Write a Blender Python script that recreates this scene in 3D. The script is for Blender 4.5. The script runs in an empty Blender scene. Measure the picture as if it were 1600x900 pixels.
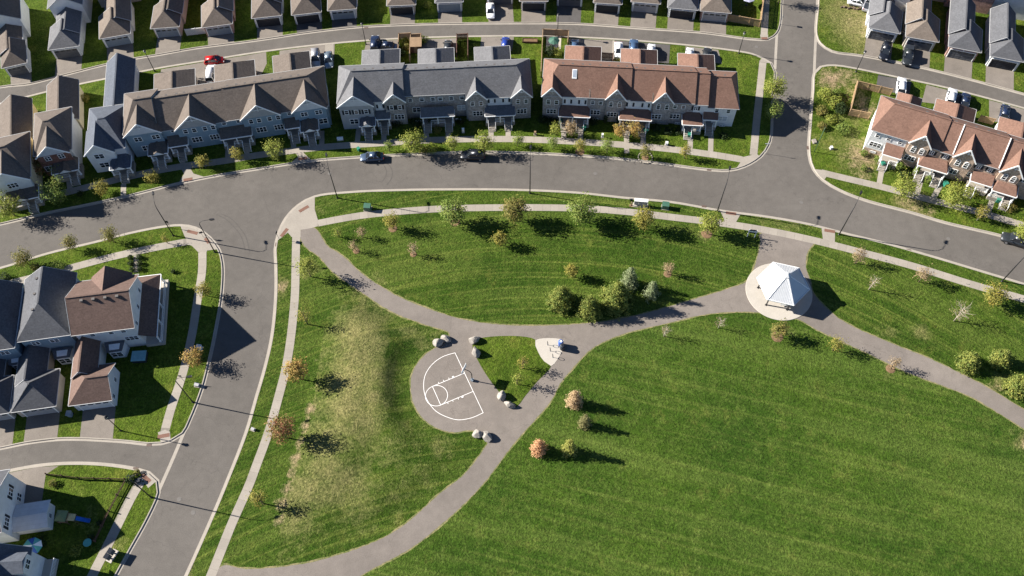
import bpy, bmesh, math, random
from mathutils import Vector, Matrix
from mathutils import geometry as mgeo
C = bpy.context.scene.collection
scene = bpy.context.scene
rnd = random.Random(7)
PI = math.pi

# ------------------------------------------------------------------ camera
# The survey: a drone 135 m above the street, looking down and forward.
FOC, HGT = 1380.0, 135.0
_d = Vector(((815 - 800) / FOC, -(1255 - 450) / FOC, -1)).normalized()
_zc = -_d
_yc = Vector((0, 1, 0)); _yc = (_yc - _zc * _yc.dot(_zc)).normalized()
_xc = _yc.cross(_zc)
ROT = Matrix((_xc, _yc, _zc))
def G(px, py, z=0.0):
    """world point, on the level plane at height z, surveyed from plan mark (px, py)"""
    r = ROT @ Vector(((px - 800) / FOC, -(py - 450) / FOC, -1))
    t = (HGT - z) / -r.z
    return Vector((r.x * t, r.y * t, z))
cam = bpy.data.cameras.new('camera')
cam.sensor_width = 36; cam.lens = FOC / 1600 * 36; cam.clip_end = 3000; cam.clip_start = 1
camo = bpy.data.objects.new('camera', cam); C.objects.link(camo)
camo.matrix_world = Matrix.Translation((0, 0, HGT)) @ ROT.to_4x4()
scene.camera = camo

# ------------------------------------------------------------------ light
SUN_EL, SUN_AZ = 28.5, 180 - 12.0          # degrees; azimuth counter-clockwise from +x
w = bpy.data.worlds.new('World'); scene.world = w; w.use_nodes = True
nt = w.node_tree
sky = nt.nodes.new('ShaderNodeTexSky'); sky.sky_type = 'NISHITA'; sky.sun_disc = False
sky.sun_elevation = math.radians(SUN_EL); sky.sun_rotation = math.radians((90 - SUN_AZ) % 360)
sky.air_density = 0.55; sky.dust_density = 0.05; sky.ozone_density = 3.0
bg = nt.nodes['Background']; bg.inputs[1].default_value = 0.055
nt.links.new(sky.outputs[0], bg.inputs[0])
sun = bpy.data.lights.new('sun', 'SUN'); sun.energy = 5.0; sun.angle = math.radians(0.5); sun.color = (1.0, 0.945, 0.86)
suno = bpy.data.objects.new('sun', sun); C.objects.link(suno)
ce, az = math.radians(SUN_EL), math.radians(SUN_AZ)
sdir = Vector((math.cos(az) * math.cos(ce), math.sin(az) * math.cos(ce), math.sin(ce)))
suno.rotation_euler = sdir.to_track_quat('Z', 'Y').to_euler(); suno.location = sdir * 300
scene.view_settings.view_transform = 'Standard'; scene.view_settings.look = 'None'
scene.view_settings.exposure = 1.5; scene.view_settings.gamma = 1.0

# ------------------------------------------------------------------ material helpers
class NT:
    def __init__(s, name):
        s.m = bpy.data.materials.new(name); s.m.use_nodes = True
        s.t = s.m.node_tree; s.b = s.t.nodes['Principled BSDF']
    def n(s, typ, **kw):
        x = s.t.nodes.new(typ)
        for k, v in kw.items():
            if k.startswith('i_'): x.inputs[int(k[2:])].default_value = v
            else: setattr(x, k, v)
        return x
    def l(s, a, b): s.t.links.new(a, b)
    def obj(s): return s.n('ShaderNodeTexCoord').outputs['Object']
    def noise(s, scale, detail=2.0, vec=None, rough=0.55):
        x = s.n('ShaderNodeTexNoise'); x.inputs['Scale'].default_value = scale
        x.inputs['Detail'].default_value = detail; x.inputs['Roughness'].default_value = rough
        if vec is not None: s.l(vec, x.inputs['Vector'])
        return x.outputs['Fac']
    def rng(s, v, a, b, c, d):
        x = s.n('ShaderNodeMapRange'); s.l(v, x.inputs[0])
        for i, k in enumerate((a, b, c, d)): x.inputs[i + 1].default_value = k
        return x.outputs[0]
    def mix(s, f, a, b, mode='MIX'):
        x = s.n('ShaderNodeMix', data_type='RGBA', blend_type=mode)
        for sock, v in ((x.inputs[0], f), (x.inputs[6], a), (x.inputs[7], b)):
            if isinstance(v, (int, float)): sock.default_value = v
            elif isinstance(v, tuple): sock.default_value = (*v, 1) if len(v) == 3 else v
            else: s.l(v, sock)
        return x.outputs[2]
    def math(s, op, a, b=0.0):
        x = s.n('ShaderNodeMath', operation=op)
        for sock, v in ((x.inputs[0], a), (x.inputs[1], b)):
            if isinstance(v, (int, float)): sock.default_value = v
            else: s.l(v, sock)
        return x.outputs[0]
    def scalecol(s, col, f):
        x = s.n('ShaderNodeVectorMath', operation='SCALE')
        if isinstance(col, tuple): x.inputs[0].default_value = col
        else: s.l(col, x.inputs[0])
        s.l(f, x.inputs['Scale']); return x.outputs[0]
    def bump(s, h, strength, dist):
        x = s.n('ShaderNodeBump'); x.inputs['Strength'].default_value = strength; x.inputs['Distance'].default_value = dist
        s.l(h, x.inputs['Height']); s.l(x.outputs[0], s.b.inputs['Normal'])
    def base(s, c): s.l(c, s.b.inputs['Base Color'])

def mat(name, col, rough=0.8, var=0.15, scale=1.5, fine=8.0, finevar=0.12, bump=0.0, metal=0.0, spec=0.3, objvar=0.0):
    t = NT(name); o = t.obj()
    f = t.rng(t.noise(scale, 4, o), 0.25, 0.75, 1 - var, 1 + var)
    g = t.rng(t.noise(fine, 2, o), 0.25, 0.75, 1 - finevar, 1 + finevar)
    f = t.math('MULTIPLY', f, g)
    if objvar:
        oi = t.n('ShaderNodeObjectInfo')
        f = t.math('MULTIPLY', f, t.rng(oi.outputs['Random'], 0, 1, 1 - objvar, 1 + objvar))
    t.base(t.scalecol(tuple(col), f))
    t.b.inputs['Roughness'].default_value = rough; t.b.inputs['Metallic'].default_value = metal
    t.b.inputs['Specular IOR Level'].default_value = spec
    if bump: t.bump(t.noise(fine, 3, o), bump, 0.05)
    return t.m

def asphalt(name, col, tint=0.0):
    t = NT(name); o = t.obj()
    big = t.rng(t.noise(0.05, 5, o, 0.6), 0.3, 0.7, 0.82, 1.15)
    mid = t.rng(t.noise(0.6, 4, o, 0.7), 0.3, 0.7, 0.9, 1.1)
    fine = t.rng(t.noise(7, 2, o), 0.3, 0.7, 0.88, 1.12)
    f = t.math('MULTIPLY', t.math('MULTIPLY', big, mid), fine)
    # oil drips and patched spots
    vo = t.n('ShaderNodeTexVoronoi', feature='F1'); vo.inputs['Scale'].default_value = 0.16; t.l(o, vo.inputs['Vector'])
    spot = t.rng(vo.outputs['Distance'], 0.02, 0.09, 0.8, 1.0)
    f = t.math('MULTIPLY', f, spot)
    # hairline cracks
    vc = t.n('ShaderNodeTexVoronoi', feature='DISTANCE_TO_EDGE'); vc.inputs['Scale'].default_value = 0.09
    mp = t.n('ShaderNodeVectorMath', operation='ADD'); t.l(o, mp.inputs[0])
    nz = t.n('ShaderNodeTexNoise'); nz.inputs['Scale'].default_value = 0.5; nz.inputs['Detail'].default_value = 4; t.l(o, nz.inputs['Vector'])
    sc = t.n('ShaderNodeVectorMath', operation='SCALE'); t.l(nz.outputs['Color'], sc.inputs[0]); sc.inputs['Scale'].default_value = 3.0
    t.l(sc.outputs[0], mp.inputs[1]); t.l(mp.outputs[0], vc.inputs['Vector'])
    crack = t.rng(vc.outputs['Distance'], 0.0, 0.006, 0.82, 1.0)
    f = t.math('MULTIPLY', f, crack)
    t.base(t.scalecol(tuple(col), f))
    t.b.inputs['Roughness'].default_value = 0.9; t.b.inputs['Specular IOR Level'].default_value = 0.25
    t.bump(t.noise(9, 3, o), 0.25, 0.03)
    return t.m

def grass_mat(name, dark, mid, lite, stripes=0.0, rough=1.0):
    t = NT(name); o = t.obj()
    def attr(n): return t.n('ShaderNodeAttribute', attribute_name=n).outputs['Fac']
    big = t.noise(0.07, 5, o, 0.65); med = t.noise(0.55, 5, o, 0.7); fine = t.noise(2.6, 4, o, 0.75); tiny = t.noise(5.0, 3, o, 0.7)
    c = t.mix(t.rng(big, 0.32, 0.68, 0, 1), dark, mid)
    c = t.mix(t.rng(med, 0.45, 0.78, 0, 0.8), c, lite)
    if stripes:
        sep = t.n('ShaderNodeCombineXYZ'); t.l(attr('stripe'), sep.inputs[0]); t.l(attr('along'), sep.inputs[1])
        nz = t.n('ShaderNodeTexNoise'); nz.inputs['Scale'].default_value = 0.9; nz.inputs['Detail'].default_value = 3.0; nz.inputs['Roughness'].default_value = 0.6
        mp = t.n('ShaderNodeMapping'); mp.inputs['Scale'].default_value = (1.0, 0.03, 1); t.l(sep.outputs[0], mp.inputs['Vector']); t.l(mp.outputs[0], nz.inputs['Vector'])
        st = t.rng(nz.outputs['Fac'], 0.5, 0.72, 0, stripes)
        c = t.mix(st, c, (lite[0] * 1.55, lite[1] * 1.35, lite[2] * 1.5))
        st2 = t.rng(nz.outputs['Fac'], 0.28, 0.45, stripes * 0.6, 0)
        c = t.mix(st2, c, dark)
        n2 = t.n('ShaderNodeTexNoise'); n2.inputs['Scale'].default_value = 0.16; n2.inputs['Detail'].default_value = 2.0
        m2 = t.n('ShaderNodeMapping'); m2.inputs['Scale'].default_value = (1.0, 0.12, 1); t.l(sep.outputs[0], m2.inputs['Vector']); t.l(m2.outputs[0], n2.inputs['Vector'])
        c = t.mix(t.rng(n2.outputs['Fac'], 0.5, 0.7, 0, 0.5), c, lite)
        c = t.mix(t.rng(n2.outputs['Fac'], 0.3, 0.5, 0.45, 0), c, dark)
    # clover and weeds in loose drifts, thin yellowing turf
    cl = t.noise(0.23, 6, o, 0.75); c = t.mix(t.rng(cl, 0.56, 0.68, 0, 0.55), c, (lite[0] * 1.25, lite[1] * 1.02, lite[2] * 1.1))
    # worn, straw-coloured and bare ground
    wob = t.math('ADD', t.math('MULTIPLY', med, 0.9), t.math('MULTIPLY', fine, 0.7))
    dry = t.math('ADD', attr('dry'), t.math('SUBTRACT', wob, 0.85))
    c = t.mix(t.rng(dry, 0.25, 0.85, 0, 0.8), c, (0.205, 0.178, 0.075))
    soil = t.math('ADD', attr('soil'), t.math('SUBTRACT', wob, 0.85))
    c = t.mix(t.rng(soil, 0.3, 0.7, 0, 0.9), c, (0.30, 0.215, 0.135))
    f = t.math('MULTIPLY', t.rng(fine, 0.3, 0.7, 0.5, 1.45), t.rng(tiny, 0.32, 0.68, 0.6, 1.45))
    t.base(t.scalecol(c, f))
    t.b.inputs['Roughness'].default_value = rough; t.b.inputs['Specular IOR Level'].default_value = 0.1
    h = t.math('ADD', t.math('MULTIPLY', fine, 1.0), t.math('MULTIPLY', tiny, 0.5))
    t.bump(h, 0.9, 0.26)
    return t.m

def shingle(name, col):
    t = NT(name); o = t.obj()
    sp = t.noise(3.5, 3, o, 0.8); bl = t.noise(0.5, 3, o)
    vo = t.n('ShaderNodeTexVoronoi'); vo.inputs['Scale'].default_value = 3.0
    mp = t.n('ShaderNodeMapping'); mp.inputs['Scale'].default_value = (1, 1, 2.4); t.l(o, mp.inputs['Vector']); t.l(mp.outputs[0], vo.inputs['Vector'])
    sepc = t.n('ShaderNodeSeparateColor'); t.l(vo.outputs['Color'], sepc.inputs[0])
    f = t.math('MULTIPLY', t.rng(sp, 0.3, 0.7, 0.82, 1.18), t.rng(bl, 0.3, 0.7, 0.92, 1.08))
    f = t.math('MULTIPLY', f, t.rng(sepc.outputs[0], 0, 1, 0.9, 1.1))
    t.base(t.scalecol(tuple(col), f))
    t.b.inputs['Roughness'].default_value = 0.95; t.b.inputs['Specular IOR Level'].default_value = 0.15
    wv = t.n('ShaderNodeTexWave', bands_direction='Z', wave_type='BANDS', wave_profile='SAW'); wv.inputs['Scale'].default_value = 1.2; t.l(o, wv.inputs['Vector'])
    t.bump(t.math('ADD', t.math('MULTIPLY', wv.outputs['Fac'], 0.5), sp), 0.35, 0.04)
    return t.m

def siding(name, col, brick=False):
    t = NT(name); o = t.obj()
    wv = t.n('ShaderNodeTexWave', bands_direction='Z', wave_type='BANDS', wave_profile='SAW'); wv.inputs['Scale'].default_value = 1.6 if not brick else 3.0; t.l(o, wv.inputs['Vector'])
    f = t.rng(t.noise(1.2, 4, o), 0.3, 0.7, 0.92, 1.08)
    if brick:
        vo = t.n('ShaderNodeTexVoronoi'); vo.inputs['Scale'].default_value = 4.0; t.l(o, vo.inputs['Vector'])
        sepc = t.n('ShaderNodeSeparateColor'); t.l(vo.outputs['Color'], sepc.inputs[0])
        f = t.math('MULTIPLY', f, t.rng(sepc.outputs[0], 0, 1, 0.72, 1.28))
    f = t.math('MULTIPLY', f, t.rng(wv.outputs['Fac'], 0.0, 0.15, 0.86, 1.0))
    t.base(t.scalecol(tuple(col), f))
    t.b.inputs['Roughness'].default_value = 0.7; t.b.inputs['Specular IOR Level'].default_value = 0.25
    t.bump(wv.outputs['Fac'], 0.3, 0.03)
    return t.m

def leafmat(name, c1, c2, c3=None):
    t = NT(name)
    g = t.n('ShaderNodeNewGeometry')
    r = g.outputs['Random Per Island']
    c = t.mix(r, c1, c2)
    if c3: c = t.mix(t.rng(t.noise(0.8, 2, t.obj()), 0.45, 0.65, 0, 0.8), c, c3)
    t.base(c); t.b.inputs['Roughness'].default_value = 0.7; t.b.inputs['Specular IOR Level'].default_value = 0.2
    # thin leaves let part of the light through
    tr = t.n('ShaderNodeBsdfTranslucent'); t.l(c, tr.inputs['Color'])
    ms = t.n('ShaderNodeMixShader'); ms.inputs[0].default_value = 0.33
    t.l(t.b.outputs[0], ms.inputs[1]); t.l(tr.outputs[0], ms.inputs[2])
    t.l(ms.outputs[0], t.t.nodes['Material Output'].inputs['Surface'])
    return t.m

def paint(name, col, rough=0.3, metal=0.2):
    t = NT(name); o = t.obj()
    t.base(t.scalecol(tuple(col), t.rng(t.noise(2.5, 3, o), 0.3, 0.7, 0.93, 1.07)))
    t.b.inputs['Roughness'].default_value = rough; t.b.inputs['Metallic'].default_value = metal
    t.b.inputs['Coat Weight'].default_value = 0.25; t.b.inputs['Coat Roughness'].default_value = 0.2
    return t.m

M = {}
M['road'] = asphalt('road_asphalt', (0.112, 0.101, 0.090))
M['lane'] = asphalt('lane_asphalt', (0.195, 0.163, 0.128))
M['path'] = asphalt('path_asphalt', (0.180, 0.156, 0.136))
M['drive'] = asphalt('driveway_asphalt', (0.185, 0.161, 0.138))
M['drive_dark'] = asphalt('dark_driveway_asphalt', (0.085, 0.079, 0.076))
M['concrete'] = mat('concrete', (0.285, 0.254, 0.215), 0.85, 0.08, 0.4, 5, 0.08, objvar=0.07)
M['joint'] = mat('pavement_joint', (0.20, 0.18, 0.15), 0.9)
M['kerb'] = mat('kerb_concrete', (0.315, 0.282, 0.240), 0.85, 0.1, 0.5, 5, 0.1)
M['slab'] = mat('pale_concrete', (0.41, 0.375, 0.325), 0.8, 0.06, 0.6, 4, 0.05)
M['tactile'] = mat('tactile_plate', (0.165, 0.085, 0.06), 0.8, 0.1)
M['iron'] = mat('cast_iron', (0.12, 0.085, 0.07), 0.6)
M['line'] = mat('court_paint', (0.80, 0.78, 0.75), 0.7, 0.06, 3, 14, 0.1)
M['grass'] = grass_mat('yard_grass', (0.036, 0.066, 0.006), (0.070, 0.108, 0.010), (0.120, 0.150, 0.025))
M['grass_park'] = grass_mat('park_grass', (0.026, 0.058, 0.006), (0.048, 0.086, 0.009), (0.088, 0.124, 0.024), stripes=0.45)
def edge_mat():
    t = NT('worn_turf_edge'); o = t.obj(); n = t.noise(0.9, 5, o, .75); f = t.noise(5, 3, o, .7)
    c = t.mix(t.rng(n, .35, .6, 0, 1), (.075, .105, .014), (.22, .185, .09)); t.base(t.scalecol(c, t.rng(f, .3, .7, .6, 1.4)))
    t.b.inputs['Roughness'].default_value = 1.0; t.bump(f, .6, .1); return t.m
M['edge'] = edge_mat()
M['grass_upper'] = grass_mat('upper_park_grass', (0.024, 0.054, 0.005), (0.045, 0.080, 0.008), (0.090, 0.122, 0.022), stripes=0.8)
M['tyre_mark'] = mat('tyre_mark', (0.088, 0.080, 0.072), 0.9, 0.1, 2, 8, 0.2)
M['white'] = mat('white_trim', (0.80, 0.80, 0.79), 0.5, 0.03)
M['gutter'] = mat('gutter_grey', (0.42, 0.42, 0.42), 0.5, 0.05)
M['glass'] = mat('window_glass', (0.02, 0.025, 0.032), 0.08, 0.2, spec=0.6)
M['blind'] = mat('window_blind', (0.42, 0.45, 0.48), 0.4, 0.1, spec=0.6)
M['black'] = mat('black_metal', (0.018, 0.018, 0.02), 0.45)
M['lamp_glass'] = mat('lamp_diffuser', (0.45, 0.45, 0.42), 0.3)
M['shutter'] = mat('dark_shutter', (0.02, 0.024, 0.032), 0.6)
M['wood'] = mat('fence_wood', (0.26, 0.175, 0.105), 0.85, 0.2, 1.0, 6, 0.2)
M['wood_new'] = mat('fresh_fence_wood', (0.32, 0.215, 0.12), 0.85, 0.15, 1.0, 6, 0.2)
M['wood_dark'] = mat('dark_stained_wood', (0.10, 0.055, 0.04), 0.85, 0.2)
M['bark'] = mat('bark', (0.13, 0.095, 0.065), 0.9, 0.2, 3)
M['bark_white'] = mat('white_bark', (0.34, 0.29, 0.235), 0.9, 0.15, 3)
M['mulch'] = mat('mulch', (0.16, 0.10, 0.055), 1.0, 0.3, 2, 7, 0.3)
M['stone'] = mat('boulder_stone', (0.27, 0.245, 0.215), 0.9, 0.25, 1.6, 7, 0.2, bump=0.6)
M['rubber'] = mat('tyre_rubber', (0.02, 0.02, 0.02), 0.85)
M['rim'] = mat('alloy_rim', (0.45, 0.45, 0.46), 0.35, metal=0.7)
M['bin_green'] = mat('green_plastic', (0.03, 0.19, 0.13), 0.5)
M['bin_blue'] = mat('blue_plastic', (0.03, 0.09, 0.32), 0.45)
M['bin_black'] = mat('black_plastic', (0.025, 0.03, 0.04), 0.5)
M['manhole'] = mat('manhole_iron', (0.135, 0.125, 0.115), 0.8)
M['galv'] = mat('galvanised_metal', (0.45, 0.46, 0.46), 0.45, metal=0.4)
M['headlight'] = mat('headlight_lens', (0.42, 0.43, 0.45), 0.2)
M['taillight'] = mat('taillight_lens', (0.35, 0.02, 0.02), 0.2)
M['cabinet'] = mat('green_cabinet', (0.05, 0.12, 0.085), 0.5)

# ------------------------------------------------------------------ object helpers
def link(o): C.objects.link(o); return o
def obj(name, bm, m, parent=None, smooth=False, kind=None, label=None):
    if isinstance(bm, bmesh.types.BMesh):
        me = bpy.data.meshes.new(name); bm.to_mesh(me); bm.free()
    else: me = bm
    if smooth:
        me.polygons.foreach_set('use_smooth', [True] * len(me.polygons))
    if m is not None and not me.materials:
        for k in (m if isinstance(m, (list, tuple)) else [m]): me.materials.append(M[k] if isinstance(k, str) else k)
    o = link(bpy.data.objects.new(name, me))
    if parent: o.parent = parent
    if kind: o['kind'] = kind
    if label: o['label'] = label
    return o
def tag(o, label, cat, group=None):
    o['label'] = label; o['category'] = cat
    if group: o['group'] = group
    return o
def thing(name, label, cat, loc, rz=0.0, group=None):
    o = link(bpy.data.objects.new(name, None)); o.location = loc; o.rotation_euler = (0, 0, rz); o.empty_display_size = 0.5
    return tag(o, label, cat, group)
def copy_tree(o, parent=None):
    c = link(o.copy()); c.parent = parent
    for ch in list(o.children): copy_tree(ch, c)
    return c

def box(bm, x0, x1, y0, y1, z0, z1):
    v = [bm.verts.new(p) for p in ((x0, y0, z0), (x1, y0, z0), (x1, y1, z0), (x0, y1, z0), (x0, y0, z1), (x1, y0, z1), (x1, y1, z1), (x0, y1, z1))]
    for f in ((3, 2, 1, 0), (4, 5, 6, 7), (0, 1, 5, 4), (1, 2, 6, 5), (2, 3, 7, 6), (3, 0, 4, 7)): bm.faces.new([v[i] for i in f])
    return v
def prism(bm, pts, off):
    """closed solid between polygon pts and pts + off"""
    off = Vector(off); a = [bm.verts.new(p) for p in pts]; b = [bm.verts.new(Vector(p) + off) for p in pts]; n = len(a)
    fs = [bm.faces.new(a), bm.faces.new(b[::-1])]
    for i in range(n): fs.append(bm.faces.new((a[(i + 1) % n], a[i], b[i], b[(i + 1) % n])))
    return fs
def bar(bm, p, q, wd, h=None):
    p, q = Vector(p), Vector(q); h = h or wd
    d = (q - p).normalized(); s = d.cross(Vector((0, 0, 1)))
    s = s.normalized() if s.length > 1e-4 else Vector((1, 0, 0)); u = s.cross(d)
    s *= wd / 2; u *= h / 2
    a = [bm.verts.new(p + x) for x in (-s - u, s - u, s + u, -s + u)]; b = [bm.verts.new(q + x) for x in (-s - u, s - u, s + u, -s + u)]
    bm.faces.new(a[::-1]); bm.faces.new(b)
    for i in range(4): bm.faces.new((a[i], a[(i + 1) % 4], b[(i + 1) % 4], b[i]))
def tube(bm, pts, rad, n=8):
    pts = [Vector(p) for p in pts]; rings = []
    for i, p in enumerate(pts):
        d = (pts[min(i + 1, len(pts) - 1)] - pts[max(i - 1, 0)]).normalized()
        s = d.orthogonal().normalized() if abs(d.z) > 0.99 else d.cross(Vector((0, 0, 1))).normalized()
        u = s.cross(d); r = rad[i] if isinstance(rad, (list, tuple)) else rad
        rings.append([bm.verts.new(p + (s * math.cos(2 * PI * k / n) + u * math.sin(2 * PI * k / n)) * r) for k in range(n)])
    for a, b in zip(rings, rings[1:]):
        for k in range(n): bm.faces.new((a[k], a[(k + 1) % n], b[(k + 1) % n], b[k]))
    bm.faces.new(rings[0][::-1]); bm.faces.new(rings[-1])
def lathe(bm, prof, n=12, c=(0, 0)):
    rings = [[bm.verts.new((c[0] + r * math.cos(2 * PI * k / n), c[1] + r * math.sin(2 * PI * k / n), z)) for k in range(n)] for r, z in prof]
    for a, b in zip(rings, rings[1:]):
        for k in range(n): bm.faces.new((a[k], a[(k + 1) % n], b[(k + 1) % n], b[k]))
    bm.faces.new(rings[0][::-1]); bm.faces.new(rings[-1])
NB = bmesh.new
def bars(name, lst, m, parent):
    for p, q, a, c in lst:
        b = bmesh.new(); bar(b, p, q, a, c); obj(name, b, m, parent)

# ------------------------------------------------------------------ plan helpers
def smooth_line(pts, step=1.2, closed=False):
    """Catmull-Rom through world points, resampled"""
    P = [Vector((p[0], p[1])) for p in pts]; out = []; n = len(P)
    for i in range(n if closed else n - 1):
        p0, p1, p2, p3 = (P[(i - 1) % n], P[i], P[(i + 1) % n], P[(i + 2) % n]) if closed else (P[max(i - 1, 0)], P[i], P[i + 1], P[min(i + 2, n - 1)])
        d = (p2 - p1).length; k = max(1, min(40, int(d / step)))
        # centripetal parametrisation keeps tight corners from looping
        t0 = 0.0; t1 = t0 + max((p1 - p0).length, 1e-3) ** 0.5; t2 = t1 + max(d, 1e-3) ** 0.5; t3 = t2 + max((p3 - p2).length, 1e-3) ** 0.5
        for j in range(k):
            t = t1 + (t2 - t1) * j / k
            A1 = p0 * ((t1 - t) / (t1 - t0)) + p1 * ((t - t0) / (t1 - t0)); A2 = p1 * ((t2 - t) / (t2 - t1)) + p2 * ((t - t1) / (t2 - t1)); A3 = p2 * ((t3 - t) / (t3 - t2)) + p3 * ((t - t2) / (t3 - t2))
            B1 = A1 * ((t2 - t) / (t2 - t0)) + A2 * ((t - t0) / (t2 - t0)); B2 = A2 * ((t3 - t) / (t3 - t1)) + A3 * ((t - t1) / (t3 - t1))
            out.append(B1 * ((t2 - t) / (t2 - t1)) + B2 * ((t - t1) / (t2 - t1)))
    if not closed: out.append(P[-1])
    return out
def W2(pts): return [G(*p) for p in pts]
def normals(L):
    out = []
    for i in range(len(L)):
        d = (L[min(i + 1, len(L) - 1)] - L[max(i - 1, 0)]); d = d.normalized() if d.length > 1e-6 else Vector((1, 0))
        out.append(Vector((-d.y, d.x)))
    return out
def inside(p, poly):
    r = False; n = len(poly); j = n - 1
    for i in range(n):
        a, b = poly[i], poly[j]
        if (a[1] > p[1]) != (b[1] > p[1]) and p[0] < (b[0] - a[0]) * (p[1] - a[1]) / (b[1] - a[1]) + a[0]: r = not r
        j = i
    return r
def sheet(name, poly, z, m, kind='structure', depth=0.0):
    bm = NB(); vs = [bm.verts.new((p[0], p[1], z)) for p in poly]
    f = bm.faces.new(vs); f.normal_update()
    if f.normal.z < 0: f.normal_flip()
    bmesh.ops.triangulate(bm, faces=[f])
    return obj(name, bm, m, kind=kind)
def ribbon(name, line, width, z, m, kind='structure'):
    N = normals(line); bm = NB(); pr = None
    for p, n in zip(line, N):
        a = bm.verts.new((*(p + n * width / 2), z)); b = bm.verts.new((*(p - n * width / 2), z))
        if pr: bm.faces.new((pr[0], pr[1], b, a))
        pr = (a, b)
    return obj(name, bm, m, kind=kind)
# ================================================================== GROUND
sheet('ground', [(-700, -500), (700, -500), (700, 900), (-700, 900)], -0.05, 'grass')
sheet('road', [(-190, -30), (185, -30), (185, 235), (-190, 235)], 0.0, 'road')

KA = [(255, 985), (285, 915), (292, 900), (332, 810), (357, 750), (386, 675), (402, 620), (415, 575), (426, 525), (432, 462), (432, 412), (431, 390), (436, 365), (447, 342), (467, 321), (492, 308), (550, 301), (625, 298), (700, 297), (800, 297.5), (900, 302), (975, 310), (1050, 317), (1125, 330), (1200, 340), (1262, 351), (1325, 367), (1375, 379), (1450, 400), (1550, 430), (1600, 445), (1850, 525)]
KB = [(-300, 494), (0, 420), (75, 397), (150, 379), (200, 366), (250, 356), (282, 353), (305, 357), (327, 372), (341, 390), (347, 412), (346, 457), (336, 517), (327, 560), (315, 607), (296, 656), (285, 677), (267, 688), (252, 692), (232, 693), (205, 690), (167, 687), (100, 685), (50, 690), (0, 700), (-300, 765)]
KC = [(-300, 815), (0, 740), (75, 727), (150, 726), (212, 734), (232, 740), (245, 752), (247, 770), (230, 810), (205, 855), (180, 900), (135, 985)]
KD1 = [(-300, 412), (0, 350), (75, 332), (125, 322), (195, 307), (280, 286), (350, 272), (400, 264), (487, 251), (562, 245), (637, 241), (725, 237.5), (800, 238), (875, 241), (950, 246), (1025, 254), (1100, 264), (1137, 266), (1162, 260), (1187, 245), (1200, 227), (1204, 212), (1206, 150), (1210, 112), (1204, 99), (1190, 91), (1175, 85), (1125, 77), (1050, 69), (975, 63), (900, 59), (800, 57), (650, 60), (575, 64), (487, 72), (400, 83), (325, 95), (250, 107), (200, 117), (112, 135), (0, 163), (-300, 245)]
KF = [(-300, 212), (0, 136), (45, 131), (100, 117), (190, 95), (250, 85), (300, 76), (400, 63), (487, 50), (562, 42), (650, 38), (800, 36), (900, 37), (1000, 44), (1100, 51), (1175, 61), (1200, 61), (1213, 52), (1218, 40), (1221, 0), (1226, -160)]
KE = [(1850, 243), (1600, 170), (1475, 137), (1400, 121), (1332, 107), (1305, 103), (1283, 105), (1273, 115), (1271, 140), (1267, 190), (1265, 242), (1272, 265), (1287, 282), (1312, 297), (1350, 312), (1425, 332), (1475, 347), (1560, 367), (1600, 379), (1850, 460)]
KG = [(1850, 218), (1600, 147), (1500, 120), (1425, 102), (1375, 92), (1340, 86), (1300, 80), (1282, 68), (1276, 55), (1279, 0), (1283, -160)]
kerbs = {k: smooth_line(W2(v)) for k, v in dict(A=KA, B=KB, C=KC, D=KD1, F=KF, E=KE, G=KG).items()}
far = {'A': [(180, 60), (180, -25), (-70, -25)], 'B': [], 'C': [(-70, -25), (-185, -25)], 'D': [], 'F': [(70, 230), (-185, 230)], 'E': [], 'G': [(80, 230), (180, 230)]}
blocks = {k: [Vector((p.x, p.y)) for p in v] + [Vector(q) for q in far[k]] for k, v in kerbs.items()}

def make_kerb(key):
    line = kerbs[key]; poly = blocks[key]; N = normals(line); m = len(line) // 2
    sg = 1 if inside(line[m] + N[m] * 0.6, poly) else -1
    prof = [(0.17, 0.10), (0.17, 0.142), (0.0, 0.142), (-0.035, 0.012), (-0.42, 0.006)]
    bm = NB(); pr = None
    for p, n in zip(line, N):
        r = [bm.verts.new((*(p + n * sg * s), z)) for s, z in prof]
        if pr:
            for i in range(len(r) - 1): bm.faces.new((pr[i], pr[i + 1], r[i + 1], r[i]) if sg > 0 else (pr[i + 1], pr[i], r[i], r[i + 1]))
        pr = r
    return obj('kerb', bm, 'kerb', kind='structure')
for k in kerbs: make_kerb(k)
for pts in ([(1221.5, -100), (1219, 0), (1214, 52), (1211, 108)], [(289, 672), (268, 722), (247.5, 768)], [(1279, -100), (1276.5, 20), (1274, 70), (1272, 118)]):
    ribbon('gutter', smooth_line(W2(pts)), 0.55, 0.009, 'kerb')

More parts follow.
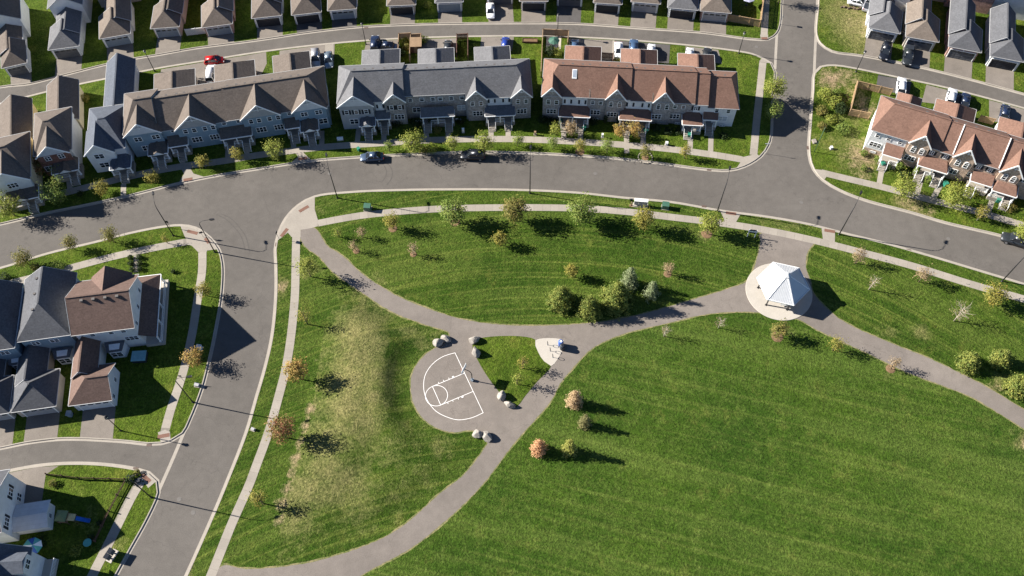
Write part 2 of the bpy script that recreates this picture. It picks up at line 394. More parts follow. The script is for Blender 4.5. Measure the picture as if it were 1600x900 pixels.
# ---- paved areas of the park (plan outlines)
path_w = [(470, 361), (491, 357), (512, 385), (535, 400), (562, 425), (575, 435), (625, 465), (675, 485), (725, 500), (800, 509), (900, 507), (962, 500), (1030, 484), (1087, 467), (1137, 452), (1166, 440), (1176, 424), (1183, 402), (1188, 378), (1188, 366), (1271, 379), (1264, 390), (1260, 400), (1259, 420), (1266, 440), (1270, 458), (1300, 490), (1325, 507), (1400, 540), (1450, 560), (1532, 600), (1600, 641), (1750, 735),
          (1750, 780), (1600, 671), (1550, 640), (1520, 622), (1412, 580), (1350, 550), (1275, 515), (1245, 499), (1210, 496), (1187, 489), (1125, 489), (1085, 495), (1050, 504), (975, 522), (925, 545), (900, 570), (875, 600), (862, 625), (800, 697), (750, 762), (687, 822), (640, 858), (600, 880), (560, 902), (530, 925), (330, 925), (346, 885), (380, 889), (420, 888), (480, 880), (540, 864), (590, 845), (630, 822), (687, 772), (725, 742), (752, 708), (762, 690), (737, 673),
          (712, 676), (687, 671), (662, 655), (646, 630), (642, 603), (645, 582), (662, 557), (692, 536), (703, 522), (662, 507), (612, 487), (562, 455), (520, 425), (497, 400), (482, 390), (471, 376)]
path_line = smooth_line(W2(path_w), 0.45, closed=True)
from mathutils import noise as mnoise
path_line = [p + Vector((mnoise.noise(Vector((p.x * 1.3, p.y * 1.3, 0))), mnoise.noise(Vector((p.x * 1.3, p.y * 1.3, 9))))) * 0.09 for p in path_line]
tri = smooth_line(W2([(744, 531), (836, 531), (842, 551), (850, 565), (861, 572), (840, 596), (820, 620), (806, 637), (796, 630), (775, 607), (750, 570), (738, 540)]), 1.0, closed=True)
fan = smooth_line(W2([(836.5, 532.5), (881, 532.5), (880, 545), (861, 572.5), (850, 565), (841, 551)]), 0.8, closed=True)

# ---- lawns: gridded so that bare patches, mowing lines and the berm can vary over them
SPINE = [(585, 448, 0.5, 4), (577, 480, 0.8, 5), (572, 512, 1.1, 5.5), (570, 545, 1.3, 6), (566, 580, 1.4, 6), (562, 615, 1.4, 6), (556, 650, 1.35, 6), (548, 685, 1.2, 6), (535, 720, 1.05, 6), (515, 755, .9, 5.5), (495, 790, .7, 5),
         (594, 530, 1.1, 4.8), (597, 560, 1.35, 4.8), (598, 590, 1.45, 4.8), (599, 620, 1.45, 4.8), (603, 650, 1.35, 5), (616, 680, 1.1, 4.8), (620, 712, .95, 5.5), (600, 740, .9, 6), (575, 765, .8, 6), (650, 735, .7, 5.5)]
SPW = [(G(x, y).xy, a, s) for x, y, a, s in SPINE]
pave_pts = path_line[::3]
S5 = [(463, 370), (462, 422), (461, 462), (455, 525), (447, 575), (437, 615), (420, 675), (400, 730), (390, 757), (362, 820), (330, 900), (310, 945)]
s5 = smooth_line(W2(S5), 1.5)
def pave_dist(p):
    return min((q - p).length_squared for q in pave_pts) ** 0.5
def berm(p):
    h = sum((a * math.exp(-((p - c).length / s) ** 2)) ** 5 for c, a, s in SPW) ** .2
    if h < 0.02: return 0.0
    d = min(pave_dist(p), min((q - p).length for q in s5) - 2.2)
    k = max(0.0, min(1.0, (d - 1.0) / 4.6)); k = k * k * (3 - 2 * k)
    if inside(p, path_line): return 0.0
    return h * k
def patch(lst):
    return [(G(x, y).xy, r, a) for x, y, r, a in lst]
DRY = patch([(575, 545, 5, .75), (582, 590, 5, .7), (580, 630, 5, .7), (565, 660, 6, .75), (590, 500, 4, .6), (600, 470, 3, .5), (540, 760, 6, .7), (500, 700, 4, .75), (505, 640, 4, .6), (620, 480, 4, .4), (640, 520, 4, .5), (660, 535, 3, .5), (640, 680, 3, .35), (690, 700, 4, .45), (610, 770, 6, .4), (560, 800, 5, .5), (620, 800, 4, .35), (590, 440, 3, .5), (575, 470, 5, .55), (560, 520, 6.5, .8), (560, 560, 6, .8), (550, 600, 6.5, .85), (545, 640, 6, .8), (520, 690, 6, .75), (510, 730, 5, .75), (480, 770, 5, .75), (465, 810, 4, .7), (600, 700, 7, .45), (640, 690, 6, .4), (680, 540, 4, .5), (660, 740, 7, .35), (480, 420, 3, .6), (478, 470, 2.5, .65), (480, 500, 2.5, .6),
             (440, 445, 2, .7), (440, 460, 2, .6), (430, 500, 2, .4), (395, 720, 2.5, .3), (370, 750, 3, .55), (350, 800, 3, .65), (330, 850, 3, .65), (310, 890, 3, .6),
             (1345, 40, 8, .95), (1330, 65, 4, .7), (1345, 75, 4, .7), (1295, 20, 3, .6), (1300, 50, 2, .4), (1320, 20, 8, .75), (1335, 185, 4, .55), (1340, 210, 4, .5), (1290, 225, 4, .5), (1320, 225, 5, .55), (1310, 190, 5, .45), (1340, 120, 4, .5), (1360, 60, 5, .6), (1310, 60, 4, .2), (1300, 30, 3, .5), (1320, 80, 4, .3), (1310, 130, 6, .5), (1345, 150, 4, .5), (1330, 180, 5, .4), (1300, 200, 4, .3), (1345, 245, 6, .75), (1330, 255, 4, .6), (1420, 322, 5, .7), (1440, 330, 4, .6), (1225, 352, 6, .45), (1200, 347, 4, .4), (1390, 520, 3, .45), (1440, 520, 2, .75), (1215, 525, 1.6, .8), (1393, 578, 1.8, .7), (1560, 580, 3, .4), (1570, 600, 4, .5), (1555, 610, 2, .6),
             (868, 465, 1.6, .6), (612, 355, 1.3, .6), (645, 392, 1.0, .4), (1004, 358, 1.3, .3), (1100, 368, 1.6, .7), (1043, 428, 1, .7), (565, 372, 1, .4), (560, 392, 1, .5), (1605, 690, 2.5, .9), (1430, 470, 6, .25), (1350, 440, 5, .2), (1500, 480, 6, .25), (1240, 510, 4, .25),
             (640, 245, 3, .5), (600, 234, 4, .3), (140, 815, 3, .5), (125, 775, 2, .4), (185, 850, 2.5, .6), (1260, 355, 3, .3), (500, 325, 3, .4), (1000, 650, 9, .18), (1200, 720, 10, .15), (900, 800, 10, .15), (1400, 700, 8, .15), (1100, 850, 8, .2), (700, 870, 6, .2), (470, 290, 2, .2), (590, 355, 2, .2), (1345, 310, 5, .3)])
SOIL = patch([(1352, 172, 3, .7), (1362, 178, 2.5, .7), (1345, 160, 2.5, .6), (1315, 155, 2.5, .5), (486, 640, 1.3, .8), (478, 665, 1.2, .7), (470, 690, 1.2, .7), (462, 715, 1.2, .75), (455, 740, 1.3, .7), (448, 765, 1.3, .7), (440, 790, 1.5, .7), (436, 815, 1.6, .6), (440, 447, 1.6, .7), (1300, 125, 4, .75), (1320, 120, 4, .6), (1345, 240, 5, .6), (1355, 255, 3, .7), (1350, 35, 6, .45), (1365, 50, 4, .5), (1325, 15, 4, .4), (1425, 320, 4, .55), (1450, 334, 3, .5), (1345, 270, 3, .6), (1345, 150, 3, .5), (1215, 526, 1.0, .7), (1393, 579, 1.0, .7), (1555, 608, 2, .5), (1420, 292, 2, .5), (1390, 265, 2.5, .4), (1607, 690, 2, .8), (1043, 429, .8, .7), (1102, 366, 1.1, .6), (612, 357, 1, .5)])
def field(lst, p):
    v = 0.0
    for c, r, a in lst:
        d2 = (p - c).length_squared
        if d2 < 9 * r * r: v = max(v, a * math.exp(-d2 / (r * r)))
    return v
SCUFF = smooth_line(W2([(497, 560), (492, 600), (487, 640), (478, 668), (468, 700), (457, 735), (447, 768), (437, 815)]), 1.0)
def line_dist(p):
    i = min(range(1, len(SCUFF) - 1), key=lambda k: (SCUFF[k] - p).length_squared); d = SCUFF[i + 1] - SCUFF[i - 1]; q = p - SCUFF[i]
    return q.length, -(d.x * q.y - d.y * q.x)
lower_ref = [G(x, y).xy for x, y in [(820, 690), (1000, 520), (1125, 489), (1220, 497), (1600, 672), (1600, 900), (600, 900)]]
def lawn(name, poly, m, step=3.0, hf=None, z=0.12):
    bm = NB(); vs = [bm.verts.new((p[0], p[1], 0)) for p in poly]
    f = bm.faces.new(vs); f.normal_update()
    if f.normal.z < 0: f.normal_flip()
    xs = [p[0] for p in poly]; ys = [p[1] for p in poly]
    def cuts(lo, hi, a, b):
        k = max(lo, a); out = []
        while k < min(hi, b): out.append(k); k += step
        return out
    for ax, vals in ((0, cuts(min(xs), max(xs), -122, 120)), (1, cuts(min(ys), max(ys), 24, 165))):
        for c in vals:
            no = (1, 0, 0) if ax == 0 else (0, 1, 0); co = (c + 0.0137, 0, 0) if ax == 0 else (0, c + 0.0137, 0)
            bmesh.ops.bisect_plane(bm, geom=bm.verts[:] + bm.edges[:] + bm.faces[:], dist=1e-5, plane_co=co, plane_no=no)
    bmesh.ops.triangulate(bm, faces=bm.faces[:])
    A = {k: bm.verts.layers.float.new(k) for k in ('dry', 'soil', 'stripe', 'along')}
    for v in bm.verts:
        p = v.co.xy
        dr, so = field(DRY, p), field(SOIL, p)
        if name == 'park_lawn':                         # the mown strip by the footpath ends at a scuffed line
            dl, sd = line_dist(p)
            if dl < 14:
                if sd > 0: dr *= max(0.0, 1 - dl / .9)
                elif dl < 22: dr = max(dr, .5 * (1 - dl / 16))
                so = max(so, .62 * math.exp(-(dl / .6) ** 2))
        v[A['dry']] = dr; v[A['soil']] = so
        low = p.y + 0.25 * p.x; up = 1.5 * (p.y + 0.0054 * (p.x - 3) ** 2)
        v[A['stripe']] = low if name == 'lower_lawn' else up
        v[A['along']] = p.x
        v.co.z = z + (hf(p) if hf else 0.0)
    return obj(name, bm, m, kind='structure', smooth=True)
# the park is cut by its path into a lens-shaped upper lawn, the berm lawn and the big lower lawn
lawn('park_lawn', blocks['A'], 'grass_upper', 0.9, berm)
low = smooth_line(W2([(600, 878), (640, 856), (687, 820), (750, 760), (800, 695), (862, 623), (875, 599), (900, 569), (925, 544), (975, 521), (1050, 503), (1085, 494), (1125, 488), (1187, 488), (1245, 498), (1275, 514), (1350, 549), (1412, 579), (1520, 621), (1550, 639), (1600, 670), (1700, 740)]), 1.5)
low = [Vector((p.x + .08 * mnoise.noise(Vector((p.x * 1.3, p.y * 1.3, 3))), p.y + .08 * mnoise.noise(Vector((p.x * 1.3, p.y * 1.3, 5))))) for p in low] + [Vector((130, 20)), Vector((130, -20)), Vector((-45, -20)), G(540, 912).xy]
lawn('lower_lawn', low, 'grass_park', 2.0, None, 0.126)
for k in 'BCDEFG': lawn('yard_lawn', blocks[k], 'grass', 2.5)

sheet('park_path', path_line, 0.132, 'path')
cl = path_line + [path_line[0]]; NL = normals(cl); bm = NB(); pr = None
for p, n in zip(cl, NL):
    wv = .22 + .2 * mnoise.noise(Vector((p.x * .5, p.y * .5, 7)))
    q = (bm.verts.new((*(p + n * wv), .1295)), bm.verts.new((*(p - n * wv), .1295)))
    if pr: bm.faces.new((pr[0], pr[1], q[1], q[0]))
    pr = q
obj('turf_edge', bm, 'edge', kind='structure')
sheet('triangle_lawn', tri, 0.150, 'grass')
sheet('bike_pad', fan, 0.155, 'slab')

# shelter slab: a round concrete pad
gc = (G(1164.5, 454) + G(1269, 458)) / 2; gz = 0.16
bm = NB(); lathe(bm, [(5.8, 0.10), (5.8, gz + 0.02), (5.76, gz + 0.04)], 64, gc.xy); obj('shelter_pad', bm, 'slab', kind='structure')

# ---- court markings, paint on asphalt
def seg(bm, p, q, wd=0.08, z=0.1365):
    p, q = Vector(p).xy, Vector(q).xy; d = (q - p).normalized(); n = Vector((-d.y, d.x)) * wd / 2
    v = [bm.verts.new((*c, z)) for c in (p - n, q - n, q + n, p + n)]; bm.faces.new(v)
bm = NB()
bl0, bl1 = G(711, 551.8).xy, G(755, 645.3).xy                 # baseline ends
mid = (bl0 + bl1) / 2; bd = (bl1 - bl0).normalized(); iv = Vector((-bd.y, bd.x))
if iv.dot(G(680, 618).xy - mid) < 0: iv = -iv
half = (bl1 - bl0).length / 2
def cp(a, b): return mid + bd * a + iv * b
zz = [0.1365]
def sg(a, b, c, d, wd=0.085): zz[0] += 0.0004; seg(bm, cp(a, b), cp(c, d), wd, zz[0])
sg(-half - 0.05, 0, half + 0.05, 0)
kw, kl = 1.83, 5.8
sg(-kw, 0, -kw, kl + .05); sg(kw, 0, kw, kl + .05); sg(-kw, kl, kw, kl)
def arc(r0, c, a0, a1, n, rx=None, ry=None):
    pr = None; zz[0] += 0.0004
    for i in range(n + 1):
        t = a0 + (a1 - a0) * i / n
        q = [bm.verts.new((*cp((rx or r0 + 0) * math.cos(t) * k, c + (ry or r0) * math.sin(t) * k), zz[0])) for k in (1 - 0.042 / r0, 1 + 0.042 / r0)]
        if pr: bm.faces.new((pr[0], pr[1], q[1], q[0]))
        pr = q
arc(1.83, kl, 0, 2 * PI, 40)
pts = smooth_line([G(*p) for p in [(711, 551.8), (695, 556.5), (682, 564), (671, 575), (664, 588), (662, 604), (664.5, 619), (671.5, 632), (682, 643.5), (697, 651.5), (716, 656.5), (738, 653), (755, 645.3)]], 0.5)
pr = None; zz[0] += 0.0004
for p, n in zip(pts, normals(pts)):
    q = [bm.verts.new((*(p + n * s), zz[0])) for s in (-0.042, 0.042)]
    if pr: bm.faces.new((pr[0], pr[1], q[1], q[0]))
    pr = q
for s in (-1, 1):
    for b in (2.75, 3.7, 4.6): sg(s * kw, b, s * (kw + 0.32), b, 0.08)
    sg(s * kw, 2.0, s * (kw + 0.3), 2.0, 0.32)
bmesh.ops.recalc_face_normals(bm, faces=bm.faces[:])
for f in bm.faces:
    f.normal_update()
    if f.normal.z < 0: f.normal_flip()
obj('court_marking', bm, 'line', kind='structure')

# ---- pavements: a bed with its slabs laid one by one
slab_no = [0]
def pavement(pts, width=1.5, z=0.136, length=1.55):
    line = smooth_line(W2(pts), 0.4)
    bed = ribbon('pavement', line, width, z - 0.008, 'joint')
    N = normals(line); cum = [0.0]
    for a, b in zip(line, line[1:]): cum.append(cum[-1] + (b - a).length)
    def at(s):
        s = max(0, min(cum[-1] - 1e-4, s)); lo = 0
        import bisect
        i = max(0, min(len(line) - 2, bisect.bisect_right(cum, s) - 1)); t = (s - cum[i]) / max(1e-6, cum[i + 1] - cum[i])
        return line[i].lerp(line[i + 1], t), N[i].lerp(N[i + 1], t)
    n = int(cum[-1] / length)
    for i in range(n):
        a, na = at(i * length + 0.012); b, nb = at((i + 1) * length - 0.012)
        dz = rnd.uniform(-0.003, 0.004)
        bm = NB(); top = [(*(a + na * width / 2), z + dz), (*(a - na * width / 2), z + dz), (*(b - nb * width / 2), z + dz), (*(b + nb * width / 2), z + dz)]
        prism(bm, top[::-1], (0, 0, -0.06)); bmesh.ops.recalc_face_normals(bm, faces=bm.faces[:])
        obj('paving_slab', bm, 'concrete', parent=bed); slab_no[0] += 1
    return bed
S1 = [(-120, 352), (0, 327), (50, 314), (125, 296), (200, 277), (275, 262), (350, 252), (400, 243.5), (450, 237), (500, 231), (600, 224), (675, 219.5), (800, 218), (900, 222), (975, 227), (1050, 234), (1125, 244), (1160, 250)]
pavement(S1, 1.55)
pavement([(1177, 243), (1179, 222), (1182, 190), (1185, 162), (1192, 96)], 1.45)
pavement([(1193.5, 58), (1197, 0), (1200, -50)], 1.45)
pavement([(1283, 270), (1320, 279), (1375, 292), (1450, 312), (1525, 331), (1600, 353), (1700, 385)], 1.5)
pavement([(497, 349.5), (530, 343), (575, 336), (675, 327.5), (775, 325), (900, 326), (975, 331), (1050, 340), (1125, 349), (1200, 361), (1275, 377), (1350, 396), (1425, 416), (1525, 447), (1600, 468), (1750, 515)], 1.5)
pavement(S5, 1.45)
pavement([(-100, 472), (0, 447), (50, 435), (115, 418), (175, 402), (250, 386), (292, 378.5)], 1.5)
pavement([(316.5, 394), (316, 425), (310, 462), (300, 525), (285, 587), (267, 641), (258, 674)], 1.45)
pavement([(221, 752), (207, 775), (187, 815), (170, 850), (147, 895), (125, 940)], 1.5)

def flat(pts, z=0.137, m='concrete', name='pavement_corner'):
    return sheet(name, W2(pts), z, m)
def flatk(key, p0, p1, inner, z=0.139):
    # a pavement pad bounded by the kerb between two marks, and by the inner outline (plan marks, from p1 back to p0)
    L = kerbs[key]; a, b = G(*p0).xy, G(*p1).xy
    ia = min(range(len(L)), key=lambda i: (L[i] - a).length_squared); ib = min(range(len(L)), key=lambda i: (L[i] - b).length_squared)
    st = 1 if ib > ia else -1
    poly = [L[i] for i in range(ia, ib + st, st)] + [G(*q).xy for q in inner]
    return sheet('pavement_corner', poly, z, 'concrete')
flatk('A', (434, 373), (493, 308), [(492, 328), (497, 344.5), (497, 354), (487, 357), (470, 360), (470, 371), (456, 371), (450, 364)])
flatk('B', (283, 353), (342, 391), [(324, 392), (323, 394.5), (310, 394.5), (300, 384.5), (291.5, 382.5), (291.5, 374.5), (288, 368)])
flatk('D', (1145, 265), (1191, 242), [(1182, 241), (1172, 243.5), (1158, 246.5), (1157, 254)])
flatk('D', (279, 286), (318, 278), [(303, 272), (299, 266), (296, 255), (281, 257), (283, 264), (288, 272)])
flatk('D', (456, 255), (484, 251), [(474, 239), (478, 233), (460, 236), (466, 246)])
flatk('A', (1130, 331), (1156, 334.5), [(1149, 349), (1133, 347)])
flatk('A', (1283, 356), (1308, 363), [(1304, 383), (1286, 378.5)])
flatk('C', (224, 737), (245, 756), [(232, 763), (225, 752), (216, 752), (219, 745)])
flatk('B', (273, 685), (243, 693), [(247, 676), (258, 672), (266, 675)])
flatk('F', (1186, 61), (1201, 61), [(1200, 55), (1187, 55)])
flatk('D', (1200, 96), (1184, 88), [(1186, 97), (1198, 99)])
flatk('E', (1272, 266), (1288, 283), [(1291, 277), (1290, 268), (1282, 266)])
# brick-red tactile plates at the crossings
for (x, y, a, l) in [(294, 281, 12, 1.7), (473, 248.5, 8, 1.7), (475, 327, 38, 2.0), (444.5, 364, 62, 2.0), (301, 363.5, -16, 2.1), (324, 376.5, -50, 1.4), (1142, 334, -9, 1.9), (1296, 361.5, -12, 1.9), (256, 681.5, 12, 1.9), (228.5, 747.5, -38, 1.9), (1194, 60.5, 0, 1.3)]:
    bm = NB(); box(bm, -l / 2, l / 2, -0.32, 0.32, 0, 0.012)
    o = obj('tactile_plate', bm, 'tactile', kind='structure'); p = G(x, y); o.location = (p.x, p.y, 0.141); o.rotation_euler = (0, 0, math.radians(a))
# storm drains set in the gutters
grate_bm = NB(); box(grate_bm, -0.42, 0.42, -0.22, 0.22, 0.004, 0.016)
for i in range(5): box(grate_bm, -0.36 + i * 0.16, -0.30 + i * 0.16, -0.18, 0.18, 0.016, 0.024)
grate_me = None
for (x, y, a, lb) in [(1108, 265.5, -8, 'cast iron storm drain in the gutter opposite the mailbox'), (1100, 322.5, -8, 'cast iron storm drain in the gutter by the park mailbox'), (233, 695.5, 0, 'cast iron storm drain at the corner beside the brown house garage'), (572, 43.5, 4, 'cast iron storm drain on the back lane below the top garages'), (1420, 391, -16, 'cast iron storm drain in the gutter above the shelter'), (432, 382, 90, 'cast iron storm drain beside the park corner crossing'), (1262, 231, 90, 'cast iron storm drain at the foot of the side street'), (212, 732, 0, 'cast iron storm drain by the round corner bush')]:
    if grate_me is None:
        o = obj('storm_drain', grate_bm, 'iron'); grate_me = o.data
    else: o = obj('storm_drain', grate_me, None)
    p = G(x, y); o.location = (p.x, p.y, 0.008); o.rotation_euler = (0, 0, math.radians(a)); tag(o, lb, 'drain', 'storm drains in the gutters')
for (x, y, lb) in [(280, 780, 'round manhole cover in the lower street near the lane'), (302, 801, 'round manhole cover furthest down the lower street'), (1182, 73, 'round manhole cover at the end of the back lane'), (1482, 373, 'round manhole cover in the main street at right'), (515, 362 - 91, 'round manhole cover in the main street bend'), (930, 271, 'round manhole cover in the middle of the main street'), (1252, 316, 'round manhole cover at the side street junction')]:
    bm = NB(); lathe(bm, [(0.36, 0.002), (0.36, 0.008), (0.30, 0.011)], 20); o = obj('manhole_cover', bm, 'manhole'); p = G(x, y); o.location = (p.x, p.y, 0.004)
    tag(o, lb, 'manhole', 'manhole covers in the streets')

# ---- driveways and garden walks
def drive(pts, m='drive', z=0.130): return sheet('driveway', W2(pts), z, m)
drive([(252, 109), (330, 96), (416, 82), (417, 100), (405, 125), (300, 138), (248, 145)])
drive([(437, 80), (523, 68.5), (522, 100), (505, 106), (437, 118)])
drive([(573, 66), (622, 62.5), (622, 80), (565, 95)])
drive([(665, 61.5), (713, 60), (713, 80), (655, 80)])
drive([(752, 58.5), (803, 58.5), (800, 80), (750, 80)])
drive([(889, 60.5), (959, 63.5), (958, 95), (940, 100), (889, 90)])
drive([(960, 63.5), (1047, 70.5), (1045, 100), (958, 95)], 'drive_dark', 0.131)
drive([(1071, 73), (1122, 78.5), (1128, 100), (1070, 95)])
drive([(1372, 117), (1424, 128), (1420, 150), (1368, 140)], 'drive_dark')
drive([(1447, 133), (1503, 147), (1500, 168), (1440, 160)])
drive([(1545, 157), (1605, 173), (1605, 195), (1545, 190)])
drive([(0, 742), (30, 736), (60, 730), (92, 728.5), (72, 742), (65, 790), (0, 800)])
flat([(508, 71), (521, 69.5), (521, 90), (508, 92)], 0.1345, 'concrete', 'side_walk')
flat([(957, 64), (960.5, 64), (958.5, 98), (956, 98)], 0.1352, 'concrete', 'side_walk')
def walk(pts, width=1.0):
    return ribbon('garden_walk', smooth_line(W2(pts), 1.0), width, 0.1335 + rnd.random() * 0.001, 'concrete')
for pts in [[(193, 308), (193.5, 288)], [(194, 268), (197, 252)], [(245, 262), (243, 240)], [(286, 257), (284, 232)], [(356, 249), (357, 222)], [(386, 245), (386, 222)], [(460, 236), (456, 208)], [(503, 229), (503, 205)],
            [(558, 226), (561, 200)], [(600, 222), (600, 195)], [(667, 218), (664, 190)], [(700, 217), (702, 184)], [(767.5, 216), (767, 195)], [(794, 216), (794, 190)],
            [(881, 220), (881, 195)], [(907, 222), (907, 195)], [(979, 240), (979, 225), (978, 200)], [(1005, 228), (1005, 200)], [(1078, 236), (1079, 205)], [(1110, 241), (1111, 205)],
            [(1373, 290), (1378, 262)], [(1432, 305), (1440, 275)], [(1457, 312), (1472, 283)], [(1543, 333), (1553, 305)], [(52, 314), (53, 298)], [(110, 298), (108, 280)]]:
    walk(pts)

# faint tyre marks where cars swing round the junctions
for pts in ([(338, 335), (352, 342), (366, 355), (377, 370), (383, 392)], [(345, 334), (360, 341), (374, 355), (385, 372), (390, 396)], [(604, 289), (611, 280), (613, 268), (608, 258), (598, 252)], [(596, 285), (602, 277), (604, 267), (600, 259)]):
    ribbon('tyre_mark', smooth_line(W2(pts), .5), .2, .0045 + rnd.random() * .0008, 'tyre_mark')
# ================================================================== BUILDINGS
ROOF = {'red': shingle('shingle_red_brown', (0.165, 0.097, 0.073)), 'grey': shingle('shingle_grey', (0.122, 0.122, 0.128)), 'brown': shingle('shingle_grey_brown', (0.124, 0.103, 0.088)),
        'slate': shingle('shingle_slate', (0.088, 0.090, 0.098)), 'tan': shingle('shingle_tan', (0.150, 0.124, 0.104)), 'dullred': shingle('shingle_dull_brown', (0.128, 0.086, 0.071)), 'blue': shingle('shingle_blue_grey', (0.085, 0.095, 0.115))}
WALL = {'white': siding('siding_white', (0.66, 0.66, 0.65)), 'grey': siding('siding_grey', (0.33, 0.335, 0.34)), 'stone': siding('brick_grey_stone', (0.30, 0.275, 0.26), True), 'tanbrick': siding('brick_tan', (0.44, 0.33, 0.25), True),
        'blue': siding('siding_blue_grey', (0.20, 0.275, 0.33)), 'cream': siding('siding_cream', (0.62, 0.53, 0.36)), 'redbrick': siding('brick_red', (0.21, 0.10, 0.075), True), 'beige': siding('siding_beige', (0.46, 0.40, 0.34)), 'pale': siding('siding_pale_grey', (0.55, 0.56, 0.58)),
        'pinkbrick': siding('brick_pink', (0.40, 0.25, 0.21), True)}
M['roof_vent'] = mat('roof_vent_metal', (0.10, 0.09, 0.085), 0.6)
M['skylight'] = mat('skylight_glass', (0.32, 0.36, 0.42), 0.1, spec=0.6)
M['garage_dark'] = mat('garage_door_dark', (0.10, 0.105, 0.115), 0.5, 0.1)
M['garage_pale'] = mat('garage_door_pale', (0.34, 0.335, 0.34), 0.5, 0.06)
M['garage_blue'] = mat('garage_door_grey_blue', (0.20, 0.245, 0.29), 0.5, 0.06)
M['garage_white'] = mat('garage_door_white', (0.62, 0.62, 0.62), 0.5, 0.04)
M['door_red'] = mat('front_door_red', (0.20, 0.03, 0.025), 0.5)
M['door_grey'] = mat('front_door_grey', (0.14, 0.15, 0.17), 0.5)

mesh_cache = {}
def window_meshes(w, h, lites, arched, blind):
    key = ('win', round(w, 2), round(h, 2), lites, arched, blind)
    if key in mesh_cache: return mesh_cache[key]
    fr = NB(); t = 0.09
    box(fr, -w / 2, w / 2, -0.06, 0.05, 0, t); box(fr, -w / 2, w / 2, -0.06, 0.05, h - t, h)
    box(fr, -w / 2, -w / 2 + t, -0.058, 0.05, t, h - t); box(fr, w / 2 - t, w / 2, -0.058, 0.05, t, h - t)
    for i in range(1, lites): x = -w / 2 + w * i / lites; box(fr, x - t * 0.6, x + t * 0.6, -0.056, 0.05, t, h - t)
    zm = h * 0.52; box(fr, -w / 2 + t, w / 2 - t, -0.054, 0.05, zm, zm + 0.05)
    if arched:
        n = 7; pr = None
        for i in range(n + 1):
            a = PI * i / n; q = [(w / 2 * k * math.cos(a), h + w / 2 * k * math.sin(a)) for k in (1.0, 0.78)]
            if pr: prism(fr, [(pr[0][0], -0.06, pr[0][1]), (q[0][0], -0.06, q[0][1]), (q[1][0], -0.06, q[1][1]), (pr[1][0], -0.06, pr[1][1])], (0, 0.1, 0))
            pr = q
    bmesh.ops.recalc_face_normals(fr, faces=fr.faces[:])
    pa = NB(); box(pa, -w / 2 + t, w / 2 - t, -0.02, 0.04, t, h - t)
    if arched: prism(pa, [(w / 2 * 0.78 * math.cos(PI * i / 7), -0.03, h - 0.002 + w / 2 * 0.78 * math.sin(PI * i / 7)) for i in range(8)], (0, 0.06, 0)); bmesh.ops.recalc_face_normals(pa, faces=pa.faces[:])
    f = bpy.data.meshes.new('window'); fr.to_mesh(f); fr.free(); f.materials.append(M['white'])
    p = bpy.data.meshes.new('pane'); pa.to_mesh(p); pa.free(); p.materials.append(M['blind' if blind else 'glass'])
    mesh_cache[key] = (f, p); return f, p
def win(T, u, v, z, w=1.0, h=1.3, lites=2, rz=0.0, arched=False, blind=False, shut=False):
    f, p = window_meshes(w, h, lites, arched, blind)
    o = obj('window', f, None, T); o.location = (u, v, z); o.rotation_euler = (0, 0, rz)
    q = obj('pane', p, None, o)
    if shut:
        if 'shut' not in mesh_cache:
            b = NB(); box(b, -0.19, 0.19, -0.05, 0.05, 0, 1.3)
            for k in range(8): box(b, -0.15, 0.15, -0.065, -0.05, 0.1 + k * 0.14, 0.17 + k * 0.14)
            m = bpy.data.meshes.new('shutter'); b.to_mesh(m); b.free(); m.materials.append(M['shutter']); mesh_cache['shut'] = m
        for s in (-1, 1):
            x = obj('shutter', mesh_cache['shut'], None, o); x.location = (s * (w / 2 + 0.22), 0.01, 0); x.scale = (1, 1, h / 1.3)
    return o
def door(T, u, v, z, m='door_grey', rz=0.0):
    if 'door' not in mesh_cache:
        b = NB(); box(b, -0.48, 0.48, -0.04, 0.04, 0, 2.1)
        for x in (-0.3, 0.06):
            for zz_ in (0.2, 1.1): box(b, x, x + 0.26, -0.055, -0.04, zz_, zz_ + 0.75)
        me = bpy.data.meshes.new('door'); b.to_mesh(me); b.free(); me.materials.append(M['door_grey']); mesh_cache['door'] = me
        b = NB(); box(b, 0.34, 0.42, -0.1, -0.04, 0.98, 1.06); me = bpy.data.meshes.new('handle'); b.to_mesh(me); b.free(); me.materials.append(M['galv']); mesh_cache['handle'] = me
    o = obj('door', mesh_cache['door'], None, T); o.location = (u, v, z); o.rotation_euler = (0, 0, rz)
    if m != 'door_grey': o.material_slots[0].link = 'OBJECT'; o.material_slots[0].material = M[m]
    obj('handle', mesh_cache['handle'], None, o)
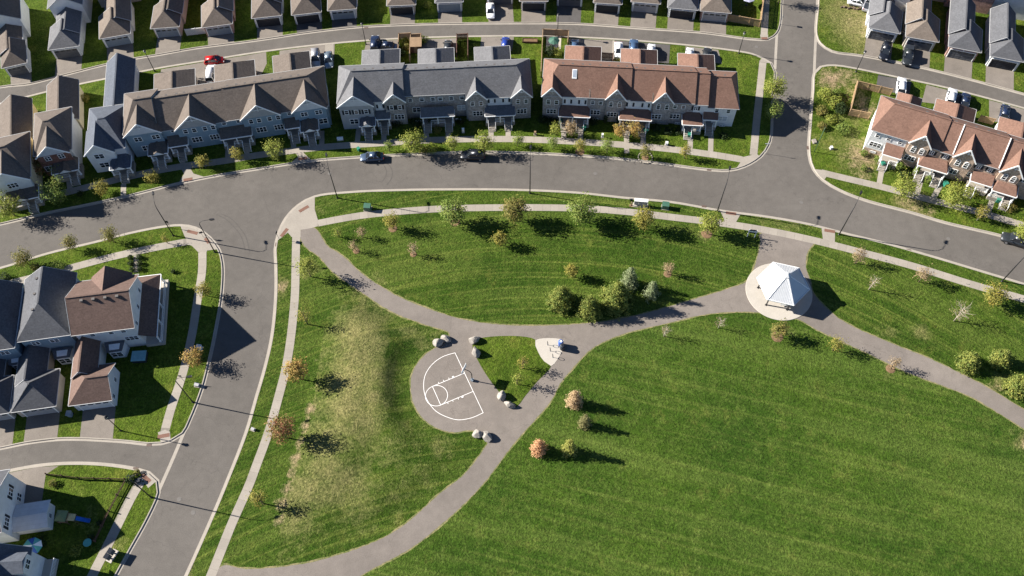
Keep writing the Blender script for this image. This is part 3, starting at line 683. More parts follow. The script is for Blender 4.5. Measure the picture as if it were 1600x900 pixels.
def garage_door(T, u, v, w=4.9, h=2.15, m='garage_dark', glazed=True):
    key = ('gd', round(w, 1))
    if key not in mesh_cache:
        b = NB(); n = 4
        for i in range(n):
            z0 = i * h / n; box(b, -w / 2, w / 2, 0.0, 0.06, z0 + 0.012, z0 + h / n - 0.012)
            k = 4
            for j in range(k):
                x0 = -w / 2 + w * j / k; box(b, x0 + 0.14, x0 + w / k - 0.14, -0.03, 0.0, z0 + 0.1, z0 + h / n - 0.1)
        me = bpy.data.meshes.new('garage_door'); b.to_mesh(me); b.free(); me.materials.append(M['garage_dark'])
        b = NB(); t = 0.14
        box(b, -w / 2 - t, -w / 2, -0.08, 0.06, 0, h + t); box(b, w / 2, w / 2 + t, -0.08, 0.06, 0, h + t); box(b, -w / 2, w / 2, -0.078, 0.06, h, h + t)
        fm = bpy.data.meshes.new('door_frame'); b.to_mesh(fm); b.free(); fm.materials.append(M['white'])
        b = NB()
        for j in range(4): x0 = -w / 2 + w * j / 4; box(b, x0 + 0.2, x0 + w / 4 - 0.2, -0.045, -0.02, h * 0.79, h * 0.95)
        gm = bpy.data.meshes.new('door_window'); b.to_mesh(gm); b.free(); gm.materials.append(M['glass'])
        mesh_cache[key] = (me, fm, gm)
    me, fm, gm = mesh_cache[key]
    o = obj('garage_door', me, None, T); o.location = (u, v, 0.02); o.material_slots[0].link = 'OBJECT'; o.material_slots[0].material = M[m]
    obj('door_frame', fm, None, o)
    if glazed: obj('door_window', gm, None, o)
def recalc(bm): bmesh.ops.recalc_face_normals(bm, faces=bm.faces[:]); return bm

def roof_polys(u0, u1, v0, v1, ze, zr, axis, h0, h1, rpos=0.5):
    if axis == 'u':
        vm = v0 + (v1 - v0) * rpos; a, b = (u0 + h0, vm, zr), (u1 - h1, vm, zr)
        P = [[(u0, v0, ze), (u1, v0, ze), b, a], [(u1, v1, ze), (u0, v1, ze), a, b]]
        if h0: P.append([(u0, v1, ze), (u0, v0, ze), a])
        if h1: P.append([(u1, v0, ze), (u1, v1, ze), b])
    else:
        um = u0 + (u1 - u0) * rpos; a, b = (um, v0 + h0, zr), (um, v1 - h1, zr)
        P = [[(u0, v1, ze), (u0, v0, ze), a, b], [(u1, v0, ze), (u1, v1, ze), b, a]]
        if h0: P.append([(u0, v0, ze), (u1, v0, ze), a])
        if h1: P.append([(u1, v1, ze), (u0, v1, ze), b])
    return P
def mass(T, u0, u1, v0, v1, ze, zr, axis='u', h0=0.0, h1=0.0, wall='grey', roof='grey', oh=0.35, z0=0.0, rpos=0.5, gutter=True, trim=True, name='roof', vents=0):
    """one volume of a house: walls, gable ends, shingled roof with an overhang, white gutters"""
    slope = (zr - ze) / (((v1 - v0) if axis == 'u' else (u1 - u0)) / 2)
    b = NB(); box(b, u0, u1, v0, v1, z0, ze - 0.02)
    rise = (zr - ze) * 0.97
    if axis == 'u':
        for hh, x, d in ((h0, u0, 0.18), (h1, u1, -0.18)):
            if not hh: prism(b, [(x, v0 + 0.02, ze - 0.021), (x, v1 - 0.02, ze - 0.021), (x, v0 + (v1 - v0) * rpos, ze + rise)], (d, 0, 0))
    else:
        for hh, y, d in ((h0, v0, 0.18), (h1, v1, -0.18)):
            if not hh: prism(b, [(u0 + 0.02, y, ze - 0.021), (u1 - 0.02, y, ze - 0.021), (u0 + (u1 - u0) * rpos, y, ze + rise)], (0, d, 0))
    wo = obj('wall', recalc(b), WALL[wall], T)
    U0, U1, V0, V1 = u0 - oh, u1 + oh, v0 - oh, v1 + oh; drop = slope * oh * 0.0
    H0 = h0 + oh if h0 else 0; H1 = h1 + oh if h1 else 0
    b = NB()
    for P in roof_polys(U0, U1, V0, V1, ze, zr + 0.05, axis, H0, H1, rpos): prism(b, P, (0, 0, -0.13))
    ro = obj(name, recalc(b), ROOF[roof], T)
    if gutter:
        g = 0.08; zg = ze - 0.03; Lg = []; Lb = []
        if axis == 'u' or h0: Lg.append(((U0, V0 - g / 2, zg), (U1, V0 - g / 2, zg), g, 0.1))
        if axis == 'u' or h1: Lg.append(((U0, V1 + g / 2, zg), (U1, V1 + g / 2, zg), g, 0.1))
        if axis == 'v' or h0: Lg.append(((U0 - g / 2, V0, zg), (U0 - g / 2, V1, zg), g, 0.098))
        if axis == 'v' or h1: Lg.append(((U1 + g / 2, V0, zg), (U1 + g / 2, V1, zg), g, 0.098))
        if axis == 'u':
            vm = V0 + (V1 - V0) * rpos
            for hh, x in ((h0, U0 - 0.04), (h1, U1 + 0.04)):
                if not hh: Lb += [((x, V0, ze - 0.05), (x, vm, zr - 0.02), 0.06, 0.14), ((x, vm, zr - 0.02), (x, V1, ze - 0.05), 0.058, 0.14)]
        else:
            um = U0 + (U1 - U0) * rpos
            for hh, y in ((h0, V0 - 0.04), (h1, V1 + 0.04)):
                if not hh: Lb += [((U0, y, ze - 0.05), (um, y, zr - 0.02), 0.06, 0.14), ((um, y, zr - 0.02), (U1, y, ze - 0.05), 0.058, 0.14)]
        bars('gutter', Lg, 'gutter', ro); bars('barge_board', Lb, 'gutter', ro)
    # ridge cap
    b = NB()
    if axis == 'u': vm = V0 + (V1 - V0) * rpos; bar(b, (U0 + H0, vm, zr + 0.06), (U1 - H1, vm, zr + 0.06), 0.28, 0.06)
    else: um = U0 + (U1 - U0) * rpos; bar(b, (um, V0 + H0, zr + 0.06), (um, V1 - H1, zr + 0.06), 0.28, 0.06)
    obj('ridge_cap', b, ROOF[roof], ro)
    return wo, ro
def vent(ro, u, v, z, s=0.34):
    if 'vent' not in mesh_cache:
        b = NB(); box(b, -0.5, 0.5, -0.4, 0.4, -0.5, 0.35); box(b, -0.62, 0.62, -0.52, 0.52, 0.35, 0.55)
        m = bpy.data.meshes.new('roof_vent'); b.to_mesh(m); b.free(); m.materials.append(M['roof_vent']); mesh_cache['vent'] = m
    o = obj('roof_vent', mesh_cache['vent'], None, ro); o.location = (u, v, z); o.scale = (s, s, s)
def gable(T, uc, hw, vf, h, ze, vend, wall, roof, z0=0.0, oh=0.3, bay=True, decor=True, v0=0.0):
    """projecting front bay under a cross gable"""
    tri = wall
    if isinstance(wall, tuple): wall, tri = wall
    if bay:
        b = NB(); box(b, uc - hw + oh, uc + hw - oh, vf + oh, v0 + 0.25, z0, ze - 0.02); obj('wall', b, WALL[wall], T)
    b = NB()
    k = (hw - oh) / hw
    prism(b, [(uc - hw + oh + .02, vf + oh, ze - 0.021), (uc + hw - oh - .02, vf + oh, ze - 0.021), (uc, vf + oh, ze + h * 0.95)], (0, 0.25, 0))
    obj('gable_wall', recalc(b), WALL[tri], T)
    b = NB()
    prism(b, [(uc - hw, vf, ze), (uc, vf, ze + h), (uc, vend, ze + h), (uc - hw, vend, ze)], (0, 0, -0.12))
    prism(b, [(uc, vf, ze + h), (uc + hw, vf, ze), (uc + hw, vend, ze), (uc, vend, ze + h)], (0, 0, -0.12))
    ro = obj('gable_roof', recalc(b), ROOF[roof], T)
    b = NB()
    bar(b, (uc - hw, vf - 0.05, ze - 0.06), (uc, vf - 0.05, ze + h - 0.05), 0.09, 0.24); bar(b, (uc, vf - 0.052, ze + h - 0.05), (uc + hw, vf - 0.052, ze - 0.06), 0.09, 0.24)
    if decor:
        bar(b, (uc, vf + 0.1, ze + h * 0.50), (uc, vf + 0.1, ze + h - 0.15), 0.1); bar(b, (uc - hw * 0.32, vf + 0.1, ze + h * 0.60), (uc + hw * 0.32, vf + 0.1, ze + h * 0.60), 0.1)
    obj('barge_board', recalc(b), 'white', ro)
    return ro
def porch(T, u0, u1, vf, vb, zl, zh, roof, posts, steps, floor=0.9, hip=True, rail=True, vwall=0.0, doors=(), peak=False):
    b = NB(); e = 0.7 if hip else 0.0
    prism(b, [(u0, vf, zl), (u1, vf, zl), (u1 - e, vb, zh), (u0 + e, vb, zh)], (0, 0, -0.12))
    if hip:
        prism(b, [(u0, vb, zl), (u0, vf, zl), (u0 + e, vb, zh)], (0, 0, -0.12)); prism(b, [(u1, vf, zl), (u1, vb, zl), (u1 - e, vb, zh)], (0, 0, -0.12))
    ro = obj('porch_roof', recalc(b), ROOF[roof], T)
    b = NB(); bar(b, (u0, vf - 0.055, zl - 0.05), (u1, vf - 0.055, zl - 0.05), 0.11, 0.2); bar(b, (u0 - 0.055, vf, zl - 0.05), (u0 - 0.055, vb, zl - 0.05), 0.11, 0.2); bar(b, (u1 + 0.055, vf, zl - 0.05), (u1 + 0.055, vb, zl - 0.05), 0.11, 0.2)
    obj('fascia', recalc(b), 'white', ro)
    if peak:
        um = peak if not isinstance(peak, bool) else (u0 + u1) / 2
        b = NB(); prism(b, [(um - 1.2, vf - 0.15, zl), (um, vf - 0.15, zl + 0.8), (um, vb - 0.4, zl + 0.8), (um - 1.2, vb - 0.4, zl)], (0, 0, -0.1)); prism(b, [(um, vf - 0.15, zl + 0.8), (um + 1.2, vf - 0.15, zl), (um + 1.2, vb - 0.4, zl), (um, vb - 0.4, zl + 0.8)], (0, 0, -0.1))
        pr_ = obj('porch_gable', recalc(b), ROOF[roof], T)
        b = NB(); prism(b, [(um - 1.15, vf - 0.1, zl - 0.1), (um + 1.15, vf - 0.1, zl - 0.1), (um, vf - 0.1, zl + 0.68)], (0, 0.1, 0)); obj('pediment', recalc(b), 'white', pr_)
    for u in posts:
        b = NB(); box(b, u - 0.1, u + 0.1, vf + 0.12, vf + 0.32, floor, zl - 0.1); box(b, u - 0.17, u + 0.17, vf + 0.05, vf + 0.39, floor, floor + 0.25); box(b, u - 0.15, u + 0.15, vf + 0.07, vf + 0.37, zl - 0.3, zl - 0.12)
        obj('porch_post', b, 'white', T)
    b = NB(); box(b, u0 + 0.05, u1 - 0.05, vf + 0.02, vb + 0.1, 0.0, floor); obj('porch_floor', b, 'concrete', T)
    n = 5
    for u in steps:
        for i in range(n):
            b = NB(); box(b, u - 0.65, u + 0.65, vf + 0.018 - 0.3 * (i + 1), vf + 0.018 - 0.3 * i, 0, floor * (1 - (i + 1) / (n + 1))); obj('step', b, 'concrete', T)
        if rail:
            for s in (-0.7, 0.7):
                b = NB(); bar(b, (u + s, vf, floor + 0.9), (u + s, vf - 1.5, 0.95), 0.06)
                for k in range(4): y = vf - 0.5 * k; bar(b, (u + s, y, max(0.0, floor * (1 - k * 0.32))), (u + s, y, floor + 0.9 - 0.3 * k), 0.05)
                obj('handrail', b, 'white', T)
    if rail:
        gaps = sorted(steps); x = u0 + 0.2; spans = []
        for g in gaps: spans.append((x, g - 0.7)); x = g + 0.7
        spans.append((x, u1 - 0.2))
        for a, c in spans:
            if c - a < 0.4: continue
            b = NB(); bar(b, (a, vf + 0.2, floor + 0.95), (c, vf + 0.2, floor + 0.95), 0.07); bar(b, (a, vf + 0.2, floor + 0.12), (c, vf + 0.2, floor + 0.12), 0.06)
            k = int((c - a) / 0.16)
            for i in range(k + 1): bar(b, (a + (c - a) * i / max(k, 1), vf + 0.2, floor + 0.12), (a + (c - a) * i / max(k, 1), vf + 0.2, floor + 0.95), 0.035)
            obj('railing', b, 'white', T)
    for d in doors: door(T, d, vwall - 0.05, floor, rnd.choice(['door_grey', 'door_grey', 'door_red', 'shutter']))
    return ro
class Frame:
    """plan frame of a building set out from the surveyed ends of its front eave"""
    def __init__(s, name, label, cat, FL, FR, ze, group=None, z=0.12):
        a, b = G(*FL, ze + z), G(*FR, ze + z)
        s.W = (b - a).xy.length; s.ang = math.atan2(b.y - a.y, b.x - a.x)
        s.o = Vector((a.x, a.y)); s.u = (b - a).xy.normalized(); s.v = Vector((-s.u.y, s.u.x)); s.z = z
        s.T = thing(name, label, cat, (a.x, a.y, z), s.ang, group)
    def uv(s, px, py, z=0.0):
        p = G(px, py, z + s.z).xy - s.o; return p.dot(s.u), p.dot(s.v)

# ------------------------------------------------------------------ the terraces
ZE = 6.2
def terrace(label, FL, FR, D, ze, zr, segs, gables, walls, roof, garages, h0, h1, facade, porches, vents, group):
    F = Frame('terrace_house', label, 'row house', FL, FR, ze, group); T, W = F.T, F.W; oh = 0.35
    m = (zr - ze) / (D / 2 + oh)
    ro = None
    for i, (f0, f1, dz, dv) in enumerate(segs):
        a = f0 * W + (oh if i == 0 else 0.0); b = f1 * W - (oh if i == len(segs) - 1 else 0.0)
        A = h0 if i == 0 else 0; B = h1 if i == len(segs) - 1 else 0
        # walls of this stretch
        bw = NB(); box(bw, a, b, oh + dv, D - oh, 0, ze + dz - 0.02)
        if not A: prism(bw, [(a, oh + dv, ze + dz - .021), (a, D - oh, ze + dz - .021), (a, D / 2, zr + dz - 0.15)], (0.15, 0, 0))
        if not B: prism(bw, [(b, oh + dv, ze + dz - .021), (b, D - oh, ze + dz - .021), (b, D / 2, zr + dz - 0.15)], (-0.15, 0, 0))
        obj('wall', recalc(bw), WALL[walls[i]], T)
        br = NB(); U0 = f0 * W; U1 = f1 * W; dzz = dz
        v0 = dv; zf = ze + dz + dv * m
        vm = D / 2; ra, rb = (U0 + A, vm, zr + dz), (U1 - B, vm, zr + dz)
        P = [[(U0, v0, zf if not A else ze + dz), (U1, v0, zf if not B else ze + dz), rb, ra], [(U1, D, ze + dz), (U0, D, ze + dz), ra, rb]]
        if A: P.append([(U0, D, ze + dz), (U0, v0, ze + dz), ra])
        if B: P.append([(U1, v0, ze + dz), (U1, D, ze + dz), rb])
        for p in P: prism(br, p, (0, 0, -0.16))
        r = obj('roof', recalc(br), ROOF[roof], T); ro = ro or r
        Lg = [((U0, v0 - .06, zf - .05), (U1, v0 - .06, zf - .05), .07, .1), ((U0, D + .06, ze + dz - .05), (U1, D + .06, ze + dz - .05), .07, .1)]
        if A: Lg.append(((U0 - .06, v0, zf - .05), (U0 - .06, D, ze + dz - .05), .07, .098))
        if B: Lg.append(((U1 + .06, v0, zf - .05), (U1 + .06, D, ze + dz - .05), .07, .098))
        bars('gutter', Lg, 'gutter', r)
        br = NB(); bar(br, (ra[0], vm, zr + dz + .03), (rb[0], vm, zr + dz + .03), .3, .07); obj('ridge_cap', br, ROOF[roof], r)
        k = int((rb[0] - ra[0]) / 1.75)
        for j in range(k): vent(r, ra[0] + 0.9 + j * 1.75 + rnd.uniform(-.3, .3), vm + 0.55, zr + dz - 0.55 * m)
    for (fc, fw, vf, hgt, wl, dz) in gables:
        uc, hw = fc * W, fw * W / 2
        gable(T, uc, hw, vf, hgt, ze + dz, min(D / 2, hgt / m + 0.35), wl, roof)
    for f in facade:
        kind, fu, z, w_, h_, li = f[:6]; dv = f[6] if len(f) > 6 else 0.0; ex = f[7] if len(f) > 7 else ''
        win(T, fu * W, oh + dv - 0.02, z, w_, h_, li, arched='a' in ex, blind='b' in ex, shut='s' in ex)
    for p in porches:
        f0, f1, vf, zl, zh, posts, steps = p[:7]; kw = p[7] if len(p) > 7 else {}
        porch(T, f0 * W, f1 * W, vf, oh, zl, zh, roof, [x * W for x in posts], [x * W for x in steps], doors=[x * W for x in steps], vwall=oh, **kw)
    # basement windows along the foot of the wall
    for fu in (0.035, 0.285, 0.40, 0.61, 0.71, 0.94): win(T, fu * W, oh - 0.29, 0.25, 1.1, 0.5, 2)
    for (g0, g1, vb, gz_, grz, mm) in garages:
        a, b = g0 * W, g1 * W
        mass(T, a + .3, b - .3, D - 1.2, vb - .3, gz_, grz, 'v', 0, 1.35, mm, roof, oh=.3)
    return F
CF = terrace('long two-storey row house with red-brown roof and three stone gables facing the park', (846, 151), (1156.5, 166.5), 9.7, ZE, 9.75,
    [(0, .45, .35, 0), (.45, .775, .12, 0), (.775, .842, -.12, 0), (.842, 1, -.75, 0)],
    [(.053, .106, -.3, 2.6, 'stone', .3), (.377, .108, -.3, 2.95, 'stone', .3), (.617, .108, -.3, 2.95, 'stone', .1)],
    ['stone', 'stone', 'white', 'white'], 'red', [(.105, .30, 17.3, 2.9, 4.5, 'white'), (.405, .60, 17.2, 2.9, 4.5, 'white'), (.71, .905, 16.8, 2.7, 4.3, 'white')], 2.9, 2.0,
    [('l', .054, 1.5, 1.95, 1.35, 3, -.32), ('l', .279, 1.5, 1.95, 1.35, 3), ('l', .366, 1.5, 1.95, 1.35, 3, -.32), ('l', .594, 1.5, 1.95, 1.35, 3, -.32), ('l', .688, 1.5, 1.95, 1.35, 3), ('l', .932, 1.5, 1.9, 1.4, 2, 0, 'b'),
     ('u', .036, 4.2, .85, 1.25, 1, -.32), ('u', .078, 4.2, .85, 1.25, 1, -.32), ('u', .136, 4.35, .8, 1.1, 2, 0, 's'), ('u', .209, 4.35, .8, 1.1, 2, 0, 's'), ('u', .262, 4.4, .8, 1.0, 1), ('u', .303, 4.4, .8, 1.0, 1),
     ('u', .355, 4.3, .8, 1.2, 1, -.32, 'a'), ('u', .398, 4.3, .8, 1.2, 1, -.32, 'a'), ('u', .453, 4.35, .8, 1.1, 2, 0, 's'), ('u', .531, 4.35, .8, 1.1, 2, 0, 's'), ('u', .595, 4.3, .8, 1.2, 1, -.32, 'a'), ('u', .638, 4.3, .8, 1.2, 1, -.32, 'a'),
     ('u', .68, 4.4, .8, 1.0, 1), ('u', .722, 4.4, .8, 1.0, 1), ('u', .785, 4.2, .8, 1.1, 2, 0, 's'), ('u', .893, 3.8, .8, 1.1, 1), ('u', .952, 3.8, .8, 1.1, 1)],
    [(.092, .252, -1.9, 3.0, 3.9, (.1, .165, .243), (.125, .205)), (.402, .566, -1.9, 2.9, 3.8, (.41, .485, .558), (.445, .525)), (.725, .828, -2.2, 2.7, 3.6, (.733, .82), (.757,)), (.829, .905, -.9, 3.0, 3.9, (.9,), (.867,), dict(hip=False))], 0, 'row houses along the main street')
BF = terrace('long two-storey row house with grey roof and grey stone bays above the parked black car', (527, 164.5), (832, 150), 9.8, ZE, 9.75,
    [(0, .343, .45, 0), (.343, .655, 0, .9), (.655, 1, .05, 0)],
    [(.094, .188, -1.0, 3.1, ('grey', 'pale'), .3), (.293, .118, -.4, 2.3, 'stone', .35), (.712, .112, -.4, 2.5, 'stone', .05), (.944, .112, -.35, 2.4, 'stone', .05)],
    ['grey', 'stone', 'grey'], 'grey', [(.10, .305, 17.6, 2.9, 4.5, 'grey'), (.405, .60, 17.2, 2.9, 4.5, 'grey'), (.71, .905, 17.0, 2.9, 4.5, 'grey')], 3.0, 2.9,
    [('u', .042, 4.2, .85, 1.2, 1, -1.02, 's'), ('u', .092, 4.2, .85, 1.2, 1, -1.02, 's'), ('u', .142, 4.2, .85, 1.2, 1, -1.02, 's'), ('l', .07, 1.4, 1.7, 1.5, 2, -1.02), ('u', .215, 4.5, .75, 1.0, 2, 0, 's'), ('u', .272, 4.3, .8, 1.2, 1, -.42, 's'), ('u', .315, 4.3, .8, 1.2, 1, -.42, 's'), ('l', .305, 1.5, 2.0, 1.4, 3, -.42),
     ('u', .37, 4.8, .9, 1.0, 1, .9), ('u', .43, 4.8, .9, 1.0, 1, .9), ('u', .487, 4.8, .9, 1.0, 1, .9), ('u', .525, 4.8, .9, 1.0, 1, .9), ('u', .582, 4.8, .9, 1.0, 1, .9), ('u', .637, 4.8, .9, 1.0, 1, .9), ('l', .395, 1.8, 1.6, 1.4, 2, .9), ('l', .63, 1.8, 1.6, 1.4, 2, .9, 'b'),
     ('u', .69, 4.3, .8, 1.2, 1, -.42), ('u', .734, 4.3, .8, 1.2, 1, -.42), ('l', .715, 1.4, 2.0, 1.4, 3, -.42), ('u', .79, 4.5, .75, 1.0, 2, 0, 's'), ('u', .865, 4.5, .75, 1.0, 2, 0, 's'), ('u', .925, 4.3, .8, 1.2, 1, -.37), ('u', .967, 4.3, .8, 1.2, 1, -.37), ('l', .945, 1.4, 2.0, 1.4, 3, -.37)],
    [(.10, .183, -2.6, 2.8, 3.5, (.11, .175), (.142,), dict(peak=True)), (.185, .26, -1.3, 3.1, 3.9, (.192, .252), (.225,), dict(hip=False)), (.418, .592, -1.3, 3.0, 4.1, (.428, .505, .583), (.45, .56), dict(hip=False)), (.752, .908, -1.7, 2.9, 3.8, (.76, .83, .9), (.785, .87), dict(hip=False))], 0, 'row houses along the main street')
AF = terrace('long blue-grey two-storey row house with brown-grey roof and four broad gables', (193.5, 214), (513.5, 165.5), 10.6, 5.75, 9.2,
    [(0, .165, .5, 0), (.165, .5, 0, 0), (.5, 1, .1, 0)],
    [(.092, .183, -.6, 3.1, ('blue', 'pale'), .35), (.343, .2, -.5, 3.45, ('blue', 'grey'), 0), (.663, .2, -.5, 3.5, ('blue', 'grey'), .1), (.903, .175, -.6, 3.1, ('blue', 'pale'), .1)],
    ['blue', 'blue', 'blue'], 'brown', [(.115, .325, 18.2, 2.9, 4.6, 'beige'), (.425, .635, 18.2, 2.9, 4.6, 'beige'), (.73, .925, 18.4, 2.9, 4.6, 'beige')], 3.0, 3.0,
    [('u', .06, 4.2, 1.5, 1.25, 2, -.62), ('u', .145, 4.2, 1.5, 1.25, 2, -.62), ('l', .075, 1.4, 1.5, 1.5, 2, -.62), ('u', .228, 4.6, .75, 1.0, 1), ('u', .29, 4.3, .9, 1.2, 1, -.52), ('u', .332, 4.3, .9, 1.2, 1, -.52), ('u', .384, 4.3, .9, 1.2, 1, -.52), ('u', .424, 4.3, .9, 1.2, 1, -.52), ('l', .325, 1.5, 2.0, 1.5, 3, -.52), ('l', .412, 1.5, 1.8, 1.5, 3, -.52),
     ('u', .478, 4.5, .9, 1.05, 1), ('u', .55, 4.5, .9, 1.05, 1), ('u', .61, 4.3, .9, 1.2, 1, -.52), ('u', .65, 4.3, .9, 1.2, 1, -.52), ('u', .702, 4.3, .9, 1.2, 1, -.52), ('u', .744, 4.3, .9, 1.2, 1, -.52), ('l', .645, 1.5, 2.0, 1.5, 3, -.52), ('l', .732, 1.5, 1.8, 1.5, 3, -.52), ('u', .8, 4.5, .8, 1.05, 1), ('u', .873, 4.2, 1.4, 1.2, 2, -.62), ('u', .945, 4.2, 1.4, 1.2, 2, -.62), ('l', .955, 1.4, 1.7, 1.5, 2, -.62)],
    [(.09, .185, -2.9, 2.8, 3.5, (.1, .178), (.14,), dict(peak=True)), (.19, .285, -1.8, 3.0, 3.8, (.198, .275), (.24,), dict(hip=False)), (.445, .6, -1.9, 3.0, 3.9, (.455, .52, .592), (.485, .56), dict(hip=False)), (.765, .84, -1.7, 3.0, 3.8, (.772, .832), (.805,), dict(hip=False)), (.84, .93, -2.9, 2.8, 3.5, (.85, .92), (.885,), dict(peak=True))], 0, 'row houses along the main street')
wd = 41.0; dfl = (1361, 203.5)
_a = G(*dfl, ZE + .12); _b = G(1564.4, 264.5, ZE + .12); _b2 = _a + (_b - _a).normalized() * 36
DF = None
def d_terrace():
    global DF
    F = Frame('terrace_house', 'row house with red-brown roof and sunlit tan brick front at the right edge', 'row house', dfl, (1564.4, 264.5), ZE, 'row houses along the main street')
    T = F.T; W = 37.0; D = 9.3; oh = .35; zr = 9.6; m = (zr - ZE) / (D / 2 + oh)
    def segd(u0, u1, dz, A, B, wl):
        b = NB(); box(b, u0 + (oh if A else 0), u1 - (oh if B else 0), oh, D - oh, 0, ZE + dz - .02); obj('wall', recalc(b), WALL[wl], T)
        ra, rb = (u0 + A, D / 2, zr + dz), (u1 - B, D / 2, zr + dz); z = ZE + dz
        P = [[(u0, 0, z), (u1, 0, z), rb, ra], [(u1, D, z), (u0, D, z), ra, rb]]
        if A: P.append([(u0, D, z), (u0, 0, z), ra])
        if B: P.append([(u1, 0, z), (u1, D, z), rb])
        b = NB()
        for p in P: prism(b, p, (0, 0, -.16))
        r = obj('roof', recalc(b), ROOF['red'], T)
        Lg = [((u0, -.06, z - .05), (u1, -.06, z - .05), .07, .1), ((u0, D + .06, z - .05), (u1, D + .06, z - .05), .07, .1)]
        if A: Lg.append(((u0 - .06, 0, z - .05), (u0 - .06, D, z - .05), .07, .098))
        bars('gutter', Lg, 'gutter', r)
        b = NB(); bar(b, (ra[0], D / 2, zr + dz + .03), (rb[0], D / 2, zr + dz + .03), .3, .07); obj('ridge_cap', b, ROOF['red'], r)
        for j in range(int((rb[0] - ra[0]) / 1.9)): vent(r, ra[0] + 1 + j * 1.9 + rnd.uniform(-.3, .3), D / 2 + .6, zr + dz - .6 * m)
    segd(0, 6.9, .12, 2.2, 0, 'white'); segd(6.9, 12.6, .12, 0, 0, 'tanbrick'); segd(12.6, 23.4, -.12, 0, 0, 'tanbrick'); segd(23.4, W, -.36, 0, 2.5, 'tanbrick')
    for uc, hw in ((9.1, 2.1), (17.2, 2.1), (25.6, 2.1), (33.0, 2.1)):
        gable(T, uc, hw, -.4, 2.9, ZE + (.08 if uc < 12 else -.14 if uc < 23 else -.38), 4.6, 'tanbrick', 'red')
    b = NB(); box(b, .349, 6.9, .33, .36, 0, 1.2); obj('brick_base', b, WALL['tanbrick'], T)
    for u in (12.75, 20.5): 
        b = NB(); z = ZE - .06; bar(b, (15.0 if u < 15 else 23.2, .05, z + .1), (15.0 if u < 15 else 23.2, D / 2, zr + .02), .16, .1); obj('flashing', b, 'white', T)
    for u in (1.6, 3.7, 5.8): win(T, u, oh - .02, 4.5, .8, 1.0, 1)
    win(T, 2.0, oh - .02, 1.9, 2.2, 1.3, 3)
    for u in (8.4, 9.9, 16.5, 18.0, 24.9, 26.4): win(T, u, oh - .49, 4.0, .85, 1.2, 1, arched=True)
    for u in (8.6, 13.4 + 3.0, 19.6, 26.2): win(T, u, oh - (.47 if u in (8.6, 26.2) else .47 if 15.1 < u < 19.2 else .02), 1.6, 2.0, 1.35, 3)
    for u in (11.7, 14.2, 20.2, 22.2, 28.4, 30.6): win(T, u, oh - .02, 4.3, .8, 1.05, 2, shut=True)
    porch(T, 3.6, 7.0, -1.9, oh, 3.1, 4.0, 'red', [3.8, 6.8], [4.6], doors=[4.7], vwall=oh, hip=False)
    porch(T, 10.2, 15.6, -1.9, oh, 3.0, 3.9, 'red', [10.4, 13.0, 15.4], [11.3, 14.4], doors=[11.3, 14.4], vwall=oh)
    porch(T, 19.8, 23.6, -1.7, oh, 2.9, 3.8, 'red', [20.0, 23.4], [20.6], doors=[20.6], vwall=oh, hip=False)
    porch(T, 23.9, 28.2, -2.2, oh, 2.7, 3.6, 'red', [24.1, 28.0], [27.0], doors=[27.0], vwall=oh)
    win(T, 2.2, oh - .03, .3, 1.1, .5, 2)
    for (a, b_, vb) in ((3.3, 8.0, 14.8), (10.6, 18.2, 16.0), (22.6, 30.5, 16.0)):
        mass(T, a + .3, b_ - .3, D - 1.2, vb, 2.9, 4.6, 'v', 0, 1.35, 'white', 'red', oh=.3)
d_terrace()
def siding_panel(F, f0, f1, z0, z1, m):
    b = NB(); box(b, f0 * F.W, f1 * F.W, .30, .345, z0, z1); obj('siding_panel', b, WALL[m], F.T)
siding_panel(CF, .108, .234, 3.6, 6.4, 'white'); siding_panel(CF, .433, .45, 3.6, 6.4, 'white'); siding_panel(CF, .45, .561, 3.6, 6.2, 'white'); siding_panel(BF, .77, .886, 3.6, 6.1, 'pale'); siding_panel(BF, .19, .232, 3.8, 6.5, 'pale')
# skylight on the red-brown terrace roof, and light party-wall flashings
Wc = CF.W; mC = (9.75 - ZE) / (9.7 / 2 + .35)
b = NB(); prism(b, [(5.65, 2.75, ZE + .35 + 2.75 * mC + .05), (6.55, 2.75, ZE + .35 + 2.75 * mC + .05), (6.55, 4.2, ZE + .35 + 4.2 * mC + .05), (5.65, 4.2, ZE + .35 + 4.2 * mC + .05)], (0, 0, .22)); sk = obj('skylight', recalc(b), 'white', CF.T)
b = NB(); prism(b, [(5.78, 2.9, ZE + .35 + 2.9 * mC + .24), (6.42, 2.9, ZE + .35 + 2.9 * mC + .24), (6.42, 4.05, ZE + .35 + 4.05 * mC + .24), (5.78, 4.05, ZE + .35 + 4.05 * mC + .24)], (0, 0, .06)); obj('pane', recalc(b), 'skylight', sk)
for f, dz in ((.243, .35), (.562, .12)):
    b = NB(); bar(b, (f * Wc, 0.1, ZE + dz + .1 * mC + .03), (f * Wc, 4.8, ZE + dz + 4.8 * mC + .03), .22, .06); obj('flashing', b, ROOF['tan'], CF.T)

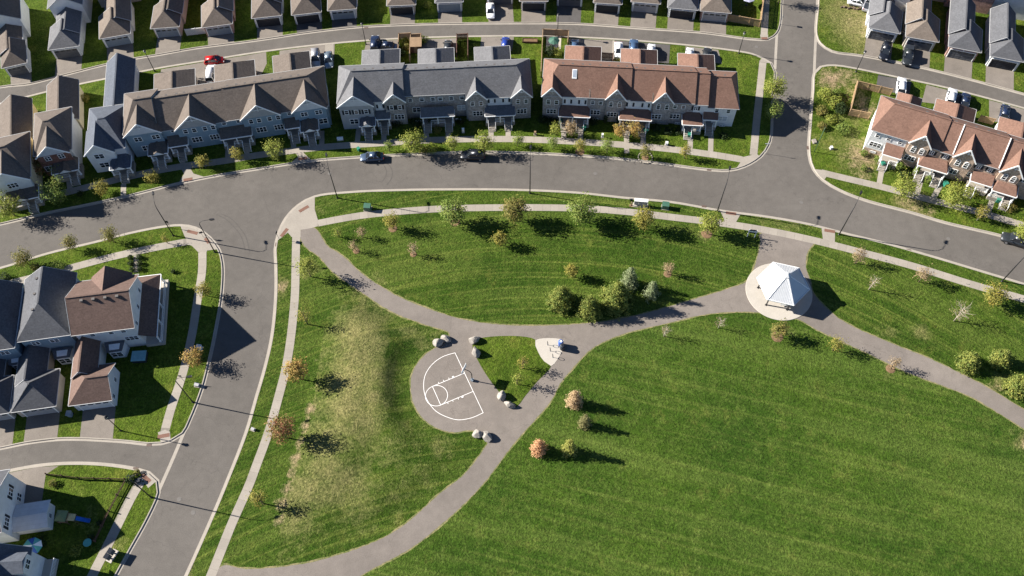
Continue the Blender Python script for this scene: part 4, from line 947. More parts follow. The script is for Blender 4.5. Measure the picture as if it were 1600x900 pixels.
# ------------------------------------------------------------------ garages on the back lanes, with the houses they belong to
def to_kerb(F, u, key, v0=0.0):
    p = F.o + F.u * u + F.v * v0
    for i in range(1, 400):
        q = p - F.v * (i * 0.1)
        if not inside(q, blocks[key]): return i * 0.1
    return 6.0
def garage(label, eL, eR, key, roof='grey', wall='beige', dm='garage_dark', ze=2.85, zr=None, depth=6.4, wing=None, main=None, drive_m='drive', cat='garage', name='garage', dw=None, peak=None, gl=True, gd=True, hip=True, group='garages along the back lanes', wingtop=None):
    F = Frame(name, label, cat, eL, eR, ze, group); T, W = F.T, F.W; oh = .35
    zr = zr or ze + (W / 2) * 0.62
    if key == 'F' and not main: main = (-.6, W + .4, 13.0, 23.0, 5.8, 8.4, 'v', 3.5, 0, wall)
    if key == 'F' and not wing: wing = (1.6, 6.0, 13.5, .3, .0)
    w1, r1 = mass(T, oh, W - oh, oh, depth, ze, zr, 'v', W / 2 - oh if hip else 0, 0 if (wing or not hip) else W / 2 - oh, wall, roof)
    dw = dw or min(4.9, W - 1.5)
    garage_door(T, W / 2, oh - 0.07, dw, 2.15, dm, gl)
    if gd:
        b = NB(); box(b, W / 2 - .1, W / 2 + .1, oh - .2, oh - .02, 2.38, 2.62); obj('wall_lamp', b, 'white', T)
    if wing:
        a, c, d1, z1, z2 = wing
        mass(T, a, c, depth - 2.5, d1, ze + z1, zr + z2, 'v', 0, 0, wall, roof)
    if main:
        a, c, d0, d1, e, r, ax, hh0, hh1, ml = main
        mass(T, a, c, d0, d1, e, r, ax, hh0, hh1, ml, roof)
    if key:
        L = to_kerb(F, W / 2, key) - .1
        poly = [F.o + F.u * (W / 2 - dw / 2 - .3) + F.v * oh, F.o + F.u * (W / 2 + dw / 2 + .3) + F.v * oh, F.o + F.u * (W / 2 + dw / 2 + .3) - F.v * (to_kerb(F, W / 2 + dw / 2, key) - .02), F.o + F.u * (W / 2 - dw / 2 - .3) - F.v * (to_kerb(F, W / 2 - dw / 2, key) - .02)]
        sheet('driveway', poly, 0.1302 + rnd.random() * .002, drive_m)
    return F
g = garage
g('grey hip-roofed garage at the far left end of the back lane', (2, 107), (42, 98), 'F', 'brown', 'pale', 'garage_dark', wing=(-.2, 4.2, 12, .2, .0), main=(-2, 5, 11, 20, 5.2, 7.6, 'v', 0, 0, 'white'))
g('grey hip-roofed garage, second from the left end of the back lane', (75, 78.5), (123, 72), 'F', 'grey', 'white', 'garage_dark', wing=(1.6, 6.0, 11, .3, .0), main=(.5, 7, 10, 20, 5.2, 7.8, 'v', 0, 0, 'white'))
g('pale hip-roofed garage below the shaded lawn, third from the left', (155, 61), (203.6, 52.5), 'F', 'tan', 'white', 'garage_blue', wing=(1.8, 6.4, 11, .3, .0), main=(-.5, 8, 13, 22, 5.4, 8, 'v', 0, 0, 'beige'))
g('hip-roofed garage with grey-blue door beside the dark hedge yard', (235, 45), (280, 41.7), 'F', 'brown', 'beige', 'garage_blue', wing=(1.6, 6.0, 12, .3, .0))
g('hip-roofed garage with brick side above the red car', (315, 43.5), (363, 37), 'F', 'tan', 'pinkbrick', 'garage_blue', wing=(1.8, 6.4, 12, .3, .0))
g('pale hip-roofed garage with black door beside the wide lawn gap', (393, 29), (440, 24), 'F', 'brown', 'pale', 'shutter', wing=(1.8, 6.2, 12, .3, .0))
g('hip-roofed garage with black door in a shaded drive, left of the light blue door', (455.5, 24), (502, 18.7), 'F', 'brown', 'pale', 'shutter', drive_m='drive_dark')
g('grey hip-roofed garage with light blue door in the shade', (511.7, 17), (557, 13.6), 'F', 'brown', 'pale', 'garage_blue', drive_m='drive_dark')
g('brown-roofed garage with open dark doorway above the fenced yard', (604, 9.3), (649.5, 7.5), 'F', 'tan', 'beige', 'shutter')
g('grey-roofed garage with broad white door frame and dark opening', (679.4, 4.7), (723.8, 3), 'F', 'grey', 'pale', 'garage_blue', gl=False)
g('garage with shaded front behind the silver car at the top', (758, -7), (804, -9), 'F', 'grey', 'pale', 'garage_dark')
g('brown-roofed garage with open blue-black doorway, right of the silver car', (811.5, 2), (856, 2.2), 'F', 'tan', 'beige', 'shutter', gl=False)
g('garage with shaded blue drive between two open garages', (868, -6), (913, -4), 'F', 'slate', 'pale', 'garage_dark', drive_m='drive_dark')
g('grey-roofed garage with open doorway beside the yellow grass strip', (927, 4.2), (972, 7.2), 'F', 'brown', 'pale', 'shutter', gl=False)
g('garage with pale closed door above the parked blue car', (985.7, 2.6), (1032, 6.6), 'F', 'tan', 'pale', 'garage_pale')
g('grey-roofed garage with black door, next to the brick garage', (1043, 12), (1091, 16.3), 'F', 'grey', 'pale', 'shutter')
g('brick garage with tan roof beside the wooden corner fence', (1094, 17), (1142.5, 21), 'F', 'tan', 'pinkbrick', 'garage_pale', wing=(.4, 4.4, 12, .2, .1))
g('grey-roofed house and double garage nearest the bare corner lot', (1357, 43), (1406.7, 52.9), 'G', 'grey', 'pale', 'garage_dark', wing=(-.1, 4.2, 12.5, .1, -.2), main=(2.0, 7.4, 9.5, 22, 5.5, 7.6, 'v', 0, 0, 'white'), cat='house', name='house', group='houses along the right back lane', ze=3.0)
g('tan-roofed house and garage behind the dark parked pickup', (1415, 57), (1467, 66.2), 'G', 'tan', 'beige', 'garage_dark', wing=(.1, 4.4, 13.5, .15, .3), main=(-.6, 8.4, 16, 26, 5.8, 8.2, 'v', 3.5, 0, 'beige'), cat='house', name='house', group='houses along the right back lane', ze=3.0)
g('grey-roofed house with pinkish brick garage front', (1482, 72.5), (1533.4, 82.6), 'G', 'slate', 'pinkbrick', 'garage_dark', wing=(.1, 4.4, 13.5, .15, .3), main=(-.6, 8.4, 15.5, 26, 5.8, 8.4, 'v', 4.2, 0, 'pinkbrick'), cat='house', name='house', group='houses along the right back lane', ze=3.0)
g('grey-roofed house with pale garage front at the right edge', (1547, 87.2), (1599.5, 97.3), 'G', 'slate', 'pale', 'shutter', wing=(.1, 4.4, 13.5, .15, .3), main=(-.6, 8.4, 16, 26, 5.8, 8.4, 'v', 4.2, 0, 'pale'), cat='house', name='house', group='houses along the right back lane', ze=3.0)
g('grey-roofed house cut off by the right edge beside the lane', (1613, 101), (1665, 112), 'G', 'slate', 'pale', 'garage_dark', wing=(.1, 4.4, 13.5, .15, .3), main=(-.6, 8.4, 16, 26, 5.8, 8.4, 'v', 4.2, 0, 'pale'), cat='house', name='house', group='houses along the right back lane', ze=3.0)

# lower left: houses with rear garages facing the side lane
def rear_house(label, gL, gR, roof, wall, gdoor, mainpx, mz, mr, maxis, mh0, mh1, mwall, wing, hip=True, ghip=None, axis='v', key='B', extra=None, depth=6.4, ze=2.9):
    F = Frame('house', label, 'house', gL, gR, ze, 'detached houses in the lower left'); T, W = F.T, F.W; oh = .35
    if axis == 'v': mass(T, oh, W - oh, oh, depth, ze, ze + W * .36, 'v', W / 2 - oh, W / 2 - oh, wall, roof)
    else: mass(T, oh, W - oh, oh, depth, ze, ze + 2.5, 'u', 3.0, 0, wall, roof)
    garage_door(T, W / 2 + .2, oh - .07, min(4.9, W - 1.6), 2.15, gdoor)
    us, vs = zip(*[F.uv(*p, mz) for p in mainpx]); u0, u1, v0, v1 = min(us) + oh, max(us) - oh, min(vs) + oh, max(vs) - oh
    w_, r_ = mass(T, u0, u1, v0, v1, mz, mr, maxis, mh0, mh1, mwall, roof)
    a, c, z1, z2 = wing
    mass(T, a, c, depth - 1.5, v0 + .5, z1, z2, 'v', 0, 0, wall, roof)
    poly = [F.o + F.u * (W / 2 - 2.4) + F.v * oh, F.o + F.u * (W / 2 + 2.9) + F.v * oh, F.o + F.u * (W / 2 + 2.9) - F.v * (to_kerb(F, W / 2 + 2.9, key) - .05), F.o + F.u * (W / 2 - 2.4) - F.v * (to_kerb(F, W / 2 - 2.4, key) - .05)]
    sheet('driveway', poly, 0.1305 + rnd.random() * .002, 'drive')
    return F, (u0, u1, v0, v1), r_
F2, m2, r2 = rear_house('dark grey house with hipped roof and rear garage, left of the brown house', (17, 644.7), (87, 634.7), 'slate', 'beige', 'garage_pale', [(25, 535), (100, 524), (120, 426)], 6.8, 9.9, 'v', 4.6, 0, 'blue', (.4, 4.6, 2.9, 4.9))
for k in range(3): vent(r2, (m2[0] + m2[1]) / 2 - 1.0, m2[3] - 1.5 - k * 3, 9.3)
win(F2.T, m2[0] + 2.0, m2[2] - .02, 4.6, 1.3, 1.1, 2); win(F2.T, m2[0] + 5.0, m2[2] - .02, 4.6, 1.5, 1.1, 2)
F1, m1, r1 = rear_house('dark grey house cut off by the left edge, furthest left of its row', (-52, 655), (14, 645), 'slate', 'beige', 'garage_pale', [(-62, 556), (12, 544), (36, 443)], 6.8, 9.9, 'v', 4.6, 0, 'blue', (.4, 4.6, 2.9, 4.9))
win(F1.T, m1[1] - 2.0, m1[2] - .02, 4.6, 1.5, 1.1, 2)
F3, m3, r3 = rear_house('corner house with brown roof, white siding and wrap-round porch', (106.7, 634.5), (175, 625.5), 'dullred', 'white', 'garage_white', [(111, 525), (210, 512), (205, 430)], 6.8, 10.3, 'u', 0, 0, 'white', (.5, 4.0, 3.4, 5.6), axis='u')
T3 = F3.T; u0, u1, v0, v1 = m3
for k in range(4): vent(r3, u0 + 2.2 + k * 1.9, (v0 + v1) / 2 - .7, 9.95, .42)
# front cross gable, side lean-to porch roof, posts and rail
vm = (v0 + v1) / 2
b = NB(); uc, hw, vb, hg, z = u0 + 5.3, 3.4, v1 + .9, 3.0, 6.8
prism(b, [(uc - hw, vb, z), (uc, vb, z + hg), (uc, vm + .5, z + hg), (uc - hw, vm + .5, z)], (0, 0, -.13)); prism(b, [(uc, vb, z + hg), (uc + hw, vb, z), (uc + hw, vm + .5, z), (uc, vm + .5, z + hg)], (0, 0, -.13)); obj('gable_roof', recalc(b), ROOF['dullred'], T3)
b = NB(); box(b, uc - hw + .3, uc + hw - .3, v1 - .2, vb - .3, 0, z - .02); prism(b, [(uc - hw + .32, vb - .3, z - .021), (uc + hw - .32, vb - .3, z - .021), (uc, vb - .3, z + hg * .94)], (0, -.2, 0)); obj('wall', recalc(b), WALL['white'], T3)
pw = 2.6; zl, zh = 3.0, 4.3
b = NB(); prism(b, [(u1 + pw, v0 - .3, zl), (u1 + pw, v1 + 2.3, zl), (u1, v1 + .2, zh), (u1, v0 - .3, zh)], (0, 0, -.13)); prism(b, [(u1 + pw, v1 + 2.3, zl), (u1 - 4.6, v1 + 2.3, zl), (u1 - 4.6, v1 + .2, zh), (u1, v1 + .2, zh)], (0, 0, -.13)); po = obj('porch_roof', recalc(b), ROOF['dullred'], T3)
b = NB(); bar(b, (u1 + pw + .05, v0 - .3, zl - .05), (u1 + pw + .05, v1 + 2.3, zl - .05), .11, .2); bar(b, (u1 + pw, v1 + 2.36, zl - .05), (u1 - 4.6, v1 + 2.36, zl - .05), .11, .2); obj('fascia', recalc(b), 'white', po)
b = NB(); box(b, u1 + .01, u1 + pw + .5, v0 - .4, v1 + 2.6, 0, .7); obj('porch_floor', b, 'pale_conc' if 'pale_conc' in M else 'slab', T3)
for y in (v0, v0 + 3.3, v0 + 6.6, v1 + 2.0):
    b = NB(); box(b, u1 + pw - .25, u1 + pw - .05, y - .1, y + .1, .7, zl - .12); box(b, u1 + pw - .32, u1 + pw + .02, y - .17, y + .17, .7, 1.0); obj('porch_post', b, 'white', T3)
b = NB(); x = u1 + pw + .2
bar(b, (x, v0, 1.65), (x, v1 + 2, 1.65), .09); bar(b, (x, v0, .85), (x, v1 + 2, .85), .07)
for k in range(46): y = v0 + (v1 + 2 - v0) * k / 45; bar(b, (x, y, .85), (x, y, 1.65), .05)
obj('railing', b, 'white', T3)
for y in (1.4, 4.6, 7.8): win(T3, u1 + .02, v0 + y, 4.8, .8, 1.1, 1, rz=PI / 2)
for x in (2.6, 5.6, 7.6): win(T3, u0 + x, v0 - .02, 5.2, .9, .9, 1)
win(T3, u0 + 8.0, v0 - .02, 2.4, 2.2, 1.3, 3)
for y in (1.3, 4.3): win(T3, F3.W - .35 + .02, y, 1.2, .9, 1.0, 1, rz=PI / 2)
# glazed rear bays beside the wings
def bay(T, u, v, rz=0.5):
    b = NB(); prism(b, [(u - 1.1, v, 0), (u + 1.1, v, 0), (u + 1.5, v + 1.6, 0), (u - 1.5, v + 1.6, 0)], (0, 0, 2.5)); o = obj('bay', recalc(b), WALL['pale'], T)
    win(o, u, v - .03, .6, 1.9, 1.5, 2)
    b = NB(); prism(b, [(u - 1.25, v - .15, 2.5), (u + 1.25, v - .15, 2.5), (u + 1.65, v + 1.7, 2.7), (u - 1.65, v + 1.7, 2.7)], (0, 0, .12)); obj('bay_roof', recalc(b), ROOF['grey'], o)
    b = NB(); prism(b, [(u - .8, v + .2, 2.64), (u + .8, v + .2, 2.64), (u + .9, v + 1.2, 2.76), (u - .9, v + 1.2, 2.76)], (0, 0, .12)); obj('skylight', recalc(b), 'white', o)
bay(F2.T, 7.0, 9.0); bay(F3.T, 6.4, 9.2); bay(F1.T, 6.6, 9.0)

# ------------------------------------------------------------------ detached houses at the left, fronts to the main street
def front_house(label, FL, FR, D, ze, zr, wall, roof, gb, porch_, lwall='cream', rear=None, win_=()):
    F = Frame('house', label, 'house', FL, FR, ze, 'detached houses at the left of the main street'); T, W = F.T, F.W; oh = .35
    w_, r_ = mass(T, oh, W - oh, oh, D, ze, zr, 'u', 2.6, 2.6, wall, roof)
    b = NB(); box(b, oh - .03, oh - .003, oh + .02, D - .02, 0, ze - .1); obj('side_wall', b, WALL[lwall], T)
    fc, hw, h = gb; gable(T, fc * W, hw, -.7, h, ze, D / 2, 'white' if wall != 'white' else 'pale', roof, decor=False)
    porch(T, *porch_, roof=roof) if False else None
    p = porch_
    porch(T, p[0] * W, p[1] * W, -2.6, oh, 2.7, 3.5, roof, [p[0] * W + .2, p[1] * W - .2], [p[2] * W], doors=[p[2] * W], vwall=oh, peak=True)
    for u, z, w1, h1, li in win_: win(T, u * W, -.45 if abs(u - fc) * W < hw - .5 else oh - .02, z, w1, h1, li)
    if rear:
        a, c, v0, v1, e, r = rear; mass(T, a, c, v0, v1, e, r, 'v', 0, 0, lwall, roof)
    return F
_h2 = front_house('dark brick house with white front gable under pale siding, second from the left edge', (52, 244.6), (112, 233), 10.5, 5.6, 8.6, 'white', 'brown', (.5, 3.1, 2.6), (.3, 1.0, .8), 'cream', (1.5, 7.0, 10, 20, 3.2, 5.2), [(.33, 4.2, 1.1, 1.2, 2), (.68, 4.2, 1.1, 1.2, 2), (.2, 1.4, 1.5, 1.4, 2)])
b = NB(); box(b, .34, _h2.W - .34, -.44, -.405, 0, 3.4); box(b, .5, _h2.W - .5, -.443, -.41, 3.4, 5.5); obj('brick_front', b, WALL['redbrick'], _h2.T)
front_house('pale house with blue-grey roof beside the long blue terrace', (134, 239.5), (195, 231), 10.8, 5.4, 8.2, 'pale', 'blue', (.35, 2.8, 2.6), (.48, 1.02, .78), 'white', (2.0, 7.0, 10, 25, 3.2, 5.4), [(.3, 3.9, 1.8, 1.3, 2), (.3, 1.3, 1.8, 1.4, 2)])
front_house('brown-roofed house with white gable cut off by the left edge', (-22, 291), (48, 275.5), 10.8, 5.6, 8.9, 'cream', 'brown', (.53, 3.6, 3.1), (.25, 1.0, .78), 'cream', (1.5, 7.0, 10, 22, 3.2, 5.2), [(.55, 4.1, 1.9, 1.3, 3), (.2, 1.4, 1.5, 1.4, 2)])

# ------------------------------------------------------------------ lower left corner
F = Frame('house', 'white-sided house with grey roof at the left edge below the side lane', 'house', (-70, 842), (1.5, 831), 6.0, 'detached houses in the lower left'); T = F.T
mass(T, .3, F.W - .3, .3, 9.2, 6.0, 9.0, 'u', 2.6, 0, 'white', 'slate')
for y, z in ((2.0, 3.6), (6.6, 3.6), (2.0, 1.2), (6.6, 1.0)): win(T, F.W - .28, y, z, 1.3, 1.4, 2, rz=PI / 2, shut=z > 3)
b = NB(); box(b, F.W - .25, F.W + 4.6, 1.2, 4.9, 0, 2.3); obj('wall', b, WALL['white'], T)
b = NB(); prism(b, [(F.W - .25, .9, 2.35), (F.W + 4.9, .9, 2.35), (F.W + 4.9, 3.0, 3.0), (F.W - .25, 3.0, 3.0)], (0, 0, -.1)); prism(b, [(F.W + 4.9, 5.2, 2.35), (F.W - .25, 5.2, 2.35), (F.W - .25, 3.0, 3.0), (F.W + 4.9, 3.0, 3.0)], (0, 0, -.1)); obj('porch_roof', recalc(b), WALL['pale'], T)
win(T, F.W + 4.62, 3.0, .9, .8, .9, 1, rz=PI / 2)
F = Frame('house', 'navy-roofed house with white dormer in the bottom left corner', 'house', (-60, 935), (32, 930), 5.4, 'detached houses in the lower left'); T = F.T
u1_, v1_ = F.uv(50, 856, 5.4)
mass(T, .3, u1_ - .3, .3, v1_ - .3, 5.4, 9.2, 'v', 0, 0, 'white', 'blue')
du, dv = F.uv(15, 880, 7.6)
b = NB(); box(b, du - 1.2, du + 2.0, dv - 1.4, dv + 1.3, 5.2, 7.5); dm_ = obj('dormer', b, WALL['white'], T)
b = NB(); prism(b, [(du - 2.0, dv - 1.6, 7.5), (du + 2.2, dv - 1.6, 7.5), (du + 2.2, dv, 8.5), (du - 2.0, dv, 8.5)], (0, 0, -.1)); prism(b, [(du + 2.2, dv + 1.5, 7.5), (du - 2.0, dv + 1.5, 7.5), (du - 2.0, dv, 8.5), (du + 2.2, dv, 8.5)], (0, 0, -.1)); obj('dormer_roof', recalc(b), ROOF['blue'], dm_)
win(dm_, du + 2.02, dv, 5.9, 1.4, 1.3, 2, rz=PI / 2)
b = NB(); box(b, u1_ - .3, u1_ + 1.6, .3, v1_ - .5, 0, .5); obj('porch_floor', b, 'slab', T)
b = NB(); bar(b, (u1_ + 1.5, .4, 1.5), (u1_ + 1.5, v1_ - .6, 1.5), .08)
for k in range(30): y = .4 + (v1_ - 1) * k / 29; bar(b, (u1_ + 1.5, y, .5), (u1_ + 1.5, y, 1.5), .05)
obj('railing', b, 'white', T)
# ================================================================== STREET FURNITURE
def vpx(x0, y0, x1, y1):
    a, b = G(x0, y0), G(x1, y1); return (b - a).xy
def lamp(label, bx, by, tox, toy, h=8.9, arm=2.2):
    p = G(bx, by); d = vpx(bx, by, tox, toy).normalized()
    T = thing('street_lamp', label, 'street lamp', (p.x, p.y, 0.12), math.atan2(d.y, d.x), 'tall arm street lamps')
    b = NB(); tube(b, [(0, 0, 0), (0, 0, h * .5), (0, 0, h)], [.11, .09, .065], 10); obj('pole', b, 'black', T, True)
    b = NB(); lathe(b, [(.2, 0), (.2, .06), (.14, .12), (.13, .5), (.11, .55)], 12); obj('base', b, 'black', T)
    b = NB(); tube(b, [(0, 0, h - .1), (.25, 0, h + .45), (.8, 0, h + .85), (arm, 0, h + .95)], [.05, .045, .04, .035], 8); am = obj('arm', b, 'black', T, True)
    b = NB(); prism(b, [(arm - .15, -.13, h + .9), (arm + .2, -.2, h + .86), (arm + .62, -.15, h + .88), (arm + .72, 0, h + .9), (arm + .62, .15, h + .88), (arm + .2, .2, h + .86), (arm - .15, .13, h + .9)], (0, 0, .16)); hd = obj('lamp_head', recalc(b), 'black', T)
    b = NB(); prism(b, [(arm + .05, -.12, h + .80), (arm + .6, -.1, h + .82), (arm + .6, .1, h + .82), (arm + .05, .12, h + .80)], (0, 0, .07)); obj('diffuser', recalc(b), 'lamp_glass', hd)
    return T
lamp('tall black street lamp on the grass verge above the left corner crossing', 271.3, 368.7, 268, 340)
lamp('tall black street lamp at the kerb with its arm over the left junction', 336, 394.4, 400, 388, 9.0)
lamp('tall black street lamp on the verge near the green transformer box', 527.5, 310, 524, 280)
lamp('tall black street lamp standing straight below the black car', 828, 302.5, 828.5, 280, 9.6)
lamp('tall black street lamp beside the crossing with one park sign', 1120.7, 330.5, 1126, 300)
lamp('tall black street lamp above the shelter entrance path', 1310.7, 367, 1322, 340)
lamp('tall black street lamp at the right edge of the park', 1565, 440, 1580, 412)
lamp('tall black street lamp in the shadow tip of the brown corner house', 302, 629, 350, 624, 8.6)
lamp('tall black street lamp by the round bush at the lower left corner', 237, 777.5, 272, 768, 9.0)
def post_lamp(label, bx, by, h=5.3):
    p = G(bx, by); T = thing('lamp_post', label, 'lamp post', (p.x, p.y, 0.12), 0, 'short post-top lamps on the lanes')
    b = NB(); tube(b, [(0, 0, 0), (0, 0, h)], [.085, .055], 10); obj('pole', b, 'black', T, True)
    b = NB(); lathe(b, [(.17, 0), (.17, .1), (.1, .18), (.1, .6), (.085, .65)], 10); obj('base', b, 'black', T)
    b = NB(); lathe(b, [(.08, h), (.2, h + .1), (.24, h + .42), (.06, h + .5)], 12); hd = obj('lantern', b, 'lamp_glass', T, True)
    b = NB(); lathe(b, [(.3, h + .43), (.27, h + .5), (.1, h + .62), (.02, h + .72)], 12); obj('cap', b, 'black', hd)
post_lamp('short black lamp post on the rounded green corner by the back lane', 242, 112)
post_lamp('short black lamp post beside the dark cars behind the grey terrace', 572, 70)
post_lamp('short black lamp post at the fenced yard with the stone patio', 871, 56)
post_lamp('short black lamp post at the lane end above the big green yard', 1154, 84)
post_lamp('short black lamp post by the bare corner at the right lane', 1337, 113)
post_lamp('short black lamp post beside the brown garage drive, white topped', 189.4, 673.5, 5.6)
# signs on posts
def sign_post(label, bx, by, h, m, w_, hh, face, group=None, round_=False, pole='galv'):
    p = G(bx, by); T = thing('street_sign', label, 'sign', (p.x, p.y, 0.12), math.radians(face), group)
    b = NB(); tube(b, [(0, 0, 0), (0, 0, h)], .035, 6); obj('post', b, pole, T)
    b = NB(); prism(b, [(-w_ / 2, -.03, h - hh), (w_ / 2, -.03, h - hh), (w_ / 2, -.03, h), (-w_ / 2, -.03, h)], (0, -.025, 0)); obj('sign_plate', recalc(b), m, T)
M['sign_green'] = mat('sign_green', (.02, .16, .09), .4); M['sign_red'] = mat('sign_red', (.45, .02, .02), .4)
sign_post('white street name sign post at the corner of the side street', 1194, 240, 3.0, 'white', .9, .22, 0)
sign_post('small dark sign post at the kerb of the park corner', 436, 374, 2.4, 'bin_black', .6, .6, 80)
sign_post('thin sign post beside the tall left verge lamp', 266.5, 356, 2.2, 'bin_black', .45, .6, 0, pole='black')
sign_post('small dark sign on the pavement opposite the park corner', 318, 371, 1.8, 'bin_black', .6, .5, 20)
sign_post('small black sign post beside the shaded footpath of the corner house', 288, 596, 2.4, 'bin_black', .5, .5, 0)
sign_post('small sign post at the rear kerb of the black lane corner', 1219, 38, 2.4, 'bin_black', .5, .6, 90)
# slim green pole on the corner lot
p = G(1272, 238); T = thing('flag_pole', 'slim green pole on the scruffy corner lot', 'pole', (p.x, p.y, .12)); b = NB(); tube(b, [(0, 0, 0), (0, 0, 7.2)], [.07, .045], 8); obj('pole', b, mat('pole_green', (.05, .11, .06), .5), T, True)
b = NB(); lathe(b, [(.05, 7.2), (.09, 7.28), (.02, 7.4)], 8); obj('cap', b, 'black', T)
# park sign: two white legs and a slatted panel
p = G(1167, 370); q = G(1178.5, 371.5); T = thing('park_sign', 'two-legged park sign with green board on the pavement edge', 'sign', (p.x, p.y, .12), math.atan2((q - p).y, (q - p).x)); L_ = (q - p).xy.length
for x in (0, L_):
    b = NB(); box(b, x - .06, x + .06, -.06, .06, 0, 2.3); obj('leg', b, 'white', T)
for i in range(3):
    b = NB(); box(b, -.1, L_ + .1, -.05, .05, 1.25 + i * .36, 1.56 + i * .36); obj('board', b, 'white' if i == 1 else 'shutter', T)
# community mailboxes
def mailbox(label, px, py, rz, n, mfront='galv'):
    p = G(px, py); T = thing('mailbox', label, 'mailbox', (p.x, p.y, .12), math.radians(rz), 'community mailboxes')
    b = NB(); box(b, -n * .42 - .15, n * .42 + .15, -.5, .5, 0, .06); obj('base', b, 'slab', T)
    for i in range(n):
        x = (i - (n - 1) / 2) * .84
        b = NB(); box(b, x - .39, x + .39, -.24, .24, .4, 1.55); m_ = obj('cabinet', b, mfront, T)
        b = NB(); prism(b, [(x - .41, -.3, 1.55), (x + .41, -.3, 1.55), (x + .41, .3, 1.68), (x - .41, .3, 1.68)], (0, 0, .05)); obj('cabinet_roof', recalc(b), 'white' if n > 2 else 'bin_black', m_)
        b = NB()
        for r in range(4):
            for c in range(2): box(b, x - .35 + c * .36, x - .01 + c * .36, -.26, -.24, .46 + r * .27, .70 + r * .27)
        obj('mail_door', b, 'garage_pale' if n > 2 else 'garage_dark', m_)
        b = NB(); box(b, x - .1, x + .1, -.1, .1, .06, .4); obj('leg', b, 'galv', m_)
mailbox('three-unit grey community mailbox with white tops on the park verge', 1000.5, 321.5, -6, 3)
mailbox('dark community mailbox beside the lower left footpath', 176, 869, 66, 2, 'bin_black')
p = G(986, 322); T = thing('marker_post', 'thin tan marker post left of the three-unit mailbox', 'post', (p.x, p.y, .12)); b = NB(); box(b, -.08, .08, -.08, .08, 0, 1.2); obj('post', b, 'wood', T); b = NB(); box(b, -.3, .3, -.3, .3, 0, .05); obj('footing', b, 'wood', T)
def cabinet(label, px, py, rz=0, m='cabinet', s=(1.2, 1.0, 1.1), base='concrete'):
    p = G(px, py); T = thing('utility_box', label, 'utility box', (p.x, p.y, .12), math.radians(rz), 'utility boxes on the verges')
    b = NB(); box(b, -s[0] / 2 - .12, s[0] / 2 + .12, -s[1] / 2 - .12, s[1] / 2 + .12, 0, .1); obj('base', b, base, T)
    b = NB(); box(b, -s[0] / 2, s[0] / 2, -s[1] / 2, s[1] / 2, .1, s[2]); bd_ = obj('body', b, m, T)
    b = NB(); prism(b, [(-s[0] / 2 - .04, -s[1] / 2 - .04, s[2]), (s[0] / 2 + .04, -s[1] / 2 - .04, s[2]), (s[0] / 2 + .04, s[1] / 2 + .04, s[2] + .06), (-s[0] / 2 - .04, s[1] / 2 + .04, s[2] + .06)], (0, 0, .06)); obj('lid', recalc(b), m, bd_)
    b = NB(); box(b, -s[0] / 2 + .08, -.02, -s[1] / 2 - .02, -s[1] / 2, .2, s[2] - .1); box(b, .02, s[0] / 2 - .08, -s[1] / 2 - .02, -s[1] / 2, .2, s[2] - .1); obj('door', b, m, bd_)
cabinet('green transformer box on the verge by the park corner', 575, 327.5, -5)
cabinet('green transformer box on the verge right of the community mailbox', 1039, 325, -8)
cabinet('white utility box on the shaded verge beside the corner house', 313, 545, -10, 'garage_white', (.8, .6, .8))
cabinet('pale utility box at the kerb under the shaded verge lamp', 309, 603, -10, 'garage_pale', (.7, .5, .5))
cabinet('small pale utility box behind the tan verge trees', 396, 672, -20, 'garage_pale', (.5, .35, .4))
cabinet('pale concrete lid box on the corner lot near the side street', 1272, 222, 10, 'concrete', (.6, .8, .2))
cabinet('white rounded box on the corner lot grass', 1298, 233, 10, 'garage_white', (.42, .42, .5))
cabinet('small white utility box in the shaded front lawn of the blue terrace', 532, 219, 6, 'white', (1.1, .4, .5))
cabinet('white box on the shaded lawn of the grey terrace', 724, 207, 4, 'white', (.4, .4, .9))
cabinet('white box on the front lawn of the red-brown terrace', 1041, 227, -6, 'white', (.45, .4, .7))
cabinet('tan stub box on the left lawn of the red-brown terrace', 836, 211, -4, 'wood', (.3, .3, .8))
cabinet('pale stub box on the middle lawn of the red-brown terrace', 941, 215, -4, 'white', (.3, .3, .9))
cabinet('dark box at the corner crossing beside the round bush', 217, 753, 20, 'bin_black', (.7, .5, .6))
# wheelie bins by the front steps
def wheelie(label, px, py, m='bin_green', rz=0, group='wheelie bins by the front steps', s=1.0):
    p = G(px, py); T = thing('wheelie_bin', label, 'bin', (p.x, p.y, .125), math.radians(rz), group); T.scale = (s, s, s)
    b = NB(); v = box(b, -.32, .32, -.36, .36, .08, 1.0)
    for k in v[:4]: k.co.x *= .78; k.co.y *= .78
    obj('body', b, m, T)
    b = NB(); box(b, -.36, .36, -.42, .4, 1.0, 1.08); obj('lid', b, m, T)
    b = NB(); box(b, -.3, .3, .4, .46, .92, .97); obj('handle', b, m, T)
    for s_ in (-1, 1):
        b = NB(); tube(b, [(s_ * .26, .3, .13), (s_ * .34, .3, .13)], .13, 10); obj('wheel', b, 'rubber', T)
for i, (x, y, lb) in enumerate([(876, 194, 'green wheelie bin beside the first red-brown terrace porch'), (913, 203, 'green wheelie bin right of the second walk, red-brown terrace'), (1008, 208, 'green wheelie bin below the middle porch of the red-brown terrace'), (1076, 215, 'green wheelie bin on the steps left of the double porch'), (1377, 260, 'green wheelie bin beside the first sunlit porch at right'), (1475, 291, 'green wheelie bin beside the third sunlit walk at right'), (1557, 316, 'green wheelie bin beside the last sunlit steps at right')]): wheelie(lb, x, y, rz=rnd.uniform(-20, 20))
wheelie('pale bin beside the garage of the grey house', 112, 650, 'garage_blue', 0, s=1.1)
wheelie('green bin knocked over on the verge left of the blue sedan', 561, 236, 'bin_green', 40, s=.8)
